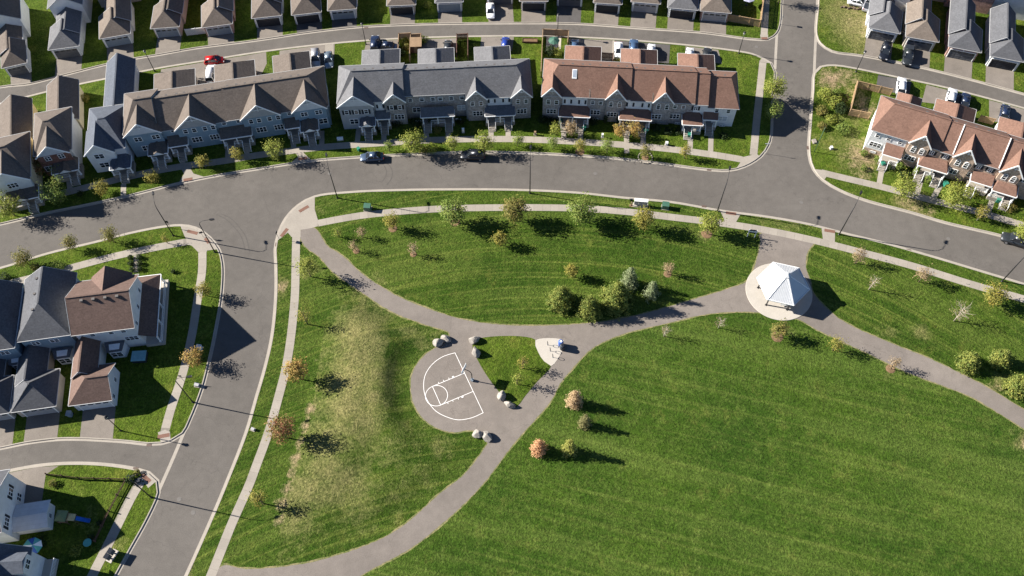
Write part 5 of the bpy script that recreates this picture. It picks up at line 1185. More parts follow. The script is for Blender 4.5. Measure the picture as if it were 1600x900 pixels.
# park bins on the concrete fan
def park_bin(label, px, py, m):
    p = G(px, py); T = thing('litter_bin', label, 'litter bin', (p.x, p.y, .156), 0, 'litter bins at the path junction')
    b = NB(); lathe(b, [(.34, 0), (.42, .15), (.44, 1.15), (.40, 1.25)], 16); obj('body', b, m, T, True)
    b = NB(); lathe(b, [(.46, 1.22), (.44, 1.34), (.28, 1.46), (.2, 1.46)], 16); obj('lid', b, m, T, True)
    b = NB(); lathe(b, [(.2, 1.465), (.2, 1.47)], 12); obj('opening', b, 'white' if m == 'bin_blue' else 'black', T)
park_bin('blue round litter bin at the path junction', 876, 540, 'bin_blue'); park_bin('black round litter bin at the path junction', 878.5, 546, 'bin_black')
def bike_rack(label, px, py):
    p = G(px, py); T = thing('bike_rack', label, 'bike rack', (p.x, p.y, .156), math.radians(100), 'bike racks on the concrete fan')
    b = NB(); tube(b, [(0, 0, 0), (0, 0, .55)], .04, 8); obj('post', b, 'black', T)
    b = NB(); tube(b, [(.26 * math.cos(t * PI / 8), 0, .8 + .28 * math.sin(t * PI / 8)) for t in range(-4, 13)], .035, 8); obj('ring', b, 'black', T, True)
    b = NB(); lathe(b, [(.12, 0), (.12, .03)], 10); obj('base', b, 'galv', T)
bike_rack('ring bike rack on the concrete fan, furthest from the court', 855.5, 539.5); bike_rack('ring bike rack in the middle of the three on the fan', 859.5, 549); bike_rack('ring bike rack nearest the lower tip of the fan', 863.5, 559)
# basketball hoop
p = G(738, 595); q = G(721, 588.5); d = (q - p).xy.normalized(); T = thing('basketball_hoop', 'basketball hoop on a black gooseneck pole by the half court', 'basketball hoop', (p.x, p.y, .132), math.atan2(d.y, d.x))
b = NB(); tube(b, [(0, 0, 0), (0, 0, 2.6), (.12, 0, 3.1), (.5, 0, 3.4), (1.3, 0, 3.45)], [.09, .08, .07, .06, .06], 10); obj('pole', b, 'black', T, True)
b = NB(); box(b, -.22, .22, -.22, .22, 0, .5); obj('pole_pad', b, 'garage_blue', T)
b = NB(); box(b, 1.3, 1.36, -.9, .9, 2.9, 3.95); bb = obj('backboard', b, 'white', T)
b = NB(); box(b, 1.361, 1.372, -.3, -.25, 3.1, 3.55); box(b, 1.361, 1.372, .25, .3, 3.1, 3.55); box(b, 1.361, 1.372, -.25, .25, 3.5, 3.55); box(b, 1.361, 1.372, -.25, .25, 3.1, 3.15); obj('target_square', b, 'black', bb)
b = NB(); tube(b, [(1.62 + .225 * math.cos(t * PI / 10), .225 * math.sin(t * PI / 10), 3.05) for t in range(21)], .014, 6); obj('rim', b, mat('rim_orange', (.5, .12, .02), .5), T)
b = NB()
for t in range(12):
    a = t * PI / 6; bar(b, (1.62 + .22 * math.cos(a), .22 * math.sin(a), 3.04), (1.62 + .12 * math.cos(a + .3), .12 * math.sin(a + .3), 2.6), .012)
nt_ = obj('net', b, 'white', T); nt_['kind'] = 'stuff'
# boulders
def boulder(label, px, py, s, seed, rz=0):
    from mathutils import noise
    p = G(px, py); b = NB(); bmesh.ops.create_icosphere(b, subdivisions=3, radius=1)
    off = Vector((seed * 7.3, seed * 3.1, 0))
    for v in b.verts:
        n = v.co.normalized(); r = 1 + .28 * noise.noise(n * 1.1 + off) + .12 * noise.noise(n * 2.6 + off)
        c = n * r
        for k in range(9):                         # broken faces
            a = Vector((math.cos(seed + k * 1.9), math.sin(seed * 2 + k * 1.3), .3 + .2 * k)).normalized(); dd = c.dot(a) - (.62 + .04 * k)
            if dd > 0: c -= a * dd * .97
        v.co = Vector((c.x * s[0], c.y * s[1], max(-.1, (c.z + .62) * s[2])))
    o = obj('boulder', b, 'stone'); o.location = (p.x, p.y, .12); o.rotation_euler = (0, 0, math.radians(rz)); tag(o, label, 'boulder', 'boulders round the court entrances')
for a in [('larger rounded boulder of the pair at the upper left of the court', 685, 537, (1.05, .8, .8), 1, 20), ('smaller pointed boulder of the pair at the upper left of the court', 697, 531, (1.0, .62, .7), 2, -20), ('grey boulder at the court neck beside the path', 741, 533, (1.05, .75, .75), 3, 30), ('pale tall boulder on the triangle lawn edge near the neck', 743.5, 552.5, (.75, .95, 1.0), 4, 35), ('blocky white boulder right of the court by the hoop shadow', 784, 621, (.78, .9, .9), 5, 10), ('long pale boulder at the lower tip of the triangle lawn', 796.5, 634, (.95, .6, .7), 6, -35), ('flat-topped white boulder below the court', 747, 679.5, (.95, .75, .8), 7, 5), ('leaning white boulder below the court beside the path', 761.5, 684, (.72, .95, .8), 8, 30)]: boulder(*a)

# ------------------------------------------------------------------ the shelter: hexagonal two-tier roof on posts
c0 = (G(1205.4, 410.4, 3.1) + G(1247.5, 419.6, 3.1) + G(1266.5, 452.5, 3.1) + G(1241.5, 477, 3.1) + G(1199.3, 467.8, 3.1) + G(1181.6, 435.4, 3.1)) / 6
p6 = G(1199.3, 467.8, 3.1) - c0; R6 = sum(((G(x, y, 3.1) - c0).length for x, y in [(1205.4, 410.4), (1247.5, 419.6), (1266.5, 452.5), (1241.5, 477), (1199.3, 467.8), (1181.6, 435.4)])) / 6
T = thing('park_shelter', 'hexagonal park shelter with white metal roof on its round pad', 'shelter', (c0.x, c0.y, gz), math.atan2(p6.y, p6.x))
def hexp(r, z, k, da=0): a = k * PI / 3 + da; return (r * math.cos(a), r * math.sin(a), z)
def metal(name, col):
    t = NT(name); o = t.obj(); t.base(t.scalecol(col, t.rng(t.noise(.8, 3, o), .3, .7, .95, 1.05)))
    t.b.inputs['Roughness'].default_value = .45; t.b.inputs['Metallic'].default_value = .1; return t.m
M['roof_metal'] = metal('ribbed_roof_metal', (.52, .53, .54))
ze_, zt_ = 3.0, 5.6; top_r = .55
for k in range(6):
    b = NB(); P = [hexp(R6, ze_, k), hexp(R6, ze_, k + 1), hexp(top_r, zt_, k + 1), hexp(top_r, zt_, k)]
    prism(b, P, (0, 0, -.08)); rp = obj('roof_panel', recalc(b), 'roof_metal', T)
    b = NB(); e0, e1 = Vector(P[0]), Vector(P[1]); t0, t1 = Vector(P[3]), Vector(P[2]); n = 16; pp = (e1 - e0).normalized(); dn = ((t0 + t1) / 2 - (e0 + e1) / 2); Lr = dn.length; dn.normalize()
    for i in range(1, n):
        f = i / n; s0 = e0.lerp(e1, f); x = abs(f - .5) * 2; Lk = Lr * min(1, (1 - x) / (1 - top_r / R6)); bar(b, s0 + Vector((0, 0, .012)), s0 + dn * Lk * .99 + Vector((0, 0, .012)), .03, .03)
    obj('rib', recalc(b), 'roof_metal', rp)['kind'] = 'stuff'
    b = NB(); bar(b, Vector(P[0]) + Vector((0, 0, .05)), Vector(P[3]) + Vector((0, 0, .05)), .16, .07); obj('hip_cap', recalc(b), 'white', T)
    b = NB(); bar(b, P[0], P[1], .08, .22); obj('fascia', recalc(b), 'white', T)
    pb = Vector(hexp(R6 * .80, 0, k)); b = NB(); box(b, pb.x - .09, pb.x + .09, pb.y - .09, pb.y + .09, 0, ze_ + .2); obj('post', b, 'black', T)
    b = NB(); box(b, pb.x - .2, pb.x + .2, pb.y - .2, pb.y + .2, 0, .05); obj('post_base', b, 'black', T)
    b = NB(); bar(b, hexp(R6 * .80, ze_ - .15, k), hexp(R6 * .80, ze_ - .15, k + 1), .12, .2); obj('beam', b, 'black', T)
b = NB(); prism(b, [hexp(top_r * .8, zt_ - .1, k) for k in range(6)], (0, 0, .45)); obj('cupola', recalc(b), 'white', T)
b = NB(); v = [b.verts.new(hexp(top_r * 1.25, zt_ + .3, k)) for k in range(6)]; a = b.verts.new((0, 0, zt_ + .75)); b.faces.new(v[::-1]); [b.faces.new((v[k], v[(k + 1) % 6], a)) for k in range(6)]; obj('cupola_roof', recalc(b), 'roof_metal', T)
def picnic(label, px, py, rz):
    p = G(px, py); T = thing('picnic_table', label, 'picnic table', (p.x, p.y, gz + .04), math.radians(rz), 'picnic tables under the shelter')
    for i in range(5): b = NB(); box(b, -.9, .9, -.36 + i * .148, -.36 + i * .148 + .13, .70, .75); obj('plank', b, 'galv', T)
    for s in (-1, 1):
        b = NB(); box(b, -.9, .9, s * .72 - .14, s * .72 + .14, .42, .46); obj('bench', b, 'galv', T)
        b = NB(); bar(b, (s * .65, -.75, .4), (s * .65, .75, .4), .06); bar(b, (s * .65, -.6, 0), (s * .65, -.2, .7), .06); bar(b, (s * .65, .6, 0), (s * .65, .2, .7), .06); obj('leg_frame', b, 'black', T)
picnic('picnic table under the front edge of the shelter roof', 1226, 474, -8); picnic('picnic table deeper under the shelter roof, left side', 1211, 466, -8)

# ------------------------------------------------------------------ fences and yard things
def fence(label, pts, h=1.8, m='wood', group='wooden fences', cap=True, gap=0.02):
    L = [G(*p).xy for p in pts]; T = thing('wooden_fence', label, 'fence', (L[0].x, L[0].y, .12), 0, group); o0 = L[0]
    for a, c in zip(L, L[1:]):
        d = c - a; n = max(1, round(d.length / 2.4)); u = d.normalized(); w_ = Vector((-u.y, u.x))
        for i in range(n):
            s, e = a + d * i / n - o0, a + d * (i + 1) / n - o0
            b = NB(); k = max(1, int((e - s).length / .15))
            for j in range(k):
                x0, x1 = s.lerp(e, j / k), s.lerp(e, (j + 1) / k) - u * gap; hh = h + rnd.uniform(-.015, .015)
                prism(b, [(*(x0 - w_ * .012), .05), (*(x1 - w_ * .012), .05), (*(x1 + w_ * .012), .05), (*(x0 + w_ * .012), .05)], (0, 0, hh - .05))
            pn = obj('fence_panel', recalc(b), m, T); pn['kind'] = 'stuff'
            b = NB(); bar(b, (*(s + w_ * .06), .4), (*(e + w_ * .06), .4), .05, .09); obj('rail', b, m, T)
            b = NB(); bar(b, (*(s + w_ * .06), h - .3), (*(e + w_ * .06), h - .3), .05, .09); obj('rail', b, m, T)
            if cap: b = NB(); bar(b, (*s, h + .03), (*e, h + .03), .14, .04); obj('cap_rail', b, m, T)
        for i in range(n + 1):
            q = a + d * i / n - o0 + w_ * .02; b = NB(); box(b, q.x - .07, q.x + .07, q.y - .07, q.y + .07, 0, h + .12); obj('post', b, m, T)
    return T
fence('brown wooden fence round the paved yard left of the red-brown terrace', [(845, 122), (848, 56), (888, 58), (886, 77)], 1.8)
fence('dark wooden fence with cap rail round the hedge yard behind the grey terrace', [(623, 98), (624.5, 63), (643, 62)], 1.8, 'wood')
fence('wooden divider fence beside the reddish shed behind the grey terrace', [(641, 99), (643, 64), (659, 63), (658, 80)], 1.8, 'wood')
fence('dark stained fence round the narrow yard behind the grey terrace', [(714, 97), (714.5, 64), (731.5, 63), (731.5, 97)], 1.8, 'wood_dark')
fence('fresh pine fence round the dirt yard at the right terrace end', [(1356, 187), (1325, 181), (1336, 137), (1390, 150)], 1.8, 'wood_new')
fence('fresh pine fence piece between two garages of the right terrace', [(1527, 190), (1549, 196)], 1.7, 'wood_new')
fence('tan wooden fence along the corner yard next to the brick garage', [(1137, 34), (1186, 43), (1191, 0), (1193, -30)], 1.9, 'wood_new')
fence('short dark gate fence beside the middle rear garage of the red-brown terrace', [(940, 92), (957, 93), (956, 104)], 1.6, 'wood_dark')
fence('low dark wire-topped fence across the lower left yard', [(75, 743), (125, 749), (198, 751), (172, 800), (150, 847)], .9, 'wood_dark', cap=False, gap=.11)
fence('pale board fence between two garages above the red car', [(293, 56.5), (324, 53)], 1.7, 'garage_white')
# paved yard: stone patio, dark umbrella, shrubs
sheet('patio', W2([(854, 58), (877, 59), (876, 79), (853, 80)]), .136, 'slab')
def umbrella(label, px, py, r, m, n=8, h=2.4):
    p = G(px, py); T = thing('patio_umbrella', label, 'umbrella', (p.x, p.y, .13))
    b = NB(); tube(b, [(0, 0, 0), (0, 0, h + .3)], .03, 6); obj('pole', b, 'black', T)
    b = NB(); v = [b.verts.new((r * math.cos(2 * PI * k / n), r * math.sin(2 * PI * k / n), h - .25)) for k in range(n)]; a = b.verts.new((0, 0, h + .25)); [b.faces.new((v[k], v[(k + 1) % n], a)) for k in range(n)]; b.faces.new(v[::-1]); obj('canopy', b, m, T)
    b = NB(); lathe(b, [(.3, 0), (.3, .1), (.08, .14)], 10); obj('base', b, 'black', T)
umbrella('dark closed-season patio umbrella on the stone patio', 865, 76, 1.2, 'cabinet')
umbrella('pale lilac octagonal umbrella in the corner yard at the top', 1166, 9, 1.5, mat('lilac_canvas', (.36, .36, .46), .8))
# raised planter box in the lawn by the blue car
p = G(828, 65.5); T = thing('planter_box', 'long wooden planter box on the lawn right of the blue car', 'planter', (p.x, p.y, .12), math.radians(-2))
for (x0, x1, y0, y1) in ((-1.6, 1.6, -.5, -.42), (-1.6, 1.6, .42, .5), (-1.6, -1.52, -.42, .42), (1.52, 1.6, -.42, .42)): b = NB(); box(b, x0, x1, y0, y1, 0, .45); obj('plank', b, 'wood_dark', T)
b = NB(); box(b, -1.5, 1.5, -.4, .4, 0, .35); obj('soil', b, 'mulch', T)
# small shed behind the grey terrace
p = G(651, 78); T = thing('garden_shed', 'small reddish garden shed behind the grey terrace', 'shed', (p.x, p.y, .12), math.radians(2))
b = NB(); box(b, -1.1, 1.1, -1.0, 1.0, 0, 1.9); obj('wall', b, 'wood_dark', T); b = NB(); prism(b, [(-1.25, -1.2, 1.9), (1.25, -1.2, 1.9), (1.25, 1.2, 2.25), (-1.25, 1.2, 2.25)], (0, 0, .08)); obj('roof', recalc(b), 'wood', T); b = NB(); box(b, -.4, .4, -1.04, -1.0, .05, 1.75); obj('door', b, 'wood', T)
# lower left yard: play set, round table, shed lean-to
p = G(105, 812); T = thing('play_set', 'garden play set with tan canopies and a blue slide', 'play set', (p.x, p.y, .12), math.radians(-4)); T.scale = (.78, .78, .85)
for x in (-.9, .9):
    for y in (-.9, .9): b = NB(); box(b, x - .06, x + .06, y - .06, y + .06, 0, 2.4); obj('post', b, 'wood_dark', T)
b = NB(); box(b, -1, 1, -1, 1, 1.1, 1.2); obj('deck', b, 'wood', T)
b = NB(); v = [b.verts.new(q) for q in ((-1.1, -1.1, 2.3), (1.1, -1.1, 2.3), (1.1, 1.1, 2.3), (-1.1, 1.1, 2.3))]; a = b.verts.new((0, 0, 3.2)); b.faces.new(v[::-1]); [b.faces.new((v[k], v[(k + 1) % 4], a)) for k in range(4)]; obj('canopy', b, mat('canopy_green', (.16, .20, .10), .8), T)
b = NB(); v = [b.verts.new(q) for q in ((1.0, -.7, 1.9), (2.6, -.7, 1.9), (2.6, .7, 1.9), (1.0, .7, 1.9))]; a = b.verts.new((1.8, 0, 2.6)); b.faces.new(v[::-1]); [b.faces.new((v[k], v[(k + 1) % 4], a)) for k in range(4)]; obj('canopy', b, mat('canopy_tan', (.42, .36, .20), .8), T)
for y in (-.6, .6): b = NB(); box(b, 2.45, 2.57, y - .05, y + .05, 0, 1.95); obj('post', b, 'wood_dark', T)
b = NB()
for i in range(6):
    f0, f1 = i / 6, (i + 1) / 6; z0, z1 = 1.3 * (1 - f0) ** 1.3 + .15, 1.3 * (1 - f1) ** 1.3 + .15; x0, x1 = 2.5 + 2.3 * f0, 2.5 + 2.3 * f1
    prism(b, [(x0, -.35, z0), (x1, -.35, z1), (x1, .35, z1), (x0, .35, z0)], (0, 0, .05)); bar(b, (x0, -.36, z0 + .1), (x1, -.36, z1 + .1), .05, .2); bar(b, (x0, .36, z0 + .1), (x1, .36, z1 + .1), .05, .2)
obj('slide', recalc(b), mat('slide_blue', (.02, .13, .48), .35), T)
p = G(140, 850); T = thing('garden_table', 'round turquoise garden table on the lower left lawn', 'table', (p.x, p.y, .12)); M['turq'] = mat('turquoise', (.10, .36, .32), .5)
b = NB(); lathe(b, [(.62, .7), (.62, .76)], 20); obj('table_top', b, 'turq', T); b = NB(); lathe(b, [(.3, 0), (.08, .08), (.08, .7)], 10); obj('pedestal', b, 'turq', T)
p = G(64, 860); T = thing('garden_parasol', 'tilted blue and white beach umbrella by the navy-roofed house', 'umbrella', (p.x, p.y, .6)); b = NB(); tube(b, [(0, 0, 0), (.2, 0, 2.2)], .03, 6); obj('pole', b, 'white', T)
n = 8; Vs = [Vector((1.3 * math.cos(2 * PI * k / n), 1.3 * math.sin(2 * PI * k / n), 2.0 - .3 * math.cos(2 * PI * k / n))) for k in range(n)]; Ap = Vector((.25, 0, 2.6))
for k in range(n): b = NB(); prism(b, [Vs[k], Vs[(k + 1) % n], Ap], (0, 0, .02)); obj('canopy_panel', recalc(b), 'turq' if k % 2 else 'slide_w' if 'slide_w' in M else 'bin_blue' if k % 4 else 'white', T)
# stone pile beside the pine-fenced yard and garden ball
p = G(220, 560); T = thing('hot_tub', 'turquoise covered hot tub in the shaded yard of the corner house', 'hot tub', (p.x, p.y, .12), math.radians(4)); b = NB(); box(b, -1.15, 1.15, -.9, .9, 0, .8); obj('body', b, 'bin_black', T); b = NB(); box(b, -1.2, 1.2, -.95, .95, .8, .92); obj('cover', b, mat('tub_cover', (.22, .42, .45), .6), T)
p = G(278, 459 + 30); 
# boards, logs and a car on the top right lot
p = G(1336, 14); T = thing('log_pile', 'row of dark logs and brush on the bare corner lot', 'logs', (p.x, p.y, .12), math.radians(-6))
for i in range(14):
    b = NB(); x = -3.2 + i * .5; tube(b, [(x + rnd.uniform(-.3, .3), rnd.uniform(-.4, .4), .12), (x + rnd.uniform(.2, .9), rnd.uniform(-.4, .4), .2)], rnd.uniform(.1, .2), 7); obj('log', b, 'bark', T)
# ------------------------------------------------------------------ cars
CARS = {}
def car_proto(kind):
    """meshes of one body style; x forward"""
    if kind in CARS: return CARS[kind]
    D = dict(sedan=(4.6, 1.8, 1.45, .95), suv=(4.75, 1.92, 1.75, 1.08), hatch=(4.1, 1.76, 1.5, .98), pickup=(5.6, 2.0, 1.85, 1.15), van=(5.0, 1.98, 1.85, 1.1))[kind]
    L, Wd, H, belt = D; hl = L / 2; hw = Wd / 2
    hood = belt - .08; tail = belt + (.02 if kind != 'sedan' else -.02)
    xs = [(-hl, .78, .55, tail - .22), (-hl + .12, .92, .3, tail - .06), (-hl + .5, .98, .24, tail), (-hl * .45, 1, .22, belt + .02), (0, 1, .22, belt), (hl * .38, 1, .22, belt - .01), (hl * .62, .985, .22, hood), (hl - .35, .94, .25, hood - .1), (hl - .08, .84, .32, hood - .24), (hl, .7, .45, hood - .36)]
    b = NB(); rings = []
    for x, k, z0, z1 in xs:
        w_ = hw * k; zm = (z0 + z1) * .5
        rings.append([b.verts.new(p) for p in ((x, -w_ * .92, z0), (x, -w_, zm), (x, -w_ * .97, z1 - .07), (x, -w_ * .84, z1), (x, 0, z1 + .025), (x, w_ * .84, z1), (x, w_ * .97, z1 - .07), (x, w_, zm), (x, w_ * .92, z0))])
    for r, s in zip(rings, rings[1:]):
        for i in range(9): b.faces.new((r[i], r[(i + 1) % 9], s[(i + 1) % 9], s[i]))
    b.faces.new(rings[0]); b.faces.new(rings[-1][::-1])
    # cabin: pillars and roof in body colour
    cab = dict(sedan=(-1.75, -1.05, .35, 1.15), suv=(-2.25, -1.95, .35, 1.15), hatch=(-1.95, -1.55, .4, 1.2), pickup=(-.75, -.6, .75, 1.5), van=(-2.4, -2.2, .7, 1.6))[kind]
    bw, tw = hw * .86, hw * .70; zb = belt - .02; zt = H
    def ring4(x0, x1, w_, z): return [(x0, -w_, z), (x1, -w_, z), (x1, w_, z), (x0, w_, z)]
    B, Tp = ring4(cab[0], cab[3], bw, zb), ring4(cab[1], cab[2], tw, zt)
    prism(b, [(x, y, z - .07) for x, y, z in Tp], (0, 0, .09))
    for k in range(4): bar(b, B[k], Tp[k], .1)
    if kind in ('suv', 'van', 'hatch', 'sedan'): bar(b, ((cab[0] + cab[3]) / 2 - .15, -bw, zb), ((cab[1] + cab[2]) / 2 - .1, -tw, zt), .09); bar(b, ((cab[0] + cab[3]) / 2 - .15, bw, zb), ((cab[1] + cab[2]) / 2 - .1, tw, zt), .09)
    if kind == 'pickup':
        pass
    body = bpy.data.meshes.new('body'); recalc(b).to_mesh(body); b.free(); body.materials.append(M['white'])
    body.polygons.foreach_set('use_smooth', [True] * len(body.polygons))
    parts = []
    def glass(nm, idx, k=.965):
        g = NB(); c = Vector((0, 0, 0)); P = [Vector(B[idx[0]]), Vector(B[idx[1]]), Vector(Tp[idx[1]]), Vector(Tp[idx[0]])]
        ctr = sum(P, Vector()) / 4; cc = Vector(((cab[0] + cab[3]) / 2, 0, zb)); inn = (cc - ctr); inn.z = 0; inn.normalize()
        prism(g, [p.lerp(ctr, .03) for p in P], inn * .05); m = bpy.data.meshes.new(nm); recalc(g).to_mesh(m); g.free(); m.materials.append(M['car_glass']); parts.append((nm, m, None))
    glass('rear_window', (0, 3)); glass('windscreen', (1, 2)); glass('side_window', (0, 1)); glass('side_window', (3, 2))
    if kind == 'pickup':
        g = NB(); box(g, -hl + .15, cab[0] - .1, -hw * .78, hw * .78, belt - .02, belt + .045); m = bpy.data.meshes.new('bed_cover'); g.to_mesh(m); g.free(); m.materials.append(M['bin_black']); parts.append(('bed_cover', m, None))
    for s in (-1, 1):
        g = NB(); box(g, hl - .2, hl - .03, s * hw * .62 - .17, s * hw * .62 + .17, hood - .36, hood - .2); m = bpy.data.meshes.new('headlight'); g.to_mesh(m); g.free(); m.materials.append(M['headlight']); parts.append(('headlight', m, None))
        g = NB(); box(g, -hl + .0, -hl + .14, s * hw * .66 - .14, s * hw * .66 + .14, tail - .3, tail - .1); m = bpy.data.meshes.new('taillight'); g.to_mesh(m); g.free(); m.materials.append(M['taillight']); parts.append(('taillight', m, None))
        g = NB(); box(g, cab[3] - .5, cab[3] - .3, s * (hw + .1) - .1, s * (hw + .1) + .1, belt, belt + .16); m = bpy.data.meshes.new('mirror'); g.to_mesh(m); g.free(); m.materials.append(M['bin_black']); parts.append(('mirror', m, None))
    wr = .34 if kind not in ('pickup', 'suv') else .38
    g = NB(); tube(g, [(0, -.11, 0), (0, .11, 0)], wr, 16); tm = bpy.data.meshes.new('wheel'); g.to_mesh(tm); g.free(); tm.materials.append(M['rubber'])
    g = NB(); tube(g, [(0, -.12, 0), (0, .12, 0)], wr * .62, 12); rm = bpy.data.meshes.new('rim'); g.to_mesh(rm); g.free(); rm.materials.append(M['rim'])
    CARS[kind] = (body, parts, (tm, rm, wr, hl, hw)); return CARS[kind]
M['car_glass'] = mat('car_glass', (.018, .022, .028), .06, .1, spec=.7)
CP = {k: paint('car_paint_' + k, c, r, m) for k, c, r, m in [('steel', (.055, .085, .14), .35, .3), ('black', (.008, .010, .016), .35, .0), ('red', (.42, .012, .012), .3, .1), ('white', (.70, .71, .72), .35, .0), ('silver', (.38, .38, .40), .35, .5), ('bluesilver', (.20, .25, .30), .35, .5), ('navy', (.012, .022, .055), .35, .1), ('blue', (.015, .04, .24), .35, .1), ('charcoal', (.022, .026, .03), .4, .1), ('denim', (.06, .11, .20), .35, .3)]}
def car(label, kind, col, px, py, hx, hy, z=.13):
    body, parts, (tm, rm, wr, hl, hw) = car_proto(kind); p = G(px, py, .7); d = vpx(px, py, px + hx, py + hy)
    nm = {'pickup': 'pickup_truck', 'van': 'van'}.get(kind, 'parked_car')
    T = thing(nm, label, {'pickup': 'pickup', 'van': 'van'}.get(kind, 'car'), (p.x, p.y, z), math.atan2(d.y, d.x), 'cars parked along the streets and lanes')
    o = obj('body', body, None, T); o.material_slots[0].link = 'OBJECT'; o.material_slots[0].material = CP[col]
    for n, m, _ in parts: obj(n, m, None, T)
    for x in (-hl * .6, hl * .62):
        for s in (-1, 1):
            w_ = obj('wheel', tm, None, T); w_.location = (x, s * (hw - .1), wr); obj('rim', rm, None, w_)
car('steel blue sedan parked at the north kerb of the main street', 'sedan', 'steel', 581, 245, -30, 1.5, .01)
car('black SUV parked at the north kerb of the main street', 'suv', 'black', 739, 242.5, -30, -.5, .01)
car('dark pickup truck at the right edge of the main street', 'pickup', 'charcoal', 1590, 376, -30, -9, .01)
car('bright red hatchback behind the blue-grey terrace', 'hatch', 'red', 335, 95, 30, -3)
car('white van tucked beside a rear garage below the red car', 'van', 'white', 330, 116, 2, -20)
car('silver SUV parked nose down behind the blue-grey terrace', 'suv', 'silver', 493.5, 92, 1, 22)
car('blue-silver sedan next to the silver SUV on the back drive', 'sedan', 'bluesilver', 513.5, 93.5, 2, 22)
car('dark navy pickup parked nose up at the back lane', 'suv', 'navy', 586, 69, 1, -22)
car('dark sedan parked across the drive beside the navy car', 'sedan', 'navy', 607, 73, 24, 2)
car('dark car mostly behind the middle rear garage of the grey terrace', 'hatch', 'charcoal', 700, 74, 1, -20)
car('bright blue car behind the right rear garage of the grey terrace', 'hatch', 'blue', 790, 69, 1, -20)
car('pale silver sedan on the shaded drive at the top', 'sedan', 'white', 766.5, 17, 1, 20)
car('dark green-blue car behind the first red-brown rear garage', 'hatch', 'denim', 898, 73, 1, -20)
car('white sedan on the dark drive, left of the denim blue SUV', 'sedan', 'white', 967, 79, 1, 20)
car('denim blue SUV with open dark drive behind the red-brown terrace', 'suv', 'denim', 990, 75, 1, -20)
car('white car half hidden by the middle red-brown rear garage', 'hatch', 'white', 1017.5, 80, 2, -20)
car('white car behind the right rear garage of the red-brown terrace', 'hatch', 'white', 1077.5, 86, 2, -20)
car('black car right of the white car at the lane end drive', 'sedan', 'charcoal', 1104, 87, 4, -20)
car('black SUV parked on the drive of the corner-lot house', 'suv', 'black', 1383, 81, -6, 22)
car('dark green-grey pickup parked on the drive of the tan-roofed house', 'pickup', 'charcoal', 1419, 87, -4, 24)
car('white SUV behind the first garage of the right terrace', 'suv', 'white', 1408, 135, 2, -20)
car('white SUV behind the second garage of the right terrace', 'suv', 'white', 1486, 152, 5, -20)
car('navy car in the shade beside the white SUV at right', 'sedan', 'navy', 1508, 158, 4, -20)
car('navy hatchback behind the last garage of the right terrace', 'hatch', 'navy', 1570, 175, 4, -20)
car('white car on the top lot cut by the frame edge', 'sedan', 'white', 1341, 4, 20, 4)
car('pale grey pickup beside the white car on the top lot', 'pickup', 'silver', 1358, 5, 8, -20)
# ================================================================== TREES AND PLANTS
import numpy as np
LEAF = {
 'green': leafmat('leaf_green', (.095, .16, .03), (.22, .28, .06), (.27, .29, .07)),
 'olive': leafmat('leaf_olive', (.095, .115, .027), (.230, .209, .054), (.270, .203, .061)),
 'yellow': leafmat('leaf_yellow', (.169, .169, .033), (.377, .305, .065), (.143, .169, .039)),
 'lime': leafmat('leaf_lime', (.14, .19, .03), (.33, .33, .065), (.23, .27, .055)),
 'tan': leafmat('leaf_tan', (.230, .167, .092), (.414, .310, .184), (.322, .230, .115)),
 'orange': leafmat('leaf_orange', (.33, .20, .06), (.45, .30, .10), (.22, .23, .05)),
 'rust': leafmat('needle_rust', (.46, .25, .13), (.66, .38, .21), (.54, .33, .18)),
 'redgreen': leafmat('leaf_red_green', (.26, .09, .05), (.34, .21, .09), (.17, .21, .05)),
 'pine': leafmat('needle_pine', (.10, .145, .03), (.34, .34, .08), (.09, .14, .03)),
 'spruce': leafmat('needle_blue_spruce', (.12, .16, .07), (.33, .37, .21), (.20, .23, .11)),
 'dark': leafmat('leaf_dark', (.018, .035, .012), (.045, .070, .020)),
 'fawn': leafmat('needle_fawn', (.40, .28, .16), (.60, .45, .28), (.50, .36, .20)),
 'oliveneedle': leafmat('needle_olive', (.140, .140, .056), (.280, .252, .112), (.196, .182, .070)),
 'limeneedle': leafmat('needle_lime', (.22, .24, .05), (.42, .40, .11), (.27, .27, .07)),
}
nr = np.random.default_rng(5)
def leaves(name, ctr, nrm, size, m, parent, aspect=.62):
    """one mesh of folded leaf quads at the given centres"""
    n = len(ctr); nrm = nrm / np.maximum(np.linalg.norm(nrm, axis=1, keepdims=True), 1e-6)
    t = np.cross(nrm, nr.normal(size=(n, 3))); t /= np.maximum(np.linalg.norm(t, axis=1, keepdims=True), 1e-6)
    s = np.cross(nrm, t); L = (size * nr.uniform(.7, 1.35, n))[:, None]; Wd = L * aspect
    v = np.stack([ctr - t * L, ctr + s * Wd * .9 - nrm * L * .12, ctr + t * L, ctr - s * Wd * .9 - nrm * L * .12], 1).reshape(-1, 3)
    me = bpy.data.meshes.new(name); me.vertices.add(4 * n); me.vertices.foreach_set('co', v.ravel().astype(np.float32))
    me.loops.add(4 * n); me.loops.foreach_set('vertex_index', np.arange(4 * n, dtype=np.int32))
    me.polygons.add(n); me.polygons.foreach_set('loop_start', np.arange(0, 4 * n, 4, dtype=np.int32)); me.polygons.foreach_set('loop_total', np.full(n, 4, dtype=np.int32))
    me.update(); me.materials.append(LEAF[m]); o = obj(name, me, None, parent)
    if parent: o['kind'] = 'stuff'
    return o
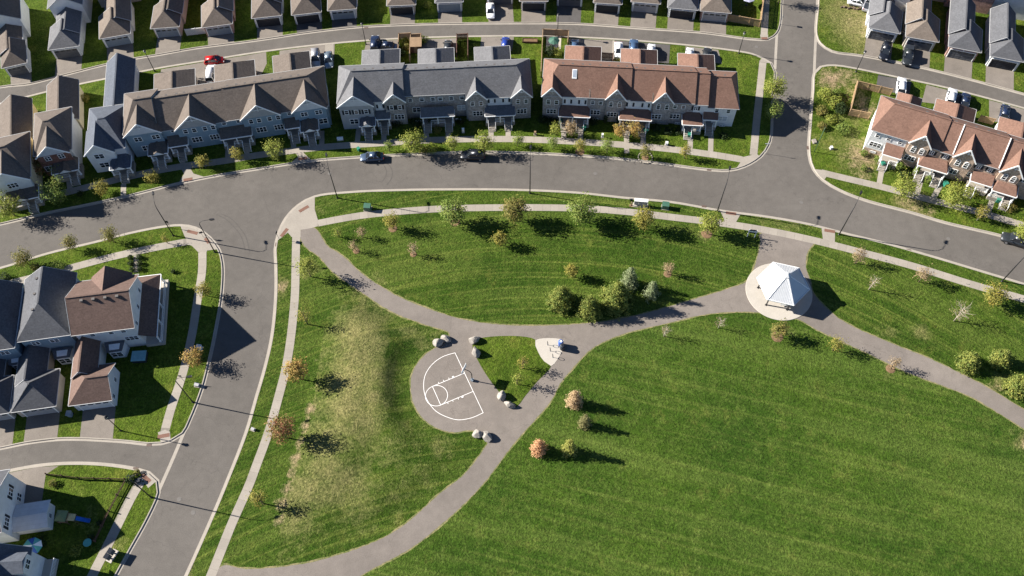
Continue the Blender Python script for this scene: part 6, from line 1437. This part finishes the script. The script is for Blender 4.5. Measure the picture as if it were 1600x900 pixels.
def tree(label, bx, by, h, r, pal, dens=1.0, leaf=.17, bark='bark', mulch=0.0, base=.28, lean=0.0, bare=False, group='young broadleaf trees', cat='tree', flat=1.0, z0=.12):
    p = G(bx, by); zb = z0 + (berm(p.xy) if inside(p.xy, blocks['A']) else 0); T = thing('broadleaf_tree' if not bare else 'bare_tree', label, cat, (p.x, p.y, zb), rnd.uniform(0, 6.28), group)
    cz0 = h * base; cz = (cz0 + h) / 2; ch = (h - cz0) / 2
    b = NB(); tr = .035 + h * .010; lx, ly = rnd.uniform(-.12, .12), rnd.uniform(-.12, .12)
    tube(b, [(0, 0, -.05), (lx * .3, ly * .3, h * .3), (lx, ly, h * .6), (lx * 1.4, ly * 1.4, h * .93)], [tr * 1.25, tr, tr * .65, tr * .2], 7); obj('trunk', b, bark, T, True)
    tips = []; b = NB(); nb = int(9 + r * 6)
    for i in range(nb):
        f = (i + .5) / nb; z0_ = cz0 * .85 + (h * .85 - cz0 * .85) * f; a = i * 2.4 + rnd.uniform(-.4, .4)
        prof = math.sqrt(max(.05, 1 - ((min(z0_ + h * .12, h) - cz) / max(ch, .1)) ** 2)); L = r * (.55 + .5 * prof) * rnd.uniform(.75, 1.1)
        up = L * rnd.uniform(.35, .8); q0 = Vector((lx * f, ly * f, z0_)); q1 = q0 + Vector((math.cos(a) * L * .55, math.sin(a) * L * .55, up * .55)); q2 = q0 + Vector((math.cos(a + .2) * L, math.sin(a + .2) * L, up))
        tube(b, [q0, q1, q2], [tr * .45, tr * .28, tr * .1], 5); tips += [(q1, .55), (q2, .9)]
        if bare:
            for k in range(4):
                s_ = q0.lerp(q2, .35 + .2 * k); a2 = a + rnd.uniform(-1.2, 1.2); tube(b, [s_, s_ + Vector((math.cos(a2) * L * .4, math.sin(a2) * L * .4, L * .35))], [tr * .16, tr * .06], 4)
    br = obj('branches', b, bark, T); br['kind'] = 'stuff'
    C_ = []; N_ = []
    per = max(3, int(dens * (26 if not bare else 3) * (r / 1.5) ** .6))
    spots = list(tips) + [(Vector((lx, ly, h * .92)), .8)]
    for k in range(int(6 + r * 7)):                     # inner and outer clumps of the crown
        u = nr.normal(size=3); u /= np.linalg.norm(u); f = nr.uniform(.45, 1) ** .6; lump = 1 + .22 * math.sin(3 * u[0] + 2 * u[1] + k)
        spots.append((Vector((lx + u[0] * r * .86 * f * lump, ly + u[1] * r * .86 * f * lump, cz + u[2] * ch * .86 * f)), f))
    for q, f in spots:
        s = .16 * r + .13; n = max(2, int(per * nr.uniform(.5, 1.5)))
        c = np.array(q) + nr.normal(size=(n, 3)) * np.array([s, s, s * .8]); C_.append(c)
        o = c - np.array([lx, ly, cz - ch * .4]); o /= np.maximum(np.linalg.norm(o, axis=1, keepdims=True), .01)
        N_.append(o * 1.0 + nr.normal(size=(n, 3)) * .55 + np.array([0, 0, .3]))
    leaves('crown', np.concatenate(C_), np.concatenate(N_), leaf, pal, T)
    if mulch:
        b = NB(); lathe(b, [(mulch, .02), (mulch * .8, .06), (.1, .09)], 18); obj('mulch_ring', b, 'mulch', T)
    return T
def conifer(label, bx, by, h, r, pal, dens=1.0, leaf=.16, fat=.75, group='conifers in the park', rough=.5):
    p = G(bx, by); T = thing('conifer', label, 'conifer', (p.x, p.y, .12), rnd.uniform(0, 6.28), group)
    b = NB(); tube(b, [(0, 0, -.05), (0, 0, h * .5), (0, 0, h * .96)], [.1 + h * .012, .06 + h * .006, .02], 7); obj('trunk', b, 'bark', T, True)
    C_ = []; N_ = []; b = NB(); tiers = int(h * 3.2)
    for i in range(tiers):
        f = i / tiers; z = .25 + (h - .35) * f; R = r * (1 - f) ** fat * nr.uniform(.85, 1.1); k = max(4, int(R * 7))
        for j in range(k):
            a = 2 * PI * j / k + i * 1.1 + nr.uniform(-.25, .25); L = R * nr.uniform(1 - rough * .5, 1.12); droop = -.10 * L + .12 * L * f
            n = int(dens * (8 + L * 15)); t = nr.uniform(.12, 1, n) ** .75
            c = np.stack([np.cos(a) * L * t, np.sin(a) * L * t, z + droop * t + .18 * L * t * t], 1) + nr.normal(size=(n, 3)) * (.07 + .05 * r)
            C_.append(c); d = np.array([math.cos(a), math.sin(a), .55]); N_.append(d + nr.normal(size=(n, 3)) * .6)
            if j % 2 == 0: tube(b, [(0, 0, z), (math.cos(a) * L * .8, math.sin(a) * L * .8, z + droop)], [.03, .01], 4)
    br = obj('branches', b, 'bark', T); br['kind'] = 'stuff'
    leaves('crown', np.concatenate(C_), np.concatenate(N_), leaf, pal, T, .5)
    return T
def shrub(label, bx, by, h, r, pal, n=None, leaf=.12, group='shrubs in the front gardens', name='shrub', z0=.12):
    p = G(bx, by); n = n or int(260 * r * (r + h) * .6 + 60)
    T = thing(name, label, 'shrub', (p.x, p.y, z0), rnd.uniform(0, 6.28), group)
    u = nr.normal(size=(n, 3)); u /= np.linalg.norm(u, axis=1, keepdims=True); f = nr.uniform(.3, 1, n)[:, None] ** .5
    lump = 1 + .18 * np.sin(u[:, :1] * 5 + 1) * np.cos(u[:, 1:2] * 4)
    c = u * f * lump * np.array([r, r, h / 2]) + np.array([0, 0, h / 2]); leaves('foliage', c, u * .8 + nr.normal(size=(n, 3)) * .6 + np.array([0, 0, .3]), leaf, pal, T)
    b = NB()
    for k in range(4): a = k * 1.6; tube(b, [(0, 0, -.05), (math.cos(a) * r * .3, math.sin(a) * r * .3, h * .6)], [.04, .015], 5)
    s = obj('stems', b, 'bark', T); s['kind'] = 'stuff'
    return T
t = tree
PR = 'trees along the park footpath'
t('small yellow-green tree with mulch ring below the park verge, first of the footpath row', 614, 358, 4.0, 1.15, 'yellow', 1.0, .13, mulch=.8, group=PR)
t('full green tree with pale mulch, second of the footpath row', 711, 348, 5.4, 2.0, 'green', 1.25, mulch=.9, group=PR)
t('olive turning tree in the middle of the footpath row', 805, 345, 5.6, 1.9, 'olive', 1.25, group=PR)
t('biggest full green tree of the footpath row', 907, 347, 5.6, 2.15, 'green', 1.25, group=PR)
t('tall yellow-green tree below the community mailbox', 1003, 358, 5.4, 1.65, 'yellow', 1.3, .15, group=PR)
t('yellowish leaning tree with pale mulch near the park sign', 1104, 366, 5.3, 1.6, 'lime', 1.2, .15, mulch=1.0, group=PR)
YG = 'young thin trees on the lawns'
t('tiny pale green sapling nearest the park corner plaza', 530, 371, 2.4, .8, 'lime', .5, .1, group=YG, bare=False)
t('thin tan sapling left of the first footpath tree', 566, 371, 2.7, .8, 'tan', .5, .1, group=YG)
t('thin tan sapling below the first footpath tree on the upper lawn', 557, 393, 2.7, .8, 'tan', .5, .1, mulch=.6, group=YG)
t('pale nearly bare sapling alone on the upper lawn', 646, 398, 3.2, .8, 'tan', .5, .11, bark='bark_white', mulch=.6, group=YG)
t('small bright yellow-green tree alone in the middle of the upper lawn', 782, 384, 3.3, 1.1, 'yellow', 1.1, .13, group=YG)
t('narrow tan sapling at the right of the upper lawn', 1043, 429, 3.5, .75, 'tan', .8, .11, mulch=.7, group=YG)
t('tall yellowing tree beside the park side footpath, topmost', 486, 433, 5.4, 1.6, 'lime', .7, .15, group='street trees by the side footpath')
t('thin yellowish tree beside the side footpath, second from the top', 481, 507, 5.0, 1.1, 'yellow', .35, .13, group='street trees by the side footpath')
t('orange-yellow tree overhanging the side footpath', 470, 593, 5.8, 1.6, 'orange', .95, .16, group='street trees by the side footpath')
t('red and green maple overhanging the side footpath', 447, 684, 6.2, 1.8, 'redgreen', .95, .16, group='street trees by the side footpath')
t('sparse yellow tree at the bottom of the side footpath', 412, 787, 4.8, 1.2, 'yellow', .5, .14, group='street trees by the side footpath')
t('thin yellow tree near the fan on the triangle lawn', 816, 576, 3.6, .9, 'yellow', .5, .11, group=YG, z0=.15)
t('thin yellow-green tree nearer the court on the triangle lawn', 808, 601, 3.6, .85, 'lime', .5, .11, group=YG, z0=.15)
t('bright yellow small tree behind the pine clump', 893, 433, 3.4, 1.0, 'yellow', 1.2, .13, group=YG)
conifer('yellow-green pine at the left of the park clump', 877, 475, 5.6, 2.6, 'pine', 1.25, .16, .68)
conifer('yellow-green pine at the front of the park clump', 920, 489, 5.3, 2.35, 'pine', 1.25, .16, .68)
conifer('largest green pine in the middle of the park clump', 962, 473, 6.6, 3.0, 'pine', 1.25, .16, .7)
conifer('blue spruce at the back of the park clump', 982, 446, 6.0, 1.8, 'spruce', 1.0, .14, .75)
conifer('smaller blue spruce at the right of the park clump', 1016, 463, 5.2, 1.5, 'spruce', 1.0, .14, .75)
conifer('yellow-green pine left of the right edge path pines', 1509, 572, 4.4, 2.1, 'pine', 1.25, .16, .68)
conifer('yellow-green pine at the top of the right edge pines', 1558, 566, 4.2, 1.9, 'pine', 1.25, .16, .68)
conifer('yellow-green pine lowest of the right edge pines', 1585, 608, 4.4, 2.3, 'pine', 1.25, .16, .68)
conifer('fawn-brown dying conifer nearest the path junction', 897, 631, 4.8, 1.6, 'fawn', 1.4, .13, .6)
conifer('small olive conifer between the fawn and yellow conifers', 913, 665, 4.2, 1.25, 'oliveneedle', 1.4, .12, .65)
conifer('rusty orange dying conifer beside the lower path', 842, 705, 4.4, 1.5, 'rust', 1.4, .13, .6)
conifer('yellow-green conifer right of the rusty orange one', 889, 706, 5.0, 1.4, 'limeneedle', 1.4, .13, .65)
t('thin tan tree right of the shelter path top', 1336, 412, 4.0, 1.2, 'tan', .55, .11, group=YG)
t('bare white-stemmed tree below the tan tree right of the shelter', 1357, 453, 4.6, .95, 'tan', .6, .09, 'bark_white', bare=True, group='bare white-stemmed trees')
t('pinkish tan tree beside the right footpath', 1435, 441, 4.0, 1.15, 'tan', .65, .11, group=YG)
t('olive-yellow spreading tree at the right footpath end', 1544, 474, 4.6, 1.75, 'yellow', 1.0, .14, group=YG)
t('bare white-stemmed leaning tree on the right lawn', 1490, 502, 5.0, 1.5, 'tan', .6, .09, 'bark_white', bare=True, group='bare white-stemmed trees')
t('olive tree in a tan patch below the shelter', 1214, 527, 3.8, 1.25, 'olive', 1.0, .13, mulch=1.0, group=YG)
t('thin yellow tree below the path right of the shelter', 1301, 548, 3.8, 1.05, 'yellow', .55, .11, group=YG)
t('small tan tree below the path furthest right', 1391, 577, 3.2, .85, 'tan', .6, .1, mulch=.8, group=YG)
t('bare pale tree below the curved path, left one', 1037, 526, 3.4, .85, 'tan', .5, .08, 'bark_white', bare=True, group='bare white-stemmed trees')
t('bare pale tree below the curved path, right one', 1122, 513, 3.2, .85, 'tan', .5, .08, 'bark_white', bare=True, group='bare white-stemmed trees')
ST = 'street trees on the main street verge'
t('big olive-green tree on the verge below the grey terrace middle', 648, 239, 5.0, 1.85, 'lime', 1.1, .15, group=ST)
t('little green tree between the blue sedan and the olive tree', 609, 237, 2.8, .65, 'green', 1.0, .1, group=ST)
t('slender green tree on the verge right of the olive one', 708, 236, 3.6, 1.15, 'lime', 1.0, .12, group=ST)
t('green tree on the verge behind the black SUV', 757, 237, 4.2, 1.6, 'lime', 1.0, .13, group=ST)
t('small green tree at the verge between the grey and red-brown terraces', 809, 229, 3.0, .9, 'green', 1.0, .11, group=ST)
t('small green tree on the verge before the first red-brown walk', 864, 233, 3.2, 1.0, 'green', 1.0, .11, group=ST)
t('small yellow tree with mulch on the verge between two red-brown walks', 906, 238, 3.2, .95, 'yellow', 1.0, .11, mulch=.9, group=ST)
t('small green tree on the verge below the middle red-brown gable', 948, 239, 3.4, 1.1, 'green', 1.0, .11, group=ST)
t('small tree in a ring of pale stones on the verge', 1008, 247, 3.2, .9, 'olive', 1.0, .11, mulch=.7, group=ST)
t('small yellow tree on the verge by the double walk', 1069, 248, 3.6, .9, 'yellow', 1.0, .11, group=ST)
t('green tree on the verge at the right end of the blue terrace', 434, 248, 4.4, 1.55, 'lime', 1.1, .13, group=ST)
t('small yellow-green tree before the middle of the blue terrace', 375, 251, 3.2, 1.05, 'yellow', 1.0, .12, group=ST)
t('small yellow-green tree on the verge left of the kerb ramp', 322, 263, 3.4, 1.15, 'yellow', 1.0, .12, group=ST)
t('bright yellow-green small tree before the pale left house', 165, 303, 2.8, 1.25, 'yellow', 1.0, .12, group=ST)
t('bright yellow small tree on the sunny verge strip', 243, 285, 2.6, 1.15, 'yellow', .9, .12, group=ST)
t('leafy green tree before the dark brick house', 96, 315, 4.8, 2.0, 'green', 1.0, .15, group=ST)
t('leafy green tree at the far left of the verge', 24, 338, 4.8, 2.1, 'lime', 1.0, .15, group=ST)
t('dark rust-leaved tree in the shade between the left houses', 66, 276, 4.4, 1.6, 'redgreen', .9, .14, group=ST)
t('small yellow-green tree in the shade by the brick porch', 96, 277, 3.2, 1.0, 'lime', .9, .12, group=ST)
t('tan autumn tree by the first red-brown porch', 892, 211, 3.2, 1.15, 'tan', 1.0, .12, group='autumn trees by the porches')
t('orange autumn tree left of the middle red-brown walk', 967, 214, 3.2, 1.15, 'orange', 1.0, .12, group='autumn trees by the porches')
t('orange autumn tree right of the middle red-brown walk', 990, 214, 3.4, 1.25, 'orange', 1.0, .12, group='autumn trees by the porches')
t('small green tree by the leftmost red-brown walk', 869, 212, 2.8, 1.0, 'lime', .9, .12, group='autumn trees by the porches')
LB = 'street trees on the left lower verge'
t('olive tree nearest the left edge on the lower verge', 46, 414, 3.8, 1.45, 'olive', 1.0, .13, group=LB)
t('olive tree in the middle of the lower verge', 118, 391, 3.6, 1.15, 'olive', 1.0, .12, group=LB)
t('olive-green tree on the lower verge above the grey house', 179, 379, 3.8, 1.25, 'olive', 1.0, .12, group=LB)
t('tiny yellow sapling on the lower verge by the tall lamp', 263, 381, 2.4, .55, 'yellow', .6, .09, group=LB)
t('yellow tree on the verge right of the corner house lawn', 325, 463, 3.6, 1.1, 'yellow', .9, .12, group=LB)
t('orange-yellow tree beside the shaded footpath', 309, 568, 3.6, 1.35, 'orange', 1.0, .13, group=LB)
t('tall yellow-green tree at the side street kerb', 1204, 157, 5.6, 1.9, 'lime', 1.1, .15, group='trees at the side street')
t('green tree at the side street kerb below the taller one', 1204, 186, 4.0, 1.4, 'green', 1.1, .14, group='trees at the side street')
t('thin tree far up the side street kerb at the top', 1216, 6, 5.0, 1.2, 'green', .8, .13, group='trees at the side street')
RV = 'trees on the right verge'
t('bright lime tree before the first sunlit walk at right', 1406, 308, 4.6, 1.9, 'lime', 1.1, .14, group=RV)
t('bright lime tree over the footpath before the sunlit terrace', 1484, 324, 4.8, 2.2, 'lime', 1.1, .14, group=RV)
t('small yellow tree with white stem on the right verge', 1526, 345, 3.8, .95, 'yellow', 1.0, .11, 'bark_white', group=RV)
t('green tree at the right edge above the pickup truck', 1592, 374, 4.4, 1.6, 'lime', 1.0, .13, group=RV)
s = shrub
LOT = 'overgrown bushes on the corner lot'
for x, y, h, r, pl, lb in [(1287, 155, 2.6, 1.6, 'lime', 'big lime bush by the kerb on the corner lot'), (1302, 166, 2.4, 1.5, 'lime', 'lime bush in the middle of the corner lot'), (1311, 176, 2.4, 1.3, 'dark', 'dark green bush beside the pine fence'), (1282, 178, 1.8, 1.3, 'olive', 'olive bush low on the corner lot kerb side'), (1297, 190, 1.4, 1.2, 'lime', 'low lime bush below the dark one on the corner lot'), (1316, 205, 1.6, 1.6, 'green', 'spreading green bush on the corner lot slope'), (1283, 200, 1.2, 1.0, 'olive', 'small olive bush near the slim pole'), (1306, 150, 1.4, 1.0, 'green', 'small green bush above the corner lot bushes')]: s(lb, x, y, h, r, pl, group=LOT, leaf=.14)
FG = 'shrubs in the front gardens'
for x, y, h, r, pl, lb in [(848, 190, 1.2, 1.1, 'dark', 'dark shrub at the left corner of the red-brown terrace'), (862, 194, 1.2, 1.2, 'dark', 'dark shrub left of the first red-brown porch'), (928, 193, 1.1, 1.0, 'dark', 'dark shrub right of the first red-brown porch'), (945, 193, 2.4, .5, 'dark', 'dark columnar shrub on the red-brown terrace front, left one'), (966, 193, 2.4, .5, 'dark', 'dark columnar shrub on the red-brown terrace front, right one'), (1025, 203, 1.1, 1.0, 'dark', 'dark shrub right of the middle red-brown porch'), (1044, 207, 1.0, 1.0, 'dark', 'dark shrub below the right red-brown gable'),
    (1060, 208, 1.0, .9, 'dark', 'dark shrub left of the steps with green bin'), (1130, 214, .7, 1.0, 'dark', 'dark low shrub at the white end of the red-brown terrace'),
    (620, 196, 1.3, 1.2, 'dark', 'dark shrub left of the grey terrace entry walk'), (650, 196, 1.5, 1.3, 'dark', 'dark shrub before the recessed grey terrace front'), (675, 192, 1.6, 1.2, 'dark', 'dark shrub between the two middle grey terrace walks'), (684, 206, 1.2, .9, 'olive', 'olive shrub along the middle grey terrace walk'), (720, 192, 1.0, 1.0, 'dark', 'dark shrub right of the middle grey terrace porch'), (586, 205, 1.4, .8, 'dark', 'dark shrub beside the peaked grey terrace porch'), (571, 195, 1.0, .9, 'dark', 'dark shrub under the left grey terrace window'),
    (676, 236, 1.6, 1.3, 'lime', 'lime bush beside the big olive street tree'), (662, 237, 1.2, 1.1, 'olive', 'olive bush at the foot of the big street tree'),
    (1348, 243, 1.2, .8, 'green', 'round green shrub at the sunlit terrace corner'), (1348, 265, 1.0, .7, 'green', 'small green shrub on the bare patch at right'), (1369, 252, .9, .6, 'green', 'small green shrub left of the first sunlit porch'), (1388, 262, 1.2, .9, 'dark', 'dark shrub right of the first sunlit walk'), (1402, 266, 2.6, .7, 'green', 'tall columnar shrub before the sunlit terrace window'), (1428, 273, 2.4, .6, 'green', 'columnar shrub left of the second sunlit walk'), (1447, 285, 1.8, .7, 'green', 'columnar shrub between two sunlit walks'), (1412, 274, .8, 1.2, 'dark', 'dark bed of low shrubs under the sunlit window'), (1490, 293, 1.2, 1.2, 'lime', 'lime shrub right of the third sunlit walk'), (1515, 301, 1.2, 1.6, 'lime', 'wide lime shrub before the last sunlit bay'), (1575, 325, .9, 1.4, 'olive', 'low olive hedge at the right end of the sunlit terrace'),
    (207, 750, 1.2, .95, 'dark', 'round dark bush at the corner crossing'), (205, 405, .9, .55, 'dark', 'round bush top left of the stepping path'), (219, 404, .9, .55, 'dark', 'round bush top right of the stepping path'), (206, 414, .9, .55, 'dark', 'round bush middle left of the stepping path'), (220, 413, .9, .55, 'dark', 'round bush middle right of the stepping path'), (208, 423, .8, .5, 'dark', 'round bush bottom left of the stepping path'), (220, 422, .8, .5, 'dark', 'round bush bottom right of the stepping path'),
    (272, 426, .7, .45, 'dark', 'single small dark bush on the corner house lawn'), (57, 419, 1.0, .9, 'olive', 'wheat-coloured bush at the left lower verge'), (90, 416, 1.0, .9, 'green', 'green bush hidden behind the dark roof ridge'), (98, 418, 1.0, .8, 'green', 'second green bush behind the dark roof ridge'), (10, 438, 1.4, 1.2, 'dark', 'dark bush behind the leftmost roof'), (44, 452, .9, .7, 'lime', 'lime bush between the two dark roofs'),
    (668, 12, 1.6, 1.0, 'lime', 'round lime shrub on the shaded lawn at the top'), (871, 86, 1.6, 1.2, 'lime', 'lime bush in the fenced yard by the red-brown roof'), (860, 86, 2.2, 1.3, 'dark', 'dark bush in the fenced yard corner'), (964, 98, 1.2, .9, 'olive', 'olive bush beside the middle red-brown rear garage'), (633, 66, .9, 1.2, 'lime', 'lime plants along the top of the hedge yard'), (636, 78, 1.5, .9, 'olive', 'olive shrub inside the hedge yard'), (661, 66, 1.3, 1.2, 'lime', 'leafy bush right of the garden shed'), (628, 88, 1.6, 1.0, 'dark', 'dark hedge in the narrow hedge yard'), (135, 158, 1.6, 1.0, 'yellow', 'yellow bush between the left rear garages'),
    (145, 842, .8, .7, 'dark', 'dark plant behind the round turquoise table'), (120, 862, .6, 1.0, 'lime', 'low plants below the turquoise table'), (158, 818, .7, .5, 'dark', 'small dark shrub on the lower left lawn'), (84, 757, .9, .7, 'olive', 'scrubby bush at the lower left drive'), (60, 850, .9, 1.4, 'dark', 'dark hedge beside the white house extension'), (215, 740, .8, .6, 'olive', 'scrubby plant at the lower lane corner'), (127, 305, .9, .7, 'dark', 'dark shrub on the shaded left lawn')]: s(lb, x, y, h, r, pl, group=FG)
# ring of stones round the verge tree
p = G(1008, 247); ring = thing('stone_ring', 'ring of pale edging stones around a small verge tree', 'stone ring', (p.x, p.y, .12))
for k in range(16):
    a = 2 * PI * k / 16; b = NB(); box(b, -.14, .14, -.09, .09, 0, .16); o = obj('stone', b, 'concrete', ring); o.location = (1.35 * math.cos(a), 1.35 * math.sin(a), 0); o.rotation_euler = (0, 0, a + PI / 2 + rnd.uniform(-.15, .15))
# stepping stones to the lower left house
for k in range(5):
    b = NB(); box(b, -.45, .45, -.3, .3, 0, .03); p = G(213, 402 + k * 5.4); o = obj('stepping_stone', b, 'concrete', kind='structure'); o.location = (p.x, p.y, .125); o.rotation_euler = (0, 0, rnd.uniform(-.1, .1))
